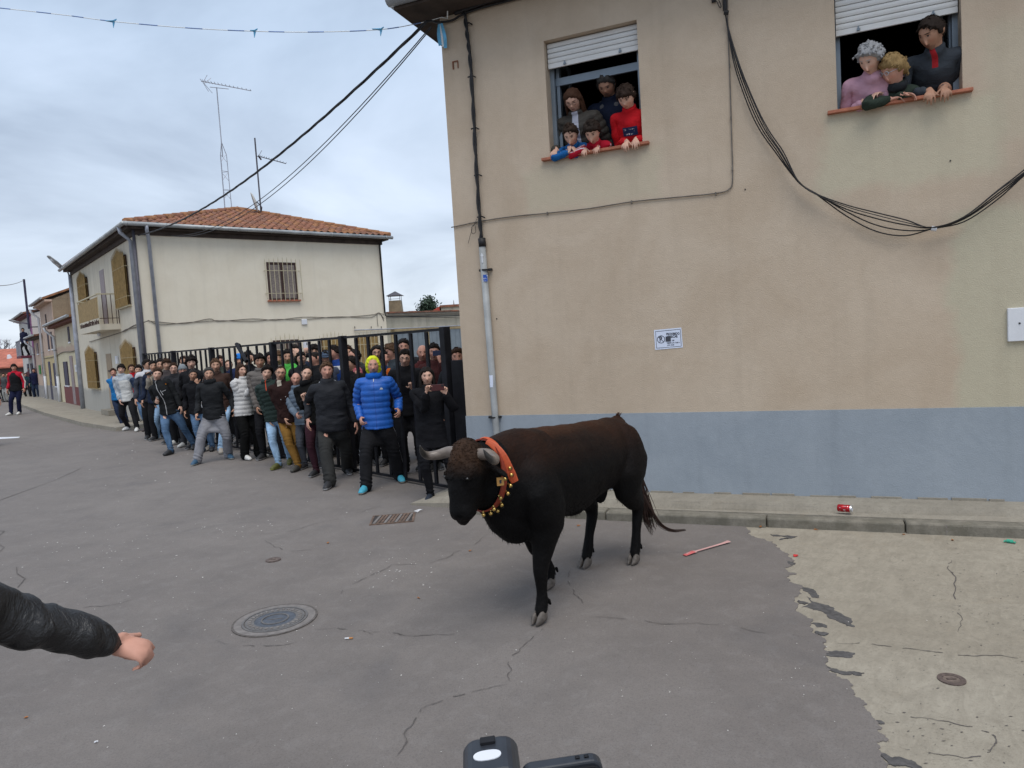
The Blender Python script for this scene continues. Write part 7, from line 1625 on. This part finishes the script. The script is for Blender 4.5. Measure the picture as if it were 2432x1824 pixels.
for (x, y) in ((.095, .185), (-.45, -.13), (-1.225, .155), (-.975, -.14)):
    root = None
    for s in (1, -1):
        V_, F_ = tube([(x - .040, y + s * .026, .045), (x + .0, y + s * .028, .048), (x + .045, y + s * .028, .034), (x + .075, y + s * .021, .014)], [(.018, .040), (.022, .042), (.021, .032), (.009, .013)], 12, round_caps=True)
        V_ = np.array(V_); V_[:, 2] = np.maximum(V_[:, 2], .0); V_[:, :2] = (x, y) + (V_[:, :2] - (x, y)) * .82
        link('hoof', mesh_of('hoof', V_, F_, M['hoof'], True), bull)
    for s in (1, -1):
        V_, F_ = tube([(x - .075, y + s * .024, .13), (x - .085, y + s * .026, .105)], [(.012, .012), (.008, .008)], 8, round_caps=True); link('dewclaw', mesh_of('dewclaw', V_, F_, M['coat'], True, attrs={'rest': np.array(V_)}), bull)
# tail with a wavy tuft
TP = smooth_path([(-1.40, .0, 1.10), (-1.455, .02, 1.0), (-1.47, .05, .90), (-1.455, .09, .75), (-1.44, .12, .62), (-1.435, .14, .52)], 5)
V_, F_ = tube(TP, list(np.interp(np.linspace(0, 1, len(TP)), [0, .2, 1], [.032, .024, .012])), 10); link('tail', mesh_of('tail', V_, F_, M['coat'], True, attrs={'rest': np.array(V_)}), bull)
M['tuft'] = simple('red brown tail hair', (.030, .013, .008), .7, .5, 30, coord='obj')
mb = MB(); rr = random.Random(3)
for k in range(120):
    f_ = k / 120; st_ = TP[-1 - rr.randrange(16)]; e = rr.random() ** 2; o = np.array([rr.uniform(-.03, .03), rr.uniform(-.03, .03), 0])
    end = st_ * 0 + np.array([-1.44 - .11 * e + o[0] * .7, .15 + .07 * e + o[1] * .7, .34 - .15 * (1 - abs(2 * e - 1)) - .05 * rr.random()]); pts = [st_, st_ * .6 + end * .4 + [rr.uniform(-.03, .03), rr.uniform(-.02, .03), .0], st_ * .25 + end * .75 + [rr.uniform(-.03, .03), rr.uniform(-.02, .02), -.02], end]
    mb.tube(smooth_path(pts, 3), list(np.linspace(.0045, .001, 10)), 4, caps=False)
for k in range(26):
    o = np.array([rr.uniform(-.012, .012), rr.uniform(-.012, .012), rr.uniform(-.012, .012)]); mb.tube(smooth_path([TP[-1] + o, np.array([-1.45, .20, .40]) + o, np.array([-1.50, .26, .26]) + o * 1.4, np.array([-1.57, .33, .20]) + o, np.array([-1.66, .40, .19]) + o * .6], 4), list(np.linspace(.004, .0008, 17)), 4, caps=False)
tag(mb.build('tail_tuft', M['tuft'], bull, True), kind='stuff')
for k in range(1):
    mb = MB(); mb.tube([(-1.345, .0, 1.13), (-1.355, 0, 1.175), (-1.37, .0, 1.19)], [.020, .012, .003], 6)
    for q in range(14): mb.tube([(-1.33 + rr.uniform(-.04, .02), rr.uniform(-.03, .03), 1.145), (-1.35 + rr.uniform(-.04, .03), rr.uniform(-.03, .03), 1.18 + rr.uniform(0, .02))], [.005, .001], 4)
    V_ = np.array(mb.V); tag(link('tail_head_tuft', mesh_of('tail_head_tuft', V_, mb.F, M['coat'], True, attrs={'rest': V_}), bull), kind='stuff')
# collar hung with bells: a thing of its own, worn by the bull
col = thing('bell_collar', 'red orange leather collar hung with small brass bells round the neck of the bull', 'collar', BO, BA)
t = NT('collar leather'); p = t.obj(); n = t.noise(p, 25, 4); t.col(t.mix(n, (.15, .018, .010), (.32, .048, .018))); t.rough(.6); t.bump(n, .002, .5); M['leather'] = t.mat
BVb = BVHTree.FromPolygons([tuple(q) for q in V], F)
cc_ = np.array([.335, 0, 1.035]); e1 = np.array([.13, 0, -1.0]); e1 /= np.linalg.norm(e1); e2 = np.array([0, 1.0, 0]); ax_ = np.cross(e1, e2)
ringp = []; NR = 56
for k in range(NR):
    a = 2 * PI * k / NR; d = e1 * math.cos(a) + e2 * math.sin(a); far = Vector(cc_ + d * .6); h_ = BVb.ray_cast(far, Vector(-d))
    ringp.append((Vector(cc_).lerp(far, 0) if h_[0] is None else h_[0])[:])
ringp = np.array(ringp); rad = np.linalg.norm(ringp - cc_, axis=1); rad = np.convolve(np.r_[rad[-4:], rad, rad[:4]], np.ones(9) / 9, 'valid') + .012; dirs = np.array([e1 * math.cos(2 * PI * k / NR) + e2 * math.sin(2 * PI * k / NR) for k in range(NR)]); ringp = cc_ + dirs * rad[:, None]
VV = []; FF = []
for k in range(NR):
    for (o, w_) in ((.004, -.024), (.006, .024), (-.004, .024), (-.004, -.024)): VV.append(ringp[k] + dirs[k] * o + ax_ * w_)
for k in range(NR):
    a, b = 4 * k, 4 * ((k + 1) % NR)
    for i in range(4): FF.append((a + i, a + (i + 1) % 4, b + (i + 1) % 4, b + i))
link('strap', mesh_of('strap', VV, FF, M['leather'], False), col)
M['leather2'] = simple('bright orange strap', (.50, .085, .028), .55, .12, 20, coord='obj')
def proj_(p, out=.010):
    q = BVb.find_nearest(Vector(p)); return np.array(q[0]) + np.array(q[1]) * out
P = [proj_((.345, .05, 1.25)), proj_((.34, .11, 1.21), .016), proj_((.325, .16, 1.13), .022), proj_((.30, .19, 1.04), .024), proj_((.27, .205, .96), .026)]
mb = MB(); sp_ = smooth_path(P, 4); mb.tube(sp_, [(w_, .005) for w_ in np.interp(np.linspace(0, 1, len(sp_)), [0, .3, .85, 1], [.016, .024, .029, .024])], 8, ref=(.5, .9, 0)); mb.build('strap_end', M['leather2'], col)
mb = MB(); mb.tube(smooth_path([ringp[NR // 2 + 5], ringp[NR // 2] + [0, 0, .012], ringp[NR // 2 - 5] + [.0, 0, .012], ringp[NR // 2 - 9]], 4), [(.016, .005)] * 13, 8, ref=(0, 0, 1)); mb.build('top_strap', M['leather2'], col)
M['brass'] = simple('brass', (.62, .42, .13), .25, .3, 30, .9, coord='obj')
for i, (k, w_) in enumerate(((15, -.03), (13, -.042), (12, .02), (10, -.04), (8, -.03), (7, .028), (5, -.02), (4, .03), (3, -.035), (2, .0), (1, .034), (0, -.03), (NR - 2, .02), (NR - 3, -.03))):
    p = ringp[k] + dirs[k] * .022 + ax_ * w_; mb = MB(); q = dirs[k]
    D_, F_ = sphere(12, 8); mb.add(D_ * .0128 + p, F_); b_ = mb.build('bell', M['brass'], col, True)
    mb = MB(); mb.tube([p - q * .024, p - q * .014], .006, 6); mb.build('bell_loop', M['brass'], b_)
    mb = MB(); s_ = nrm(np.cross(q, ax_)); mb.tube([p + q * .0165 - s_ * .010, p + q * .0178, p + q * .0165 + s_ * .010], .0022, 4); mb.build('bell_slit', M['black'], b_)
et = thing('ear_tag', 'small yellow tag clipped to the ear of the bull', 'ear tag', BO, BA)
mb = MB(); p = np.array([.425, .20, 1.02]); fn = lambda v: p + np.array([.55, .83, 0]) * v[1] + np.array([-.83, .55, 0]) * v[0] + np.array([0, 0, 1.0]) * v[2]; mb.box((-.022, -.003, -.05), (.022, .003, .0), 0, fn); mb.build('plate', simple('tag yellow', (.42, .22, .06), .6), et)
mb = MB(); mb.box((-.006, .0032, -.035), (.006, .006, -.015), 0, fn); mb.build('mark', M['ink'], et)
# ================================================================= ironwork in the street
def disc(name, label, c, r, parts_, rot=0.0, squash=1.0):
    t_ = thing(name, label, 'manhole cover', (c[0], c[1], 0), rot); return t_
def ring_mesh(r0, r1, z0, z1, n=40, gap=None):
    m = MB(); m.lathe([(r0, z0), (r1, z0), (r1, z1), (r0, z1), (r0, z0)], n, cap=False); return m
c = (G(745, 1470) + G(563, 1474)) / 2; R_ = np.linalg.norm(G(745, 1470) - G(563, 1474)) / 2
M['iron2'] = simple('dusty iron', (.150, .142, .138), .7, .2, 30, .2, .001); M['ironrim'] = simple('worn collar', (.185, .168, .158), .9, .2, 20, bump=.002)
mh = thing('manhole_cover', 'large round iron manhole cover set in a concrete ring in the asphalt', 'manhole cover', (c[0], c[1], 0), .2)
for nm, r0, r1, z0, z1, mt in (('collar', R_ * .80, R_, -.01, .004, M['ironrim']), ('rim_gap', R_ * .975, R_ * 1.03, -.01, .0046, M['crack']), ('rim', R_ * .74, R_ * .795, -.01, .008, M['iron2']), ('groove', R_ * .715, R_ * .739, -.01, .003, M['crack']), ('outer_ring', R_ * .50, R_ * .714, -.01, .007, M['iron2']), ('inner_ring', R_ * .30, R_ * .34, -.01, .010, M['iron2'])):
    ring_mesh(r0, r1, z0, z1).build(nm, mt, mh)
m = MB(); m.lathe([(R_ * .497, -.01), (R_ * .497, .0055)], 36); pl_ = m.build('plate', simple('dark iron plate', (.115, .125, .145), .5, .25, 20, .5), mh)
m = MB(); m.box((-.05, -.006, .0056), (.05, .006, .0062)); m.build('lifting_slot', M['crack'], pl_)
for k in range(28):
    a = 2 * PI * k / 28; m = MB(); x, y = R_ * .61 * math.cos(a), R_ * .61 * math.sin(a); rr = R_ * .045
    m.tube([(x - math.cos(a) * rr, y - math.sin(a) * rr, .009), (x + math.cos(a) * rr, y + math.sin(a) * rr, .009)], [(.009, .004)] * 2, 4); m.build('stud', M['ironrim'], mh)
for label, x, y, hw in (('small rusty round valve cover in the asphalt above the large manhole', 649, 1330, 16), ('small dark brown valve cover set in the pale concrete at the right', 2260, 1611, 32)):
    c = G(x, y); r_ = np.linalg.norm(G(x + hw, y) - G(x - hw, y)) / 2; zz = .0 if x < 1000 else -.008
    t_ = thing('valve_cover', label, 'valve cover', (c[0], c[1], zz)); mt = simple('rusty cover', (.105, .078, .068), .7, .35, 60)
    m = ring_mesh(r_ * .62, r_, -.01, .006); m.build('rim', mt, t_); m = MB(); m.lathe([(r_ * .615, -.01), (r_ * .615, .004)], 24); m.build('lid', simple('rusty lid', (.15, .115, .095), .75, .35, 60), t_)
    m = MB(); m.box((-r_ * .35, -r_ * .1, .0041), (r_ * .35, r_ * .1, .008)); m.build('grip', mt, t_)
M['rust2'] = simple('rusty grey iron', (.155, .105, .08), .85, .5, 18, .2, .002)
a0, a1 = G(882, 1246), G(978, 1238); u = nrm(a1 - a0); v_ = np.array([-u[1], u[0], 0]); Lg = np.linalg.norm(a1 - a0); Wg = .34
dg_ = thing('drain_grate', 'rusty street drain grate with slanted bars near the pavement corner', 'drain grate', (a0[0], a0[1], 0), math.atan2(u[1], u[0]))
m = MB(); m.box((0, 0, .0005), (Lg, Wg, .003)); m.build('pit_shade', M['dirt_and_shade'], dg_)  # flat dark sheet, its colour stands for the shade down the drain
m = MB(); e = .022
for q in ((0, -e, Lg, 0), (0, Wg, Lg, Wg + e), (-e, -e, 0, Wg + e), (Lg, -e, Lg + e, Wg + e)): m.box((q[0], q[1], -.01), (q[2], q[3], .007))
m.build('frame', M['rust2'], dg_)
for k in range(11):
    x = .01 + k * Lg / 11; m = MB(); m.add([(x, .005, .008), (x + .026, .005, .008), (x + .066, Wg - .005, .008), (x + .040, Wg - .005, .008), (x, .005, 0), (x + .026, .005, 0), (x + .066, Wg - .005, 0), (x + .040, Wg - .005, 0)], [(0, 1, 2, 3), (0, 4, 5, 1), (1, 5, 6, 2), (2, 6, 7, 3), (3, 7, 4, 0)])
    if x + .066 < Lg: m.build('grate_bar', M['rust2'] if k % 3 else M['ironrim'], dg_)

# ================================================================= litter
cp_ = G(2006, 1216, .108); ca = math.radians(-38)
can = thing('drink_can', 'crushed red and silver drink can lying on the pavement by the blue plinth', 'can', (cp_[0], cp_[1], .108), ca)
t = NT('can print'); p = t.obj(); X, Y, Z = t.sep(p)[:3]; n = t.noise(t.scale(p, (30, 60, 60)), 1.0, 2); t.col(t.mix(t.m('MULTIPLY', t.m('GREATER_THAN', n, .60), t.m('LESS_THAN', t.m('ABSOLUTE', X), .035)), (.42, .012, .018), (.70, .66, .66))); t.rough(.3); t.b.inputs['Metallic'].default_value = .4
cm = lambda v: (v[2], v[0], v[1] + .034)
m = MB(); m.lathe([(.026, -.058), (.033, -.050), (.0335, -.01), (.031, .0), (.0335, .02), (.033, .048)], 20, M=cm); m.build('can_body', t.mat, can, True)
m = MB(); m.lathe([(.033, .0485), (.027, .060), (.0275, .063), (.025, .063), (.024, .058), (.002, .058)], 20, M=cm, cap=False); m.build('can_lid', simple('aluminium', (.70, .70, .71), .3, .1, 30, .8), can, True)
m = MB(); m.box((.0585, -.012, .030), (.0605, .004, .042)); m.build('ring_pull', M['zinc'], can)
f0, f1 = G(1630, 1318), G(1735, 1290); fu = nrm(f1 - f0); FL = np.linalg.norm(f1 - f0)
fk = thing('plastic_stick', 'long pink plastic stick lying flat on the asphalt behind the bull', 'plastic stick', (f0[0], f0[1], 0), math.atan2(fu[1], fu[0]))
m = MB(); m.tube([(0, 0, .008), (FL * .18, .0, .010), (FL * .22, 0, .010), (FL * .8, .012, .010), (FL, .02, .012)], [(.012, .005), (.026, .006), (.010, .005), (.012, .005), (.022, .006)], 8); m.build('stick', simple('pale pink plastic', (.52, .30, .28), .5, .15, 9), fk)
m = MB(); m.tube([(-.03, -.01, .006), (FL * .16, .0, .013)], [(.02, .004), (.024, .004)], 6); m.build('tip', simple('coral plastic', (.55, .12, .12), .5), fk)
def scrap(name, label, cat, x, y, s, mat, z=0.0, seed=0, asp=1.0, ang=0.0, group=None):
    c = G(x, y, z); r = random.Random(seed); t_ = thing(name, label, cat, (c[0], c[1], z), ang, group); n = 9; V = []
    for k in range(n):
        a = 2 * PI * k / n; q = r.uniform(.6, 1.1); V.append((math.cos(a) * s * q, math.sin(a) * s * asp * q, r.uniform(.002, .4) * s))
    V.append((0, 0, s * r.uniform(.15, .5))); V2 = [(x_, y_, z_ + .003) for x_, y_, z_ in V]; F = [(k, (k + 1) % n, n) for k in range(n)] + [(n + 1 + (k + 1) % n, n + 1 + k, 2 * n + 1) for k in range(n)]
    link(cat.replace(' ', '_') + '_piece' if False else 'piece', mesh_of('piece', V + V2, F, mat), t_); return t_
gm = simple('green wrapper', (.05, .36, .24), .35, .3, 40); rm = simple('red paper', (.50, .03, .03), .7, .2, 30); lm = simple('dry leaf', (.36, .135, .035), .8, .4, 40); wm = simple('white tissue', (.68, .68, .70), .8, .08, 20)
gw = thing('candy_wrapper', 'twisted green sweet wrapper on the concrete near the kerb', 'wrapper', tuple(G(2385, 1288, -.008)), math.atan2(*(G(2412, 1292) - G(2385, 1288))[[1, 0]])); Lw = np.linalg.norm(G(2412, 1292) - G(2385, 1288))
m = MB(); m.tube([(0, 0, .012), (Lw * .18, 0, .012), (Lw * .25, 0, .016), (Lw * .75, 0, .016), (Lw * .82, 0, .012), (Lw, .0, .012)], [(.022, .006), (.006, .006), (.016, .014), (.016, .014), (.006, .006), (.022, .006)], 8); m.build('wrapper', gm, gw)
scrap('paper_scrap', 'torn red paper scrap on the edge of the concrete', 'paper scrap', 1890, 1321, .026, rm, -.008, 1)
for i, (lab, x, y, z, s) in enumerate((('dry orange leaf on the asphalt below the belly of the bull', 1374, 1249, 0, .022), ('dry orange leaf at the kerb above the tar edge', 1806, 1252, 0, .024), ('dry leaf flat in the gutter to the left of the cola red can', 1938, 1259, -.008, .022), ('dry leaf on the concrete under the middle kerb stones', 2146, 1270, -.008, .018), ('pale dry leaf on the concrete near the green wrapper', 2262, 1284, -.008, .022), ('small orange leaf on the asphalt in front of the bull head', 994, 1421, 0, .014), ('brown twig like leaf on the asphalt right of the drain', 1117, 1309, 0, .022), ('dark leaf on the asphalt below the drain', 779, 1290, 0, .022))):
    scrap('dry_leaf', lab.replace('cola red can', 'red can'), 'leaf', x, y, s, lm, z, 10 + i, .45, i * 1.1, 'dry leaves blown about the street')
c0, c1 = G(819, 1518), G(838, 1517); cu_ = nrm(c1 - c0); cl = np.linalg.norm(c1 - c0); cb_ = thing('cigarette_butt', 'white cigarette end with orange filter on the asphalt', 'cigarette end', tuple(c0), math.atan2(cu_[1], cu_[0]))
m = MB(); m.tube([(0, 0, .005), (cl * .55, 0, .005)], .005, 8); m.build('paper', wm, cb_); m = MB(); m.tube([(cl * .551, 0, .005), (cl, 0, .005)], .0051, 8); m.build('filter', simple('orange filter', (.50, .22, .07), .8), cb_)
scrap('tissue', 'white paper tissue strip beside the drain and pavement corner', 'tissue', 995, 1216, .06, wm, 0, 30, .28, .6)
scrap('paper_bit', 'larger white paper bit on the asphalt at the lower left', 'paper scrap', 229, 1763, .012, wm, 0, 31, .6, .4)
scrap('peel', 'pale orange peel fragment on the asphalt at the lower left', 'peel', 62, 1705, .012, lm, 0, 33, .5, .6)
# confetti and husks: too many to count
rc = np.random.default_rng(11); V = []; F = []
def flecks(cx, cy, sx, sy, n, s0, s1):
    for _ in range(n):
        x, y = rc.normal(cx, sx), rc.normal(cy, sy)
        if y < 1010 or y > 1900: continue
        p = G(x, y, .004); s = rc.uniform(s0, s1); a = rc.uniform(0, PI); d = np.array([math.cos(a), math.sin(a), 0]) * s; e = np.array([-math.sin(a), math.cos(a), 0]) * s * rc.uniform(.25, .7); b = len(V)
        V.extend([p - d - e, p + d - e * .6, p + d * .8 + e + [0, 0, s * .3], p - d + e]); F.append((b, b + 1, b + 2, b + 3))
flecks(930, 1350, 60, 22, 45, .004, .008); flecks(560, 1255, 50, 15, 25, .005, .010); flecks(800, 1400, 420, 130, 120, .0025, .0055); flecks(300, 1500, 300, 200, 60, .002, .0045); flecks(330, 1090, 120, 40, 34, .008, .018); flecks(1500, 1550, 350, 140, 50, .0015, .0035); flecks(900, 1130, 140, 50, 30, .006, .012); flecks(700, 1700, 500, 90, 30, .0015, .003); flecks(230, 1300, 130, 60, 70, .004, .009); flecks(1900, 1500, 300, 150, 40, .002, .005)
tag(link('confetti', mesh_of('confetti', V, F, simple('pale confetti', (.60, .57, .54), .8, .2, 60))), 'scattered pale confetti and seed husks on the asphalt', 'confetti', None, 'stuff')
V = []; F = []
for _ in range(160):
    x, y = rc.uniform(1950, 2450), rc.uniform(1290, 1830); p = G(x, y, -.0055)
    if y > 1290 + (2110 - x) * 1.6 and x < 2110: continue
    s = rc.uniform(.004, .012); a = rc.normal(.2, .4); d = np.array([math.cos(a), math.sin(a), 0]) * s; e = np.array([-math.sin(a), math.cos(a), 0]) * s * rc.uniform(.2, .5); b = len(V); V.extend([p - d, p - e, p + d, p + e]); F.append((b, b + 1, b + 2, b + 3))
tag(link('chips', mesh_of('chips', V, F, M['crack'])), 'dark chips and pits scattered over the pale concrete', 'chips', None, 'stuff')

# ================================================================= camera held in front, at the bottom edge
cc_ = Dp(1168, 1842, .60); vx = nrm(np.array([1, .05, .062])); vz = nrm(np.array([-.06, -.10, 1.0])); vy = nrm(np.cross(vz, vx)); vz = np.cross(vx, vy)
kam = thing('held_camera', 'dark grey camera with flip out screen held up at the bottom edge of the picture', 'camera', cc_)
T_ = lambda v: vx * v[0] + vy * v[1] + vz * v[2]
M['cambody'] = simple('grey camera shell', (.024, .027, .034), .38, .15, 60, spec=.5, coord='obj'); M['rubber'] = simple('black rubber', (.008, .008, .010), .7, .2, 40, coord='obj')
def rbox(mb, lo, hi, r, n=5, m=0):
    """box with rounded upright corners in the x-z plane, extruded along y"""
    (x0, y0, z0), (x1, y1, z1) = lo, hi; P = []
    for cx, cz, a0 in ((x1 - r, z1 - r, 0), (x0 + r, z1 - r, PI / 2), (x0 + r, z0 + r, PI), (x1 - r, z0 + r, 1.5 * PI)):
        for k in range(n): a = a0 + PI / 2 * k / (n - 1); P.append((cx + r * math.cos(a), cz + r * math.sin(a)))
    N_ = len(P); V_ = [T_((x, y0, z)) for x, z in P] + [T_((x, y1, z)) for x, z in P]; mb.add(V_, [tuple(range(N_)), tuple(range(2 * N_ - 1, N_ - 1, -1))] + [(i, N_ + i, N_ + (i + 1) % N_, (i + 1) % N_) for i in range(N_)], m)
m = MB(); rbox(m, (-.0255, -.012, -.06), (.0255, .034, .014), .014, 6); m.build('viewfinder', M['cambody'], kam, bevel=.003)
m = MB(); rbox(m, (-.020, -.018, -.05), (.0205, -.0125, .006), .012, 6); m.build('eyecup', M['rubber'], kam, bevel=.002)
m = MB(); N_ = 20; V_ = [T_((.0125 * math.copysign(abs(math.cos(a)) ** .7, math.cos(a)) - .002, .008 + .0065 * math.sin(a), .0148)) for a in np.linspace(0, 2 * PI, N_, endpoint=False)]; m.add(V_ + [v - vz * .002 for v in V_], [tuple(range(N_))] + [((i + 1) % N_, i, N_ + i, N_ + (i + 1) % N_) for i in range(N_)]); m.build('sensor_window', M['white'], kam)
m = MB(); rbox(m, (-.008, .022, .0145), (.006, .030, .017), .001, 3); m.build('top_ridge', M['rubber'], kam)
m = MB(); rbox(m, (.026, -.006, -.07), (.098, .006, .004), .010, 6); m.build('screen_shell', M['cambody'], kam, bevel=.002)
m = MB(); rbox(m, (.0275, -.0085, -.068), (.0965, -.0062, .0), .009, 6); m.build('screen_bezel', M['rubber'], kam)
t = NT('live view'); t.col((.16, .075, .04)); t.b.inputs['Emission Color'].default_value = (.30, .14, .08, 1); t.b.inputs['Emission Strength'].default_value = .25; t.rough(.2)
m = MB(); rbox(m, (.036, -.0092, -.06), (.088, -.0087, -.0075), .001, 3); m.build('screen', t.mat, kam)
for x in (.075, .083): m = MB(); rbox(m, (x, -.001, .0042), (x + .004, .002, .0048), .0008, 3); m.build('button', M['rubber'], kam)
m = MB(); rbox(m, (-.05, .012, -.12), (.028, .05, -.03), .012, 5); m.build('camera_body', M['cambody'], kam, bevel=.003)
